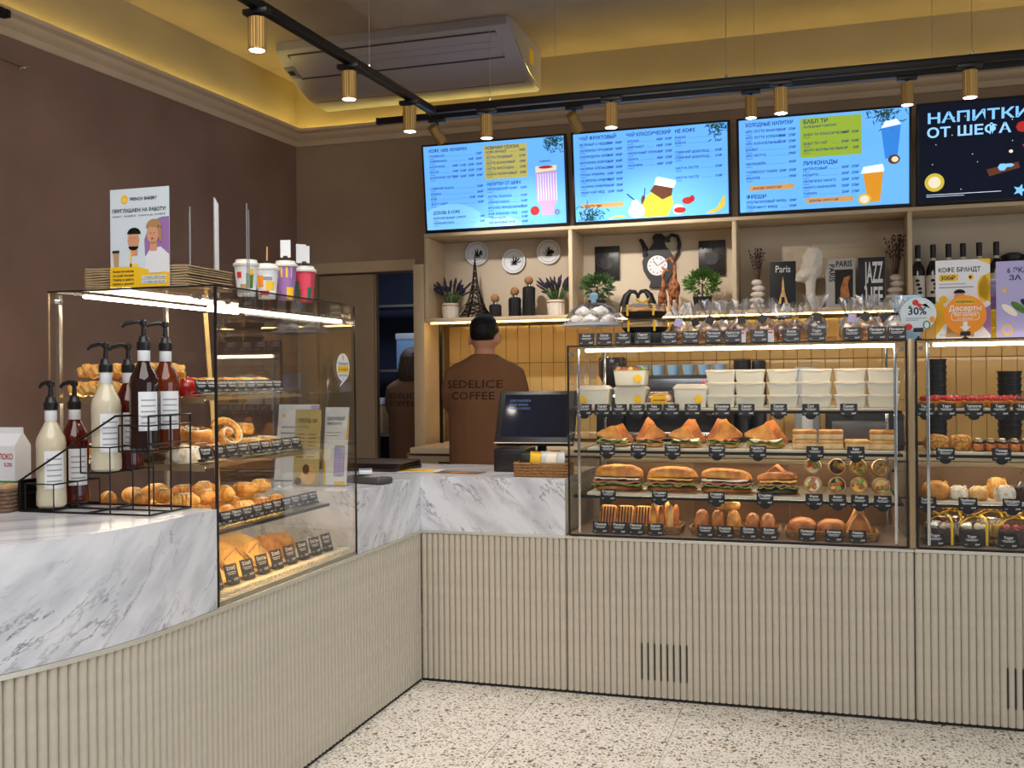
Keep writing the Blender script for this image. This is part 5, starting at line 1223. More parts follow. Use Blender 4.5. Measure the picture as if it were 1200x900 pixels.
for i, (px, yy) in enumerate(((1005, 4.283), (1006, 4.238))):
    p = aty(px, 600, yy); t = thing('pointed_bread', ['rear', 'front'][i] + ' pointed triangular bread beside the flat loaves', 'bread', (p.x, yy, BZ + .002), R(3), 'pointed triangular breads')
    obj('crust', MB().loft([[(x * k, y, z * k) for x, z in ((-.057, .006), (-.05, .03), (-.026, .08), (-.006, .122), (.012, .122), (.032, .08), (.054, .03), (.057, .006), (.03, .0), (-.03, .0))] for y, k in ((-.02, .9), (-.012, 1), (.012, 1), (.02, .9))]), 'bread_brown' if i else 'bread_gold', t)
    obj('crumb_edge', MB().tube([(-.05, -.0205, .014), (-.026, -.0205, .07), (.002, -.0205, .108), (.03, -.0205, .07), (.05, -.0205, .014)], .004, 5), 'bread_pale', t)

# ================================================================== cake case
def tart(p, label, seed):
    t = thing('fruit_tart', label, 'tart', p, 0, 'fruit tarts'); rnd = random.Random(seed)
    obj('shell', cached('shell|t', lambda: MB().lathe([(.038, 0), (.046, .012), (.05, .024), (.046, .025), (.042, .016), (.001, .016)], 20, cap=False)), 'bread_gold', t)
    obj('custard', cached('custard|t', lambda: MB().lathe([(.044, .017), (.04, .023), (.001, .027)], 16, cap=False)), 'cheese', t)
    for k in range(9):
        a = k * 2.4; r = .009 * math.sqrt(k) * 1.25
        obj('berry', cached('berry|t', lambda: MB().blob((0, 0, 0), (.013, .013, .012), 8, 6)), 'chocolate' if seed % 5 == 3 and k % 2 else 'berry_red', t, (r * math.cos(a), r * math.sin(a), .033 + rnd.uniform(-.002, .004)))
for i, px in enumerate((1089, 1100, 1116, 1128, 1143, 1156, 1170, 1184, 1198)):
    tart(sp(px, 2, 4.25 + .105 * (i % 2)), '%s berry tart from the metal profile' % ORD[i], i)
for i, (px, L) in enumerate(((1098, .10), (1126, .09))):
    bun(sp(px, 1, 4.26), '%s nut-crusted cake roll from the metal profile' % ORD[i], 'nut-crusted cake rolls', L, .085, .062, 'nut_crust', 60 + i, 'cake_roll', 'cake', .12)
for i, px in enumerate((1146, 1160, 1174, 1188, 1202)):
    t = bun(sp(px, 1, 4.25), '%s chocolate eclair after the nut-crusted rolls' % ORD[i], 'chocolate eclairs', .046, .12, .036, 'bread_brown', 64, 'eclair', 'eclair', .03)
    obj('glaze', cached('glaze|e', lambda: MB().blob((0, 0, .036), (.021, .057, .010), 14, 8, .06, 8, 2)), 'chocolate', t)
    obj('sprinkle', cached('sprinkle|e', lambda: MB().blob((0, -.01, .046), (.012, .02, .003), 8, 5, .3, 9, 4)), ['sugar', 'crumb'][i % 2], t)
bun(sp(1096, 0, 4.25), 'golden ridged loaf at the metal profile end of the strudel shelf', None, .105, .12, .07, 'bread_gold', 71, 'ridged_loaf', 'bread', .07, R(-4), 4)
for i, (px, m) in enumerate(((1123, 'sugar'), (1146, 'bread_pale'))):
    bun(sp(px, 0, 4.25), ['sugar-dusted rolled pastry beside the ridged loaf', 'pale rolled pastry after the sugar-dusted one'][i], 'rolled pastries', .07, .12, .052, m, 73 + i, 'rolled_pastry', 'pastry', .1, R(-4), 3, sm='sugar')
for i, px in enumerate((1168, 1177)):
    bun(sp(px, 0, 4.23 + .085 * (1 - i)), ['golden flaky pastry at the rear of the strudel shelf', 'sugar-topped flaky pastry at the front of the strudel shelf'][i], 'flaky pastries', .08, .065, .06 + .02 * (1 - i), ['croissant', 'sugar'][i], 77 + i, 'flaky_pastry', 'pastry', .15, R(-5), 3)
bun(sp(1203, 0, 4.24), 'dark chocolate pastry at the far end of the strudel shelf', None, .09, .09, .075, 'chocolate', 81, 'chocolate_pastry', 'pastry', .2, 0, 3, sm='sugar')
def cake_box(px, y, label, cm, top, wd=.128):
    p = aty(px, 630, y); t = thing('cake_box', label, 'cake', (p.x, y, RZ0 + .0085), 0, 'clear boxed cakes with yellow ribbon')
    obj('tray', rbox(-wd / 2, wd / 2, -.065, .065, 0, .01, .004), 'card_black', t); obj('cake', MB().lathe([(.053, .0105), (.054, .012), (.054, .055), (.05, .06)], 22), cm, t)
    for k in range(7): obj('topping', cached('topping|c', lambda: MB().blob((0, 0, 0), (.013, .013, .010), 8, 6, .2, 9, 1)), top, t, (.034 * math.cos(k), .034 * math.sin(k), .066))
    obj('clear_cover', MB().loft([[(x, yy, z) for x, yy in rrect(-w_, -w_ * .96, w_, w_ * .96, .012, 3)] for w_, z in ((wd * .49, .0105), (wd * .47, .088), (wd * .40, .10))]), 'clear_plastic', t)
    rb = obj('ribbon', MB().tube([(wd * .3, -.067, .002), (wd * .3, -.066, .09), (wd * .28, -.04, .103), (wd * .28, .05, .103)], .005, 5, squash=.4), 'yellow', t); obj('ribbon', MB().tube([(-wd * .43, -.066, .085), (-wd * .2, -.05, .105), (0, -.02, .108), (wd * .43, -.03, .102)], .005, 5, squash=.4), 'yellow', t)
    obj('bow', MB().tube([(-.02, -.02, .112), (-.035, -.02, .128), (0, -.02, .114), (.03, -.02, .128), (.02, -.02, .112)], .004, 5), 'yellow', t)
cake_box(1101, 4.235, 'boxed chocolate cake with yellow ribbon nearest the metal profile', 'chocolate', 'sugar'); cake_box(1141, 4.245, 'boxed chocolate cake with pale topping in the middle of the case floor', 'chocolate', 'cream'); cake_box(1187, 4.235, 'boxed red berry cake with yellow ribbon', 'chocolate', 'berry_red', .14)
cake_box(1112, 4.42, 'boxed cream cake in the second row behind the chocolate cakes', 'cream', 'berry_red'); cake_box(1160, 4.42, 'boxed golden cake in the second row', 'cheese', 'meringue')

# ================================================================== on top of the counter cases
TZ = RZ1 + .0015
def top_tags(pxs, titles, end, case, y=4.185):
    for i, px in enumerate(pxs):
        p = aty(px, 395, y); price_tag((p.x, y, TZ + .002), titles[i % len(titles)], '%s black price tag from the %s, standing on top of the sandwich case' % (ORD[i], end), 'price tags on top of the case', clip=False, w_=.069, h_=.052)
top_tags((687, 708, 730, 753, 784, 809, 836, 858.5, 889.5, 927.5, 957, 998.5, 1028, 1051), ['Безе', 'Безе', 'Торт', 'Пирог', 'Печенье', 'Печенье', 'Печенье', 'Кантуччи'], 'register end', 1)
p = aty(696, 400, 4.40); t = thing('cake_stand', 'domed glass cake stand of meringues on the register end of the case', 'cake stand', (p.x, 4.40, TZ))
obj('foot', MB().lathe([(.05, 0), (.048, .006), (.014, .018), (.012, .03)], 20), 'acrylic', t); obj('stem', MB().lathe([(.012, .03), (.018, .05), (.01, .075), (.016, .09)], 14), 'acrylic', t)
obj('plate', MB().lathe([(.016, .09), (.13, .094), (.138, .10), (.13, .099), (.001, .096)], 32, cap=False), 'clear_plastic', t)
obj('lace_edge', MB().lathe([(.137, .094), (.14, .094), (.14, .105), (.137, .105)], 32, cap=False), 'paper_white', t)
dm = obj('dome', MB().lathe([(.128, .1005), (.13, .108), (.122, .14), (.098, .172), (.06, .192), (.02, .2), (.001, .2)], 32, cap=False), glass_mat('dome_glass', (.95, .96, 1), .08, grazing=.7), t)
obj('knob', MB().lathe([(.012, .2), (.012, .21), (.02, .222), (.02, .238), (.014, .242)], 16), 'sky_blue', dm)
def meringue_mesh():
    b = MB(); n = 20; prof = ((.0, .030), (.008, .036), (.018, .033), (.028, .024), (.036, .013), (.042, .003))
    b.loft([[(r * (1 + .13 * math.cos(5 * (2 * PI * j / n + k * .35))) * math.cos(2 * PI * j / n), r * (1 + .13 * math.cos(5 * (2 * PI * j / n + k * .35))) * math.sin(2 * PI * j / n), z) for j in range(n)] for k, (z, r) in enumerate(prof)]); return b
MER = meringue_mesh().mesh('meringue')
for i, (dx, dy, dz) in enumerate(((-.08, -.045, 0), (0, -.08, 0), (.08, -.045, 0), (.08, .045, 0), (0, .08, 0), (-.08, .045, 0), (-.048, -.02, .036), (.044, -.03, .036), (0, .055, .036))):
    tag(obj('meringue', MER, 'meringue', None, (p.x + dx * .92, 4.40 + dy * .92, TZ + .1025 + dz * 1.1), (0, 0, i * .7)), 'white swirled meringue under the glass dome, %s' % ['front of the lower ring on the register side', 'front middle of the lower ring', 'front of the lower ring on the pie side', 'back of the lower ring on the pie side', 'back middle of the lower ring', 'back of the lower ring on the register side', 'upper one on the register side', 'upper one on the pie side', 'upper one at the back'][i], 'meringue', 'lower ring of meringues' if dz == 0 else 'upper meringues')
p = aty(756, 400, 4.29)
for i in range(2):
    t = thing('pie_box', ['lower boxed pie with yellow ribbon beside the cake stand', 'upper boxed pie with yellow ribbon beside the cake stand'][i], 'pie', (p.x - .004 * i, 4.29, TZ + .05 + .068 if i else TZ), 0, 'boxed pies')
    if i == 0: obj('riser', rbox(-.09, .09, -.08, .08, 0, .052, .004), 'card_black', t)
    z = .0525 if i == 0 else .0005
    obj('tray', MB().lathe([(.08, z), (.1, z + .024), (.096, z + .024), (.075, z + .003)], 28), 'card_black', t); obj('crust', MB().blob((0, 0, z + .026), (.088, .088, .016), 26, 8, .12, 12, i + 2, flat=-.002), 'bread_gold' if i else 'crumb', t)
    obj('clear_lid', MB().lathe([(.102, z + .0245), (.10, z + .052), (.082, z + .058), (.001, z + .059)], 28, cap=False), 'clear_plastic', t)
    obj('ribbon', MB().tube([(-.055, -.09, z + .005), (-.055, -.09, z + .05), (-.05, -.02, z + .061), (-.04, .08, z + .061)], .005, 5, squash=.4), 'yellow', t); obj('ribbon', MB().tube([(.055, -.09, z + .005), (.057, -.09, z + .05), (.03, 0, z + .061)], .005, 5, squash=.4), 'yellow', t)
obj('bow', MB().tube([(-.015, -.02, z + .063), (-.03, -.02, z + .08), (0, -.02, z + .066), (.028, -.02, z + .082), (.015, -.02, z + .063)], .005, 5), 'yellow', t)
def cookie_bag(px, y, label, cm, seed, sc=1.0, card=None):
    rnd = random.Random(seed); p = aty(px, 396, y); t = thing('cookie_bag', label, 'cookies', (p.x, y, TZ + .021), rnd.uniform(-.3, .3), 'cellophane cookie bags')
    for k in range(9):
        a = k * 2.4; r = .0075 * math.sqrt(k) * sc
        obj('cookie', cached('cookie|', lambda: MB().blob((0, 0, 0), (.023, .023, .009), 12, 6, .12, 9, 1)), cm, t, (r * math.cos(a), r * math.sin(a) * .8, .013 + .009 * (k // 2) * sc), (rnd.uniform(-1, 1), rnd.uniform(-1, 1), 0))
    n = 18; rings = []
    for z, r, f in ((.0, .035, 0), (.008, .042, .03), (.04, .045, .05), (.065, .034, .08), (.082, .013, .16), (.092, .011, .18), (.105, .022, .22), (.13, .035, .28), (.15, .041, .3)):
        rings.append([(sc * r * (1 + f * math.sin(j * 2.9 + seed)) * math.cos(2 * PI * j / n), sc * .85 * r * (1 + f * math.cos(j * 3.7 + seed)) * math.sin(2 * PI * j / n), sc * (z + (f * .05 * math.sin(j * 2.1) if z > .1 else 0))) for j in range(n)])
    b = MB(); b.loft(rings, cap=False); obj('cellophane', b, 'cellophane', t)
    obj('tie', MB().lathe([(.014 * sc, .083 * sc), (.016 * sc, .087 * sc), (.014 * sc, .091 * sc)], 12, cap=False), ['card_black', 'yellow', 'purple'][seed % 3], t)
    if card: obj('hang_tag', rbox(-.016, .016, -.0012, .0012, -.036, 0, .001, 1), card, t, (.012, -.045 * sc, .088 * sc), (R(-16), R(rnd.uniform(-35, 35)), 0))
    return t
bags = [(797, 'bread_pale', 1.0, 'lilac'), (814, 'crumb', 1.05, 'card_black'), (832, 'bread_pale', 1.05, 'card_black'), (849, 'bread_brown', 1.05, None), (868, 'bread_gold', 1.05, 'card_black'), (896, 'orange', 1.1, 'card_black'), (916, 'bread_brown', .9, None), (932, 'bread_brown', .95, None), (956, 'chocolate', 1.1, 'card_black'), (996, 'crumb', 1.05, 'lilac'), (1015, 'bread_pale', 1.05, 'card_black'), (1034, 'bread_gold', 1.05, 'card_black'), (1049, 'meringue', 1.0, None)]
for i, (px, cm, sc, cd_) in enumerate(bags):
    cookie_bag(px, 4.285 + .09 * (i % 2), 'cellophane bag of %s, %s bag from the cake stand' % ({'orange': 'orange sweets', 'chocolate': 'dark cookies', 'meringue': 'white meringues', 'crumb': 'pale cookies', 'bread_pale': 'light cookies', 'bread_gold': 'golden cookies', 'bread_brown': 'brown cookies'}[cm], ORD[i]), cm, i + 3, sc, cd_)
for i, (x0, x1) in enumerate(((778, 842), (843, 912), (914, 982), (985, 1060))):
    a, b_ = aty(x0, 398, 4.24), aty(x1, 398, 4.24); t = thing('wicker_tray', '%s low wicker tray under the cookie bags from the cake stand' % ORD[i], 'tray', ((a.x + b_.x) / 2, 4.33, TZ), 0, 'low wicker trays')
    L = (b_.x - a.x) / 2 - .004
    obj('bottom', MB().prism(rrect(-L + .004, -.098, L - .004, .098, .01), 0, .004, 'xy'), 'wicker', t)
    obj('woven_rim', MB().loft([[(x, y, z) for x, y in rrect(-L + e, -.102 + e, L - e, .102 - e, .014, 4)] for e, z in ((0, 0), (-.001, .01), (0, .02), (.004, .02), (.004, 0), (0, 0))], cap=False), 'wicker', t)
    if i < 2:
        p = aty((870, 903)[i], 393, 4.19); cc = tag(obj('info_card', rbox(-.013, .013, -.001, .001, 0, .05, .0008, 1), 'paper_white', None, (p.x, 4.19, TZ), (R(-8), 0, 0)), 'small white card standing %s the price tags on the case' % ['first among', 'second among'][i], 'card')
        flat(cc, [rect(-.009, .038, .009, .044)], 'red', (0, -.0014, 0))
# signs on the cake case
def stand_card(px0, px1, py0, y, label, name='poster_stand'):
    a, b_ = aty(px0, 388, y), aty(px1, py0, y); w_, h_ = b_.x - a.x, b_.z - TZ - .004
    t = thing(name, label, 'sign', ((a.x + b_.x) / 2, y, TZ), R(-3))
    obj('acrylic_back', rbox(-w_ / 2 - .003, w_ / 2 + .003, .0015, .0045, 0, h_ + .006, .001, 1), 'acrylic', t); obj('acrylic_foot', rbox(-w_ / 2, w_ / 2, .005, .06, 0, .003, .001, 1), 'acrylic', t)
    c = obj('poster', MB().box(-w_ / 2, w_ / 2, -.0005, .001, .004, h_ + .004), 'paper_white', t)
    return t, c, w_, h_
t, c, w_, h_ = stand_card(1097, 1160, 303, 4.28, 'white and yellow coffee poster standing on the cake case')
F = lambda *ps: ps
fy = -.0009
flat(c, [[(w_ * .5, h_ * x) for x in ()] or [(w_ * .24 + .0, h_ * 1.0), (w_ * .5, h_), (w_ * .5, h_ * .92), (w_ * .42, h_ * .955)], disc(w_ * .38, h_ * .62, w_ * .12, h_ * .17, 18) , [(w_ * .5, h_ * .45), (w_ * .5, h_ * .83), (w_ * .38, h_ * .79), (w_ * .28, h_ * .68), (w_ * .3, h_ * .53)], [(-w_ * .5, h_ * .04), (-w_ * .5, h_ * .48), (-w_ * .38, h_ * .46), (-w_ * .28, h_ * .35), (-w_ * .32, h_ * .2)], disc(-w_ * .36, h_ * .50, w_ * .08, h_ * .05, 10)], 'yellow', (0, fy, .004))
flat(c, [[(w_ * .5, h_ * .04), (w_ * .5, h_ * .42), (w_ * .36, h_ * .36), (w_ * .3, h_ * .2)]], 'purple', (0, fy, .004))
text(c, 'КОФЕ БРАНДТ', .018, (-w_ * .45, fy, h_ * .86), 'print_dark', 'L', True, width=w_ * .78); flat(c, [rrect(-w_ * .44, h_ * .735, -w_ * .08, h_ * .82, .006)], 'yellow', (0, fy - .0003, .004)); text(c, '300₽', .017, (-w_ * .41, fy - .0006, h_ * .76), 'print_dark', 'L', True, width=w_ * .28)
flat(c, [rect(-w_ * .44, h_ * .69, w_ * .05, h_ * .70), rect(-w_ * .44, h_ * .645, w_ * .2, h_ * .66)], 'print_grey', (0, fy, .004)); flat(c, [disc(w_ * .15, h_ * .775, .01, .012, 12)], 'yellow', (0, fy, .004)); flat(c, [disc(w_ * .14, h_ * .775, .005, .006, 10)], 'print_black', (0, fy - .0003, .004))
flat(c, [disc(-w_ * .06, h_ * .52, w_ * .1, h_ * .09, 16)], 'skin', (0, fy, .004)); flat(c, [disc(-w_ * .06, h_ * .575, w_ * .11, h_ * .05, 14, 0, PI), disc(-w_ * .06, h_ * .455, w_ * .08, h_ * .03, 12, PI, 2 * PI)], 'hair_black', (0, fy - .0003, .004)); flat(c, [[(-w_ * .32, h_ * .02), (-w_ * .28, h_ * .25), (-w_ * .12, h_ * .42), (w_ * .02, h_ * .42), (w_ * .2, h_ * .25), (w_ * .2, h_ * .02)]], 'kraft', (0, fy + .0002, .004)); text(c, 'SEDELICE', .008, (-w_ * .44, fy, h_ * .05), 'print_grey', 'L')
t, c, w_, h_ = stand_card(1168, 1232, 304, 4.28, 'lilac eclair poster standing next to the coffee poster')
flat(c, [rect(-w_ * .5, 0, w_ * .5, h_)], 'lilac', (0, fy, .004)); text(c, '6 ЭКЛЕРОВ', .02, (w_ * .06, fy - .0003, h_ * .86), 'print_dark', 'C', True, width=w_ * .72); text(c, 'ЗА 900₽', .02, (w_ * .06, fy - .0003, h_ * .765), 'print_dark', 'C', True, width=w_ * .66)
for k, m_ in enumerate(('cream', 'plant_green', 'card_black', 'berry_red', 'cheese')): flat(c, [[(q[0] * math.cos(-.7) - q[1] * math.sin(-.7) - w_ * .26 + w_ * .17 * k, q[0] * math.sin(-.7) + q[1] * math.cos(-.7) + h_ * (.36 + .03 * k)) for q in disc(0, 0, w_ * .18, h_ * .045, 14)]], m_, (0, fy - .0003 * (k + 1), .004))
flat(c, [disc(-w_ * .35, h_ * .62, .008, .009, 10), disc(-w_ * .3, h_ * .1, .02, .022, 14)], 'yellow', (0, fy - .0003, .004)); flat(c, [disc(-w_ * .3, h_ * .1, .014, .016, 14)], 'lilac', (0, fy - .0006, .004)); flat(c, [rect(w_ * .0, h_ * .2, w_ * .4, h_ * .21)], 'print_grey', (0, fy - .0006, .004))
def round_sign(px, py, r, y, label, m_):
    p = aty(px, py, y); t = thing('round_sign', label, 'sign', (p.x, y, TZ))
    zc = p.z - TZ
    c = obj('disc', MB().cyl((0, 0, 0), r, 0, .0025, 32), m_, t, (0, 0, zc), (R(90), 0, 0)); obj('clip', rbox(-.018, .018, -.006, .010, max(zc - r - .004, .006), max(zc - r, 0) + .012, .002), 'card_black', t); obj('clip_foot', MB().lathe([(.014, 0), (.012, .005), (.004, .008), (.004, .014)], 12), 'card_black', t)
    return t, c
t, c = round_sign(1076, 368, .066, 4.215, 'round pale blue discount sign reading 30 percent', mat('sign_blue', (206, 220, 228), .5))
K = dict(rot=(0, 0, 0)); text(c, '30%', .03, (-.004, -.002, .003), 'print_dark', 'C', True, rot=(0, 0, 0)); flat(c, [[(0, .056), (.02, .05), (.045, .02), (.05, .018), (.03, .04), (.01, .036)]], 'paper_white', (0, 0, .0031), (0, 0, 0)); flat(c, [disc(-.01, .045, .012, .012, 9), disc(.004, .034, .009, .008, 8), disc(-.036, -.05, .015, .013, 12)], 'red', (0, 0, .0034), (0, 0, 0)); flat(c, [disc(.03, -.044, .014, .018, 12), disc(-.03, .03, .006, .004, 6)], 'green', (0, 0, .0034), (0, 0, 0)); flat(c, [disc(.03, -.044, .009, .013, 12)], 'sign_blue', (0, 0, .0037), (0, 0, 0)); flat(c, [disc(.05, -.022, .01, .012, 10)], 'orange', (0, 0, .0034), (0, 0, 0)); flat(c, [rect(-.045, -.018, .03, -.015), rect(-.045, -.025, .0, -.022)], 'print_grey', (0, 0, .0031), (0, 0, 0))
t, c = round_sign(1131, 369, .076, 4.225, 'round orange dessert sign with a white arrow', 'orange')
flat(c, [rrect(-.036, .042, .036, .06, .004)], 'yellow', (0, 0, .003), (0, 0, 0)); text(c, 'НОВИНКА', .010, (0, .046, .0034), 'print_dark', 'C', True, rot=(0, 0, 0)); text(c, 'Десерты', .021, (0, .016, .0034), 'print_white', 'C', True, rot=(0, 0, 0), width=.118); flat(c, [rrect(-.05, -.021, .05, .010, .009)], 'print_white', (0, 0, .003), (0, 0, 0)); flat(c, [rrect(-.048, -.019, .048, .008, .008)], 'orange', (0, 0, .0032), (0, 0, 0)); text(c, 'без сахара', .011, (0, -.004, .0036), 'print_white', 'C', True, rot=(0, 0, 0)); text(c, 'и глютена', .008, (0, -.016, .0036), 'print_white', 'C', rot=(0, 0, 0))
flat(c, [[(-.008, -.026), (.008, -.026), (.008, -.045), (.02, -.045), (0, -.066), (-.02, -.045), (-.008, -.045)]], 'print_white', (0, 0, .0034), (0, 0, 0))
for i, (px, z, c_, h_) in enumerate(((1162, 0, 'yellow', .05), (1163, .0505, 'yellow', .07), (1164, .121, 'purple', .058), (1163, .1795, 'lilac', .06))):
    p = aty(px, 380, 4.42); t = thing('gift_box', '%s in the stack of gift boxes behind the posters' % ['bottom yellow box', 'tall yellow box second', 'purple box third', 'top lilac box'][i], 'box', (p.x, 4.42, TZ + z), R(4 * i), 'stack of gift boxes'); obj('carton', rbox(-.06, .06, -.05, .05, 0, h_, .003), c_, t); obj('lid', rbox(-.062, .062, -.052, .052, h_ - .02, h_ + .0003, .003), c_, t)
p = aty(1063, 350, 4.45); t = thing('gift_box', 'light blue box behind the round discount sign', 'box', (p.x + .0, 4.47, TZ)); obj('carton', rbox(-.05, .05, -.04, .04, 0, .19, .003), 'sky_blue', t); obj('lid', rbox(-.052, .052, -.042, .042, .165, .1915, .003), 'sky_blue', t)
# ================================================================== pastry case goods
def ptags(k, ys, titles, where, x=None):
    z = PSZ[k] + .001 if k >= 0 else CZ0 + .0305
    for i, y in enumerate(ys):
        t = price_tag(((x or CX1 - .071), y, z + .0105 if k >= 0 else z + .003), titles[i % len(titles)], '%s black price tag from the syrup rack, on the %s' % (ORD[i], where), 'price tags on the ' + where, R(82), .052 if k >= 0 else .06, .042 if k >= 0 else .062, R(-16), False)
ptags(2, [2.60 + .055 * i for i in range(9)], ['Плетенка', 'Слойка', 'Булочка', 'Бриошь'], 'top pastry shelf')
ptags(1, [2.62 + .068 * i for i in range(9)], ['Улитка', 'Крендель', 'Синнабон', 'Слойка'], 'middle pastry shelf')
ptags(0, [2.60 + .062 * i for i in range(12)], ['Круассан', 'Круассан', 'Слойка', 'Пирожок'], 'lower pastry shelf')
ptags(-1, [2.64 + .09 * i for i in range(9)], ['Хлеб', 'Хлеб', 'Хлеб', 'Батон'], 'grooved floor rail', CX1 - .055)
def braid_mesh():
    b = MB()
    for k in range(3):
        b.tube([(-.09 + .18 * i / 16, .02 * math.sin(i * .85 + k * 2.09), .026 + .011 * math.sin(2 * (i * .85 + k * 2.09))) for i in range(17)], [.008] + [.0155] * 15 + [.008], 8)
    return b
BRAID = braid_mesh().mesh('strand')
for i, (x, y, rz, dz) in enumerate(((-2.185, 2.635, 2, 0), (-2.185, 2.715, -2, 0), (-1.99, 2.635, 2, 0), (-1.99, 2.715, -2, 0), (-2.18, 2.672, 3, .056), (-1.99, 2.672, -3, .056))):
    t = thing('braided_pastry', '%s golden braided pastry from the wall on the top shelf' % ORD[i], 'pastry', (x, y, PSZ[2] + .001 + dz), R(rz), 'braided pastries'); obj('braid', BRAID, 'croissant', t); obj('glaze', MB().blob((0, 0, .046), (.06, .012, .003), 10, 5, .3, 9, i), 'bread_pale', t)
def croissant_mesh(seed=0, L=.11):
    b = MB(); n = 13; pts, rr = [], []
    for i in range(n):
        u = i / (n - 1) * 2 - 1; a = u * 1.05
        pts.append((L * .45 * math.sin(a), L * .22 * (1 - math.cos(a)) * -1.6, .029)); rr.append((.006 + .020 * (1 - u * u)) * (1.07 if i % 2 else .93))
    b.tube(pts, rr, 10); return b
CRO = croissant_mesh().mesh('croissant_dough')
def crois(p, rz, label, m_='croissant', group=None):
    t = thing('croissant', label, 'croissant', p, rz, group); obj('layered_dough', CRO, m_, t); obj('sugar_dust', cached('sugar_dust|', lambda: MB().blob((0, -.004, .052), (.026, .010, .003), 10, 5, .3, 9, 3)), 'sugar', t); return t
def swirl_mesh():
    b = MB(); pts = [((.006 + .0062 * a) * math.cos(a), (.006 + .0062 * a) * math.sin(a), .022) for a in [i * .42 for i in range(22)]]
    b.tube(pts, [.008 + .0025 * min(i, 8) / 8 for i in range(21)] + [.004], 7, squash=1.7); return b
SWL = swirl_mesh().mesh('rolled_dough')
def swirl(p, rot, label, m_, group):
    t = thing('swirl_bun', label, 'pastry', p, 0, group, rot); obj('rolled_dough', SWL, m_, t); obj('icing', cached('icing|', lambda: MB().tube([((.01 + .0055 * a) * math.cos(a), (.01 + .0055 * a) * math.sin(a), .04) for a in [i * .5 for i in range(14)]], .003, 5)), 'sugar', t); return t
# top shelf: buns along the front, a red-glazed one
for i, (x, y, m_) in enumerate(((-1.86, 2.64, 'berry_red'), (-1.86, 2.75, 'bread_pale'), (-1.86, 2.85, 'bread_gold'), (-1.86, 2.95, 'bread_pale'), (-1.86, 3.05, 'bread_pale'), (-2.0, 2.83, 'bread_gold'), (-2.0, 2.94, 'bread_pale'))):
    bun((x, y, PSZ[2] + .001), ['red-glazed bun at the syrup rack end of the top pastry shelf', 'second flaky bun on the front row of the top shelf', 'third flaky bun on the front row of the top shelf', 'fourth flaky bun on the front row of the top shelf', 'fifth flaky bun on the front row of the top shelf', 'golden bun on the rear row of the top shelf', 'pale bun on the rear row of the top shelf'][i], 'flaky buns on the top shelf', .088, .085, .058, m_, i, 'flaky_bun', 'pastry', .14, R(80), 3)
# middle shelf
for i, (x, y, m_) in enumerate(((-1.88, 2.70, 'bread_gold'), (-1.95, 2.79, 'croissant'), (-1.93, 3.05, 'croissant'), (-2.06, 2.71, 'orange'), (-2.06, 2.84, 'bread_gold'))):
    swirl((x, y, PSZ[1] + .062), (R(5), R(4), i * 1.3), 'upper swirl bun on the middle shelf pile, %s from the syrup rack' % ORD[i], 'bread_gold' if m_ == 'orange' else m_, 'upper swirl buns')
mid = [(-1.87, 2.64, 'sugar'), (-1.87, 2.74, 'bread_brown'), (-1.87, 2.85, 'croissant'), (-1.87, 2.99, 'croissant'), (-1.87, 3.11, 'croissant'), (-2.0, 2.64, 'chocolate'), (-2.0, 2.76, 'bread_gold'), (-2.0, 2.88, 'bread_gold'), (-2.0, 3.0, 'croissant'), (-2.12, 2.66, 'bread_brown'), (-2.12, 2.80, 'bread_gold')]
for i, (x, y, m_) in enumerate(mid):
    row = i // 5
    if m_ in ('sugar', 'chocolate'): bun((x, y, PSZ[1] + .001), '%s twisted pastry on the middle shelf' % {'sugar': 'sugar-dusted', 'chocolate': 'dark chocolate'}[m_], None, .11, .075, .055, m_, i, 'twisted_pastry', 'pastry', .25, R(70), 3)
    else: swirl((x, y, PSZ[1] + .064 if i == 2 else PSZ[1] + .014), (R(62), 0, R(70)) if i == 2 else (R(3), 0, R(i * 37)), 'swirl bun on the middle shelf, %s row, %s from the syrup rack' % (['front', 'middle', 'back'][min(row, 2)], ORD[i % 5]), m_, 'swirl buns')
for i, (x, y) in enumerate(((-2.235, 2.66), (-2.235, 2.78))):
    swirl((x, y, PSZ[1] + .048), (R(15), 0, i), ['orange swirl pastry nearest the wall on the middle shelf', 'orange swirl pastry second from the wall on the middle shelf'][i], 'orange', 'swirl buns') if False else crois((x, y, PSZ[1] + .001), R(30 + 40 * i), ['glossy croissant nearest the wall on the middle shelf', 'glossy croissant second from the wall on the middle shelf'][i], 'bread_gold', 'croissants on the middle shelf')
# lower shelf
n = 0
for i, (x, y, dz) in enumerate([(-1.90, 2.68 + .11 * k, .05) for k in range(5)] + [(-2.06, 2.68 + .11 * k, .05) for k in range(4)] + [(-2.17, 2.66 + .12 * k, .05) for k in range(3)]):
    crois((x, y, PSZ[0] + .008 + dz), R(40 + 50 * i), 'golden croissant lying on top of the lower shelf pile, %s counted from the front row' % ORD[i], ['croissant', 'bread_gold'][i % 2], 'croissants on top of the pile')
for r, x in enumerate((-1.86, -1.98, -2.10, -2.22)):
    for i in range(6):
        y = 2.635 + .105 * i + .02 * (r % 2)
        m_ = ['croissant', 'bread_gold', 'bread_gold', 'croissant', 'bread_brown', 'bread_gold'][(i + r) % 6]
        lb = 'golden pastry on the lower shelf, %s row, %s from the syrup rack' % (['front', 'second', 'third', 'back'][r], ORD[i])
        if (i + r) % 3 == 0: bun((x, y, PSZ[0] + .001), lb, 'golden pastries on the lower shelf', .085, .08, .055, m_, i + r, 'puff_pastry', 'pastry', .16, R(70 + 10 * (r % 2)), 3, sm='sugar')
        else: crois((x, y, PSZ[0] + .001), R(60 + 25 * ((i * 3 + r) % 4)), lb, m_, 'golden pastries on the lower shelf')
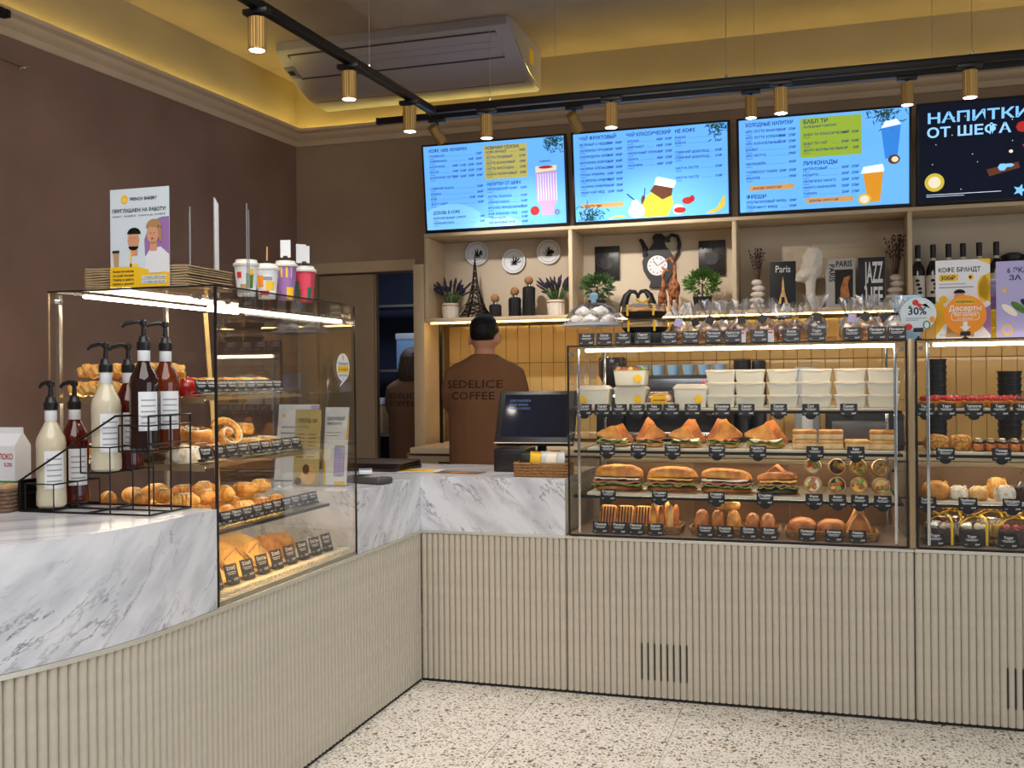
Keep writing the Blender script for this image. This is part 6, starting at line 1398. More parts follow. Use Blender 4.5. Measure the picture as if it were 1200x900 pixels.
# bagged bread on the bottom
def bag_bread(x, y, rz, label, seed, m_='kraft_bag'):
    t = thing('bagged_bread', label, 'bread', (x, y, CZ0 + .0125), rz, 'breads in paper bags')
    b = MB(); n = 20
    b.loft([[(xx, ry * (1 + .10 * math.sin(j * 2.7 + seed + k)) * math.cos(2 * PI * j / n), max(.0, rz_ * .95 + rz_ * (1 + .12 * math.cos(j * 3.1 + k * 1.7 + seed)) * math.sin(2 * PI * j / n))) for j in range(n)] for k, (xx, ry, rz_) in enumerate(((-.135, .055, .012), (-.13, .06, .03), (-.09, .062, .052), (-.03, .064, .06), (.04, .062, .057), (.09, .055, .048), (.12, .052, .025), (.145, .058, .012), (.165, .06, .008)))])
    obj('paper_bag', b, m_, t, sharp=20); obj('loaf_end', MB().blob((-.125, 0, .05), (.03, .045, .04), 12, 8, .08, 7, seed), 'bread_gold', t); obj('fold_crease', MB().tube([(.10, -.05, .06), (.11, 0, .092), (.10, .05, .06)], .003, 5), 'kraft', t)
for i, (x, y, rz) in enumerate(((-2.0, 2.655, 66), (-2.0, 2.80, 66), (-2.0, 2.945, 64), (-2.0, 3.09, 66), (-2.225, 2.76, 155), (-2.225, 3.08, 155))):
    bag_bread(x, y, R(rz - 65), 'bread in a tan paper bag, %s row, %s from the syrup rack' % (['front', 'back'][i > 3], ORD[i if i < 4 else i - 4]), i, 'kraft_bag')
bun((-1.94, 3.26, CZ0 + .0125), 'uncovered golden loaf at the marble corner end of the case floor', None, .20, .11, .09, 'bread_gold', 91, 'golden_loaf', 'bread', .06, R(70), 4)

# ================================================================== syrup rack and its neighbours
RW = HI + .0035
t = thing('syrup_rack', 'stepped black wire rack holding syrup bottles on the raised marble', 'rack', (0, 0, 0))
wr = .0032
TX = (-2.165, -1.97, -1.84); TZR = (HI + .012, 1.08, 1.142); YR = (2.41, 2.508)
ya, yb = 2.362, 2.5545
for y in (ya, yb - .0):
    obj('side_wire', MB().tube([(-2.235, y, 1.05), (-2.235, y, RW), (-1.79, y, RW), (-1.79, y, HI + .28), (-1.90, y, HI + .28), (-2.235, y, 1.05)], wr, 6), 'black_metal', t)
obj('middle_wire', MB().tube([(-2.235, 2.46, RW), (-1.79, 2.46, RW), (-1.79, 2.46, HI + .28), (-1.90, 2.46, HI + .28)], wr, 6), 'black_metal', t)
for x, z in ((-2.235, RW), (-2.235, 1.05), (-2.235, 1.01), (-2.0, RW), (-1.79, RW), (-1.79, HI + .28), (-1.79, HI + .2), (-1.90, HI + .28)): obj('cross_wire', MB().tube([(x, ya, z), (x, yb, z)], wr, 6), 'black_metal', t)
obj('front_plate', MB().box(-2.241, -2.238, ya, yb, RW, 1.05), 'black_metal', t)
for k, (x, z) in enumerate(zip(TX, TZR)):
    for dx in (-.03, 0, .03): obj('tier_wire', MB().tube([(x + dx, ya, z - .0035), (x + dx, yb, z - .0035)], .002, 5), 'black_metal', t)
    for y in (ya, 2.46, yb):
        obj('tier_guard', MB().tube([(x - .05, y, z - .0035), (x + .05, y, z - .0035), (x + .05, y, z + .07), (x - .05, y, z + .07), (x - .05, y, z - .0035)], .0024, 5), 'black_metal', t)
        if k: obj('tier_leg', MB().tube([(x + .05, y, z), (x + .05, y, RW)], .0024, 5), 'black_metal', t)
    obj('tier_rail', MB().tube([(x - .05, ya, z + .07), (x - .05, yb, z + .07)], .0024, 5), 'black_metal', t); obj('tier_rail', MB().tube([(x + .05, ya, z + .07), (x + .05, yb, z + .07)], .0024, 5), 'black_metal', t)
def liquid(name, col, rough=.08, tr=.5, alpha=None):
    m_ = mat(name, col, rough, coat=.6); b = m_.node_tree.nodes['Principled BSDF']; b.inputs['Transmission Weight'].default_value = tr; b.inputs['IOR'].default_value = 1.35
    return m_
liquid('syrup_milky', (214, 204, 178), .2, .15); liquid('syrup_red', (92, 20, 12), .05, .4); liquid('syrup_dark', (44, 20, 16), .05, .3); liquid('syrup_amber', (124, 50, 16), .05, .5)
def bottle(p, label, lm, seed):
    t = thing('syrup_bottle', label, 'bottle', p, 0, 'pump syrup bottles')
    obj('bottle_body', cached('bottle_body|', lambda: MB().lathe([(.036, 0), (.0415, .006), (.042, .03), (.0405, .05), (.0405, .17), (.042, .185), (.038, .205), (.022, .238), (.0165, .25), (.016, .285)], 26)), lm, t)
    obj('neck_label', cached('neck_label|b', lambda: MB().lathe([(.0166, .252), (.0172, .253), (.0172, .282), (.0166, .282)], 20, cap=False)), 'paper_white', t)
    l = obj('label', cached('label|b', lambda: MB().loft([[(.0411 * math.cos(a), .0411 * math.sin(a), z) for a in [R(-75 + 10 * i) for i in range(9)]] for z in (.055, .165)], cap=False, closed=False)), 'paper_white', t)
    for k in range(5): obj('label_line', cached('label_line|b', lambda: MB().loft([[(.0413 * math.cos(a), .0413 * math.sin(a), z) for a in [R(-65 + 10 * i) for i in range(7)]] for z in (0, .004)], cap=False, closed=False)), 'print_grey', l, (0, 0, .075 + .016 * k))
    pm = obj('pump', cached('pump|b', lambda: MB().lathe([(.019, .284), (.0195, .286), (.0195, .305), (.016, .309), (.013, .322), (.0075, .325), (.006, .352), (.0105, .354), (.0105, .366), (.006, .37)], 16)), 'black_plastic', t)
    obj('nozzle', cached('nozzle|b', lambda: MB().tube([(0, 0, .3625), (-.02, 0, .365), (-.048, 0, .360), (-.062, 0, .350)], [.007, .0065, .006, .0045], 8)), 'black_plastic', pm, (0, 0, 0), (0, 0, R(10 * seed - 20)))
    return t
bl = [(0, 0, 'syrup_milky', 'pale milky syrup bottle on the lowest tier, nearest the milk carton'), (0, 1, 'syrup_red', 'dark red syrup bottle on the lowest tier'), (1, 0, 'syrup_milky', 'pale milky syrup bottle on the middle tier'), (1, 1, 'syrup_red', 'red syrup bottle half hidden on the middle tier'), (2, 0, 'syrup_dark', 'almost black syrup bottle on the top tier'), (2, 1, 'syrup_amber', 'amber brown syrup bottle on the top tier')]
for i, (k, j, lm, lb) in enumerate(bl): bottle((TX[k], YR[j], TZR[k]), lb, lm, i)
def milk(x, y, label, txt):
    t = thing('milk_carton', label, 'carton', (x, y, HI + .0005), R(4))
    obj('carton_body', MB().box(-.045, .045, -.035, .035, 0, .185), 'paper_white', t); obj('green_band', MB().box(-.0455, .0455, -.0355, .0355, .055, .08), 'green', t)
    obj('gable', MB().loft([[(-.045, -.035, .1852), (.045, -.035, .1852), (.045, .035, .1852), (-.045, .035, .1852)], [(-.045, -.004, .222), (.045, -.004, .222), (.045, .004, .222), (-.045, .004, .222)], [(-.045, -.003, .24), (.045, -.003, .24), (.045, .003, .24), (-.045, .003, .24)]]), 'paper_white', t)
    text(t, 'МОЛОКО', .017, (0, -.0361, .145), mat('print_red', (170, 40, 44), .5), 'C', True, width=.078); text(t, '3,2%', .011, (.036, -.0361, .124), 'print_red', 'R', True); text(t, 'ВКУСНОЕ', .012, (0, -.0361, .062), 'print_white', 'C', True); text(t, '970 МЛ', .011, (0, -.0361, .022), 'print_red', 'C')
q = atz(14, 605, HI); milk(-2.372, 2.47, 'white milk carton with red lettering and a green band beside the rack', 0); milk(q.x + .03 - .0, 2.535 - .01, 'second white milk carton half hidden behind the first', 1) if False else None
milk(-2.262 - .05, 2.37, 'white milk carton with red lettering and a green band beside the rack', 0) if False else None
# small brown woven napkin basket in front of the rack
t = thing('napkin_basket', 'small brown woven basket beside the lowest tier of the rack', 'basket', (-2.285, 2.37, HI + .0005), R(10))
for k in range(6): obj('woven_band', MB().loft([[(x, y, z) for x, y in rrect(-.03 - .0012 * k + e, -.05 - .001 * k + e, .03 + .0012 * k - e, .05 + .001 * k - e, .02, 4)] for e, z in ((0, .001 + .0115 * k), (-.002, .006 + .0115 * k), (0, .0115 + .0115 * k), (.005, .0115 + .0115 * k), (.005, .001 + .0115 * k), (0, .001 + .0115 * k))], cap=False), mat('basket_brown', (120, 92, 72), .8, col2=(92, 68, 52), scale=90, bump=.4), t)
obj('bottom', MB().prism(rrect(-.028, -.048, .028, .048, .018), .0, .003, 'xy'), 'basket_brown', t); obj('napkin', rbox(-.02, .02, -.038, .038, .004, .078, .004), 'kraft', t)

# ================================================================== on top of the pastry case
PZT = CZ1 + .0015
mat('pulp', (176, 152, 118), .85, col2=(158, 132, 98), scale=40, bump=.2)
for i in range(9):
    y = 2.665; a, b_ = -2.20 + .004 * random.random(), -1.83 + .01 * random.random()
    t = thing('paper_bag', '%s kraft paper bag up from the bottom of the flat stack behind the job poster' % ORD[i], 'paper bag', (0, 0, PZT + .0078 * i), 0, 'flat stack of kraft bags')
    sg = [(a + (b_ - a) * k / 8, .0012 * math.sin(k * 1.9 + i)) for k in range(9)]
    obj('sheet', MB().loft([[(x, yy, dz + .0008) for x, dz in sg] + [(x, yy, dz + .0062 - (.0018 if k2 else 0)) for x, dz in reversed(sg)] for k2, yy in enumerate((2.60, 2.62, 2.80, 2.84))]), 'pulp', t); obj('folded_edge', MB().tube([(a, 2.60, .0035), (a, 2.84, .0035)], .0033, 6), 'kraft', t)
a, b_ = aty(131, 330, 2.592), aty(199, 218, 2.592); w_ = b_.x - a.x; h_ = b_.z - PZT - .004
t = thing('job_poster', 'job advert poster with two people in a clear stand on the pastry case', 'sign', ((a.x + b_.x) / 2, 2.588, PZT), 0)
obj('acrylic_back', rbox(-w_ / 2 - .002, w_ / 2 + .002, .001, .003, 0, h_ + .006, .001, 1), 'acrylic', t); obj('acrylic_foot', rbox(-w_ / 2, w_ / 2, -.02, .0005, 0, .0025, .001, 1), 'acrylic', t)
c = obj('poster', MB().box(-w_ / 2, w_ / 2, -.0006, .0006, .003, h_ + .004), mat('poster_pale', (206, 218, 226), .55), t)
P_ = lambda polys, m_, l=1, nm='print': flat(c, [[((u - .5) * w_, .003 + (1 - v) * h_) for u, v in p] for p in polys], m_, (0, -.0006 - .0004 * l, 0), name=nm)
T_ = lambda tx, u, v, s, al='L', bold=True, width=None, m_='print_dark', l=3: text(c, tx, s * h_, ((u - .5) * w_, -.0006 - .0004 * l, .003 + (1 - v) * h_), m_, al, bold, width * w_ if width else None)
P_([disc(.25, .105, .06, .045, 18)], 'yellow', 2, 'emblem'); P_([disc(.25, .112, .04, .026, 14)], 'cheese', 3, 'emblem'); T_('FRENCH BAKERY', .34, .118, .032, width=.46)
T_('ПРИГЛАШАЕМ НА РАБОТУ!', .04, .235, .036, width=.91); T_('пекаря · продавца · бариста до 100 000 ₽', .04, .28, .018, bold=False, width=.9)
P_([[(.60, .80), (.58, .52), (.70, .34), (.88, .30), (1.0, .30), (1.0, .80)]], 'purple', 1, 'backdrop')
P_([[(.18, .82), (.2, .70), (.3, .64), (.5, .63), (.62, .70), (.66, .82)]], 'sign_blue', 2, 'shirt'); P_([[(.35, .62), (.47, .62), (.47, .68), (.35, .68)], disc(.40, .52, .10, .095, 18)], 'skin', 3, 'face'); P_([disc(.41, .46, .115, .065, 16, PI, 2 * PI), disc(.40, .585, .085, .04, 14, 0, PI)], 'hair_black', 4, 'hair'); P_([[(.34, .64), (.37, .64), (.37, .82), (.34, .82)], [(.34, .76), (.48, .76), (.48, .82), (.34, .82)]], 'cheese', 5, 'apron')
P_([[(.60, .86), (.60, .70), (.68, .62), (.86, .60), (1.0, .68), (1.0, .86)]], 'paper_white', 5, 'blouse'); P_([[(.68, .55), (.80, .55), (.80, .64), (.68, .64)], disc(.73, .47, .10, .10, 18)], 'skin', 6, 'face'); P_([disc(.75, .40, .13, .08, 16, PI, 2 * PI), [(.82, .38), (.88, .42), (.88, .56), (.83, .52)]], mat('print_blond', (170, 130, 86), .6), 7, 'hair'); P_([disc(.70, .46, .008, .006, 6), disc(.76, .46, .008, .006, 6), disc(.37, .50, .008, .006, 6), disc(.43, .50, .008, .006, 6)], 'print_black', 8, 'eyes'); P_([disc(.725, .515, .025, .007, 8)], 'print_red', 8, 'mouth')
P_([[(.05, .64), (.15, .64), (.145, .80), (.07, .80)]], 'kraft', 5, 'cup'); P_([rect(.04, .62, .16, .645)], 'card_black', 6, 'cup_lid')
P_([[(0, .79), (.25, .785), (.5, .80), (.75, .845), (1.0, .86), (1.0, .999), (0, .999)]], 'yellow', 6, 'band')
P_([rect(.66, .71, .87, .86)], 'paper_white', 8, 'white_square')
for k, tx in enumerate(('Более 50 кофеен', 'по всей Москве!', 'Подберём работу', 'рядом с домом!')): T_(tx, .05, .845 + .042 * k, .022, l=8, width=.36)
P_([rect(.54, .885, .95, .92), rect(.54, .93, .95, .965)], 'sign_blue', 8, 'phone_box'); T_('+7 (977) 278-74-60', .57, .912, .016, l=10, bold=False, width=.36); T_('+7 (985) 465-90-29', .57, .957, .016, l=10, bold=False, width=.36)
# poster stands seen edge-on, facing the customers
for i, (y, h_, px, m_, yaw) in enumerate(((2.96, .305, 223, 'acrylic', 36), (2.96, .33, 254, 'paper_white', 28), (2.80, .27, 291, 'acrylic', 29))):
    x = aty(px, 335, y).x
    t = thing('poster_stand', ['clear empty poster stand seen edge-on, beside the job poster', 'grey-backed poster stand seen edge-on on the pastry case', 'clear poster stand seen edge-on beside the paper cups'][i], 'sign', (x, y, PZT), R(yaw))
    obj('acrylic_sheet', rbox(-.0015, .0015, -.065, .065, 0, h_, .0007, 1), 'acrylic', t); obj('acrylic_foot', rbox(-.035, -.002, -.065, .065, 0, .002, .0007, 1), 'acrylic', t)
    for e in (-.065, .063): obj('edge_glint', MB().box(-.0016, .0016, e, e + .002, .001, h_ - .001), 'print_grey', t)  # opaque strips paint the bright line that a clear edge catches
    if m_ != 'acrylic': obj('poster', MB().box(.0017, .0025, -.063, .063, .004, h_ - .003), 'paper_white', t); obj('poster_back', MB().box(-.0025, -.0017, -.063, .063, .004, h_ - .003), mat('poster_back', (150, 138, 140), .6), t)
def cup(px, label, fn, r=.041, h_=.105, X=-1.86, cm='paper_white'):
    q = atx(px, 345, X); t = thing('paper_cup', label, 'cup', (X, q.y, PZT), 0, 'paper cups on the pastry case')
    obj('cup_wall', MB().lathe([(r * .72, 0), (r * .97, h_), (r * 1.0, h_ + .001)], 24), cm, t)
    obj('lid', MB().lathe([(r * 1.06, h_ - .003), (r * 1.08, h_), (r * 1.06, h_ + .006), (r * .9, h_ + .009), (r * .86, h_ + .018), (r * .3, h_ + .019)], 24), mat('lid_white', (214, 210, 202), .4), t)
    fn(t, r, h_)
def patch(t, r, h_, spots):
    for a, z, w_, hh, m_ in spots:
        rr = lambda zz: r * (.72 + .25 * zz / h_) + .0006
        obj('printed_patch', MB().loft([[(rr(zz) * math.cos(R(a + w_ * (i / 4 - .5))), rr(zz) * math.sin(R(a + w_ * (i / 4 - .5))), zz) for i in range(5)] for zz in (z - hh / 2, z + hh / 2)], cap=False, closed=False), m_, t)
cup(289, 'white paper cup with a red dot behind the edge-on poster stand', lambda t, r, h_: patch(t, r, h_, [(-100, .07, 30, .02, 'red'), (-40, .05, 40, .05, 'plant_green'), (-75, .03, 40, .018, 'kraft'), (-35, .08, 25, .02, 'yellow')]))
cup(313, 'white paper cup with orange leaf prints and a straw', lambda t, r, h_: (patch(t, r, h_, [(-100, .06, 40, .04, 'orange'), (-55, .07, 50, .012, 'print_grey'), (-40, .045, 50, .03, 'yellow'), (-75, .02, 60, .016, 'red')]), obj('straw', MB().tube([(.0, 0, h_ + .015), (.002, 0, h_ + .08)], .003, 6), 'kraft', t), obj('topper', MB().cyl((0, 0, h_ + .018), .006, 0, .012, 8), 'card_black', t)))
cup(335, 'purple and yellow paper cup with a card on top', lambda t, r, h_: (patch(t, r, h_, [(-85, h_ * .80, 120, h_ * .3, 'yellow'), (-30, .025, 50, .045, 'yellow')]), ), .04, .125, -1.84, 'purple')
cup(357, 'red and green paper cup with a card on top', lambda t, r, h_: patch(t, r, h_, [(-120, .04, 60, .075, mat('cup_green', (24, 104, 78), .5)), (-60, .075, 70, .055, mat('cup_red', (222, 70, 90), .5)), (-60, .03, 34, .03, 'cup_red'), (-30, .03, 30, .05, 'cup_green')]), .041, .115, -1.82, mat('cup_red2', (206, 62, 84), .5))
for i, (px, X, hc) in enumerate(((335, -1.84, .125), (357, -1.82, .115))):
    q = atx(px, 345, X)
    t = thing('card_clip', ['small white card in a black clip on the purple cup', 'small white card in a black clip on the red and green cup'][i], 'card', (X, q.y, PZT + hc + .0195), R(10 + 12 * i))
    obj('clip', rbox(-.008, .008, -.006, .006, 0, .018, .002), 'card_black', t); obj('card', rbox(-.019, .019, -.001, .001, .012, .075, .0006, 1), 'paper_white', t)
    if i: obj('second_card', rbox(-.019, .019, -.001, .001, .012, .082, .0006, 1), 'paper_white', t, (-.012, .004, 0), (0, 0, R(25)))
t = thing('food_container_stack', 'clear lidded tubs', 'container') if False else None

# ================================================================== corner worktop things
LT = LO + .0008
def leaflet(px0, px1, py0, py1, y, label, m_, fn, lean=6, rz=0):
    a, b_ = aty(px0, py1, y), aty(px1, py0, y); w_, h_ = b_.x - a.x, b_.z - LT - .004
    t = thing('leaflet_stand', label, 'sign', ((a.x + b_.x) / 2, y, LT), R(rz))
    obj('acrylic_back', rbox(-w_ / 2 - .002, w_ / 2 + .002, .001, .003, 0, h_ + .006, .001, 1), 'acrylic', t, rot=(R(-lean), 0, 0)); obj('acrylic_foot', rbox(-w_ / 2, w_ / 2, .002, .05, 0, .0025, .001, 1), 'acrylic', t)
    c = obj('leaflet', MB().box(-w_ / 2, w_ / 2, -.0006, .0006, .003, h_ + .004), m_, t, rot=(R(-lean), 0, 0)); fn(c, w_, h_)
mat('leaf_khaki', (186, 170, 112), .6)
def lf1(c, w_, h_):
    text(c, 'СИРОПЫ 20₽', .017, (-w_ * .42, -.0012, h_ * .84), mat('print_brown', (84, 44, 24), .6), 'L', True, width=w_ * .8); text(c, 'на выбор', .009, (-w_ * .42, -.0012, h_ * .775), 'print_brown', 'L')
    flat(c, [rect(-w_ * .4 + (w_ * .42 if j else 0), h_ * (.68 - .05 * k), -w_ * .4 + (w_ * .42 if j else 0) + w_ * .3, h_ * (.69 - .05 * k)) for k in range(7) for j in range(2)], 'print_brown', (0, -.0012, 0)); flat(c, [disc(.01, h_ * .14, w_ * .3, h_ * .12, 14)], 'bread_pale', (0, -.0012, 0)); flat(c, [disc(.0, h_ * .22, w_ * .14, h_ * .07, 10), disc(-w_ * .3, h_ * .06, w_ * .14, h_ * .05, 10)], 'chocolate', (0, -.0015, 0))
def lf2(c, w_, h_):
    text(c, 'СКАЧИВАЙ', .015, (-w_ * .42, -.0012, h_ * .84), 'print_dark', 'L', True, width=w_ * .76); text(c, 'ПРИЛОЖЕНИЕ', .012, (-w_ * .42, -.0012, h_ * .78), 'print_dark', 'L', True, width=w_ * .66); flat(c, [rect(-w_ * .42, h_ * .68, w_ * .2, h_ * .69), rect(-w_ * .42, h_ * .64, w_ * .1, h_ * .65)], 'print_grey', (0, -.0012, 0))
    flat(c, [rrect(-w_ * .05, h_ * .12, w_ * .38, h_ * .52, .006)], 'print_grey', (0, -.0012, 0)); flat(c, [rrect(-w_ * .02, h_ * .15, w_ * .35, h_ * .49, .004)], 'lilac', (0, -.0015, 0)); flat(c, [[(w_ * .4, h_ * .6), (w_ * .5, h_ * .6), (w_ * .5, h_ * .95)], [(-w_ * .5, 0.004), (-w_ * .36, .004), (-w_ * .42, h_ * .3), (-w_ * .5, h_ * .34)], rect(w_ * .0, h_ * .01, w_ * .45, h_ * .06)], 'yellow', (0, -.0018, 0))
def lf3(c, w_, h_):
    flat(c, [disc(-w_ * .36, h_ * .86, .007, .009, 10)], 'yellow', (0, -.0012, 0)); flat(c, [rect(-w_ * .4, h_ * (.7 - .08 * k), w_ * .1, h_ * (.72 - .08 * k)) for k in range(5)], 'print_grey', (0, -.0012, 0)); flat(c, [rect(w_ * .3, h_ * .93, w_ * .5, h_)], 'lilac', (0, -.0012, 0))
leaflet(322, 367, 473, 562, 3.80, 'white leaflet standing behind the khaki syrup leaflet', 'paper_white', lf3, 10, 4); leaflet(343, 372, 480, 565, 3.63, 'khaki leaflet listing syrups in a stand beside the pastry case', 'leaf_khaki', lf1); leaflet(378, 405, 477, 558, 3.66, 'narrow white and yellow app leaflet in a stand', 'paper_white', lf2)
# payment terminal
q = atz(400, 562, LO); t = thing('payment_terminal', 'grey card payment terminal lying on the marble by the pastry case', 'terminal', (-1.80, 3.80, LT), R(70))
obj('shell', rbox(-.045, .045, -.10, .10, 0, .028, .012, 3), mat('terminal_grey', (70, 66, 64), .4), t); obj('display', rbox(-.034, .034, .02, .085, .0275, .0295, .001, 1), 'print_black', t)
for k in range(9): obj('key', cached('key|', lambda: rbox(-.008, .008, -.006, .006, 0, .003, .001, 1)), 'print_grey', t, (-.024 + .024 * (k % 3), -.01 - .022 * (k // 3), .0275))
q = atz(424, 562, LO); t = thing('receipt_roll', 'white receipt paper curling next to the payment terminal', 'paper', (-1.90, 3.98, LT), R(30))
obj('paper_strip', MB().loft([[(-.028, y, z), (.028, y, z), (.028, y, z + .001), (-.028, y, z + .001)] for y, z in ((-.06, 0), (-.02, .001), (.02, .008), (.045, .024), (.04, .038), (.02, .04))]), 'paper_white', t); obj('core', MB().tube([(-.028, .028, .024), (.028, .028, .024)], .010, 10), 'paper_white', t)
# stacked dark trays
for i in range(3):
    q = atz(450, 550, LO); t = thing('serving_tray', '%s of the three dark flat serving trays on the marble corner' % ['bottom', 'middle', 'top'][i], 'tray', (-2.07, 4.42, LT + .0125 * i), R(3 * i - 4), 'dark flat serving trays')
    obj('tray_floor', rbox(-.19, .19, -.14, .14, 0, .006, .002), mat('tray_brown', (66, 52, 46), .4), t); obj('tray_rim', MB().loft([[(x, y, z) for x, y in rrect(-.2 + e, -.15 + e, .2 - e, .15 - e, .03, 4)] for e, z in ((.012, .001), (0, .012), (.003, .012), (.014, .004), (.012, .001))], cap=False), 'tray_brown', t)
q = atz(505, 551, LO); t = thing('counter_mat', 'yellow printed flyer lying on the marble by the inner corner', 'flyer', (-1.83, 4.36, LT), R(4)); obj('sheet', rbox(-.13, .13, -.065, .065, 0, .0012, .0005, 1), 'paper_white', t); flat(t, [rect(-.13, -.06, .10, .055)], 'yellow', (0, 0, .0016), (0, 0, 0)); flat(t, [rect(-.1, -.03, .02, -.02), rect(-.1, 0, .05, .012)], 'print_dark', (0, 0, .002), (0, 0, 0))
t = thing('counter_mat', 'brown pastry flyer lying beside the yellow flyer', 'flyer', (-1.585, 4.31, LT), R(-3)); obj('sheet', rbox(-.11, .11, -.055, .055, 0, .0012, .0005, 1), mat('flyer_brown', (112, 84, 64), .5), t); flat(t, [disc(.0, -.01, .05, .022, 14)], 'bread_gold', (0, 0, .0016), (0, 0, 0))
# point-of-sale screen
t = thing('cash_register', 'black touch-screen cash register at the inner corner of the counter', 'register', (-1.275, 4.47, LT), R(3))
obj('stand_base', rbox(-.175, -.02, -.08, .12, 0, .105, .006), 'black_plastic', t); obj('receipt_slot', rbox(-.15, -.05, -.0825, -.079, .078, .084, .001, 1), 'card_black', t); obj('arm', MB().tube([(.02, .08, .0), (.02, .07, .14), (.02, .04, .22)], .022, 8), 'black_plastic', t); obj('arm_foot', rbox(-.015, .16, -.06, .12, 0, .018, .006), 'black_plastic', t)
s = obj('monitor', rbox(-.185, .185, -.014, .022, 0, .27, .008, 2), 'black_plastic', t, (.015, -.08, .125), (R(-27), 0, 0))
g = obj('touch_screen', rbox(-.155, .155, -.0155, -.0135, .032, .248, .001, 1), mat('screen_off', (26, 30, 44), .06, spec=.6), s)
text(s, 'ДОБРО ПОЖАЛОВАТЬ', .011, (-.13, -.0162, .21), mat('pos_text', (70, 100, 150), .5, emit=.25), 'L', width=.10); text(s, 'ВАШ ЗАКАЗ', .011, (-.13, -.0162, .19), 'pos_text', 'L'); text(s, 'СУММА К ОПЛАТЕ', .011, (-.13, -.0162, .17), 'pos_text', 'L', width=.1); obj('silver_edge', rbox(-.185, .185, -.016, -.012, 0, .006, .001, 1), 'alu', s)
# snack basket
a, b_ = aty(606, 557, 4.235), aty(668, 557, 4.235); L = (b_.x - a.x) / 2
t = thing('snack_basket', 'wicker basket of small wrapped snacks beside the cash register', 'basket', ((a.x + b_.x) / 2 + .0, 4.245, LT))
for k in range(5): obj('woven_band', MB().loft([[(x, y, z + .0125 * k) for x, y in rrect(-L + e, -.07 + e, L - e, .07 - e, .016, 4)] for e, z in ((0, .001), (-.003, .006), (0, .012), (.006, .012), (.006, .001), (0, .001))], cap=False), 'wicker', t)
obj('bottom', MB().prism(rrect(-L + .008, -.062, L - .008, .062, .012), 0, .003, 'xy'), 'wicker', t)
BX = (a.x + b_.x) / 2
for i, (dx, dy, m_, lb) in enumerate(((-.075, -.02, 'card_black', 'black snack packet at the register end of the snack basket'), (-.035, -.02, 'yellow', 'yellow snack packet in the snack basket'), (.0, .0, 'paper_white', 'white snack packet in the middle of the snack basket'), (.035, -.015, 'cream', 'cream snack packet in the snack basket'), (.075, .0, 'paper_white', 'white snack packet next to the glass in the snack basket'), (-.055, .035, 'card_black', 'black snack packet at the back of the snack basket'), (.045, .035, 'card_black', 'dark snack packet at the back near the glass'))):
    t = thing('snack_packet', lb, 'snack', (BX + dx, 4.245 + dy, LT + .009), 0, rot=(R(5 * (i % 3) - 5), R(6 * (i % 2) - 3), R(8 * (i % 3) - 8)))
    obj('wrapper', MB().loft([[(x * k, y * k2, z) for x, y in rrect(-.024, -.012, .024, .012, .006, 3)] for z, k, k2 in ((.0, 1, .2), (.012, 1, .9), (.05, 1, 1), (.078, 1, .8), (.09, 1.05, .12))]), m_, t); obj('seal', MB().box(-.025, .025, -.001, .001, .0905, .098), m_, t)

# ================================================================== staff equipment on the work counter
WT = .9255
p0 = aty(795, 450, 5.85); t = thing('espresso_machine', 'black and steel espresso machine seen through the sandwich case', 'coffee machine', (p0.x, 5.93, WT))
obj('cabinet', rbox(-.29, .29, -.2, .2, .06, .42, .02), 'black_plastic', t); obj('drip_tray', rbox(-.29, .29, -.29, -.2, .06, .1, .006), 'chrome', t); obj('front_panel', rbox(-.28, .28, -.212, -.2, .3, .4, .003), mat('machine_steel', (120, 122, 130), .25, .9), t)
for x in (-.2, .2):
    g = obj('group_head', MB().cyl((0, 0, 0), .035, .2, .29, 16), 'chrome', t, (x, -.24, 0)); obj('portafilter_handle', MB().tube([(0, -.03, .2), (0, -.14, .19)], .012, 8), 'black_plastic', g)
for x in (-.25, .25):
    for y in (-.16, .16): obj('foot', MB().cyl((x, y, 0), .02, 0, .06, 10), 'black_plastic', t)
for i, x in enumerate((-.26, .16)): obj('indicator_light', MB().blob((x, -.214, .385), (.007, .004, .007), 8, 6), mat('indicator_red', (255, 30, 20), .5, emit=6), t)
for x in (-.22, -.13, -.04, .05, .14, .23): obj('cup_on_rail', MB().lathe([(.03, .4205), (.038, .48), (.036, .48), (.028, .424)], 14), ['paper_white', 'berry_red', 'sky_blue'][int(x * 100) % 3], t, (x, 0, 0))
p0 = aty(716, 450, 5.9); t = thing('coffee_grinder', 'dark coffee grinder behind the register end of the sandwich case', 'grinder', (p0.x, 5.95, WT))
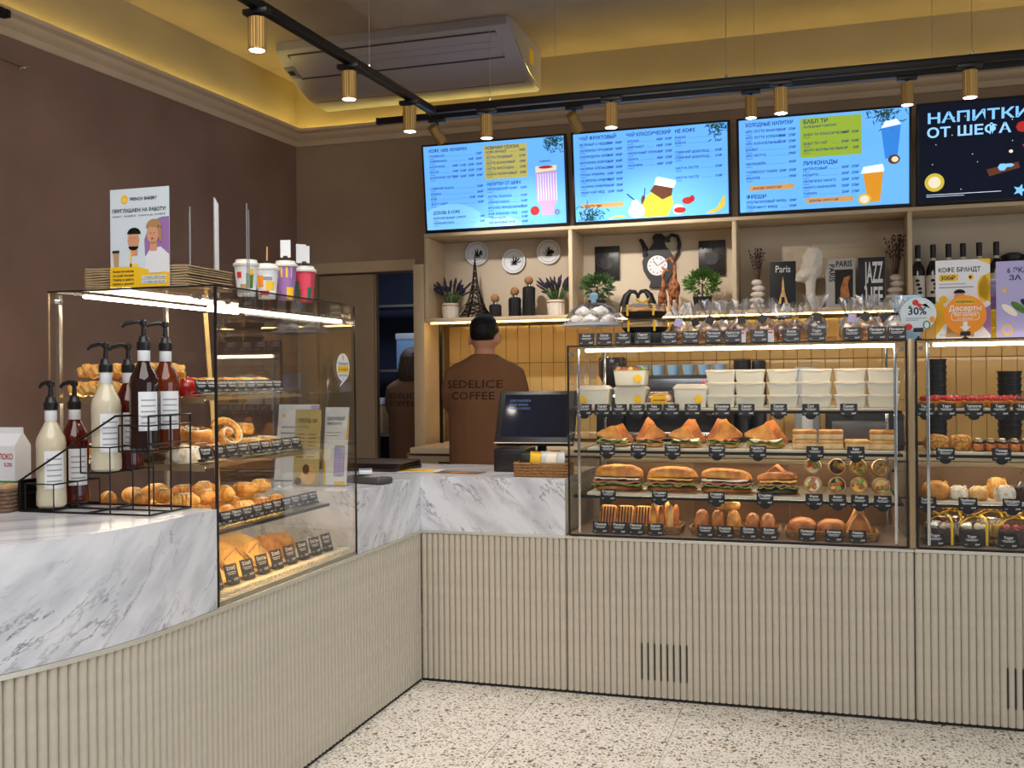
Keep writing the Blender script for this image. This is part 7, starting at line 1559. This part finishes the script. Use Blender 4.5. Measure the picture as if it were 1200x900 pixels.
obj('motor_housing', rbox(-.085, .085, -.1, .1, 0, .36, .02), 'black_plastic', t); obj('hopper', MB().lathe([(.05, .36), (.085, .42), (.085, .52), (.08, .53)], 18), mat('hopper_smoke', (50, 44, 42), .1), t); obj('spout', rbox(-.02, .02, -.14, -.1, .22, .28, .005), 'chrome', t); obj('status_light', MB().blob((.03, -.102, .3), (.006, .003, .006), 8, 5), 'lamp_lens', t)
def black_jar(px, label, r, h_, y=5.9):
    p = aty(px, 450, y); t = thing('black_jar', label, 'jar', (p.x, y, WT)); obj('jar_body', MB().lathe([(r, 0), (r, h_ * .86), (r * .85, h_ * .92)], 18), 'black_plastic', t); obj('lid', MB().lathe([(r * .95, h_ * .9), (r * .95, h_), (r * .8, h_ + .01)], 18), 'card_black', t)
black_jar(870, 'wider black jar behind the cream containers', .052, .50); black_jar(889.5, 'slimmer black jar behind the cream containers', .042, .49)
def cups(px, n, r, y=5.9):
    p = aty(px, 450, y)
    for k in range(n):
        t = thing('takeaway_cup', '%s black takeaway cup up in the stack %s' % (ORD[k], 'near the metal profile' if px < 1150 else 'at the far end of the back counter'), 'cup', (p.x, y, WT + .035 * k), 0, 'stacked black takeaway cups'); obj('cup_wall', cached('cup_wall|%g' % r, lambda: MB().lathe([(r * .75, 0), (r, .105), (r * .97, .105), (r * .72, .004)], 18, cap=False)), 'card_black', t); obj('rolled_rim', cached('rolled_rim|%g' % r, lambda: MB().lathe([(r * .98, .102), (r * 1.05, .104), (r * 1.05, .109), (r * .98, .109)], 18, cap=False)), 'black_plastic', t)
cups(1098, 12, .05); cups(1183, 10, .06)
t = thing('napkin_dispenser', 'steel napkin dispenser on the back counter behind the containers', 'dispenser', (aty(946, 440, 5.95).x, 5.95, WT)); obj('casing', rbox(-.07, .07, -.06, .06, 0, .46, .01), mat('pale_steel', (176, 182, 192), .3, .4), t); obj('front_slot', rbox(-.03, .03, -.063, -.06, .1, .36, .004), 'paper_white', t)
t = thing('low_appliance', 'low dark appliance on the back counter behind the focaccia squares', 'appliance', (aty(1012, 480, 5.9).x, 5.9, WT)); obj('housing', rbox(-.2, .2, -.15, .15, 0, .2, .012), 'card_black', t); obj('front_window', rbox(-.17, .12, -.153, -.15, .03, .16, .003), mat('window_grey', (96, 92, 96), .2), t)
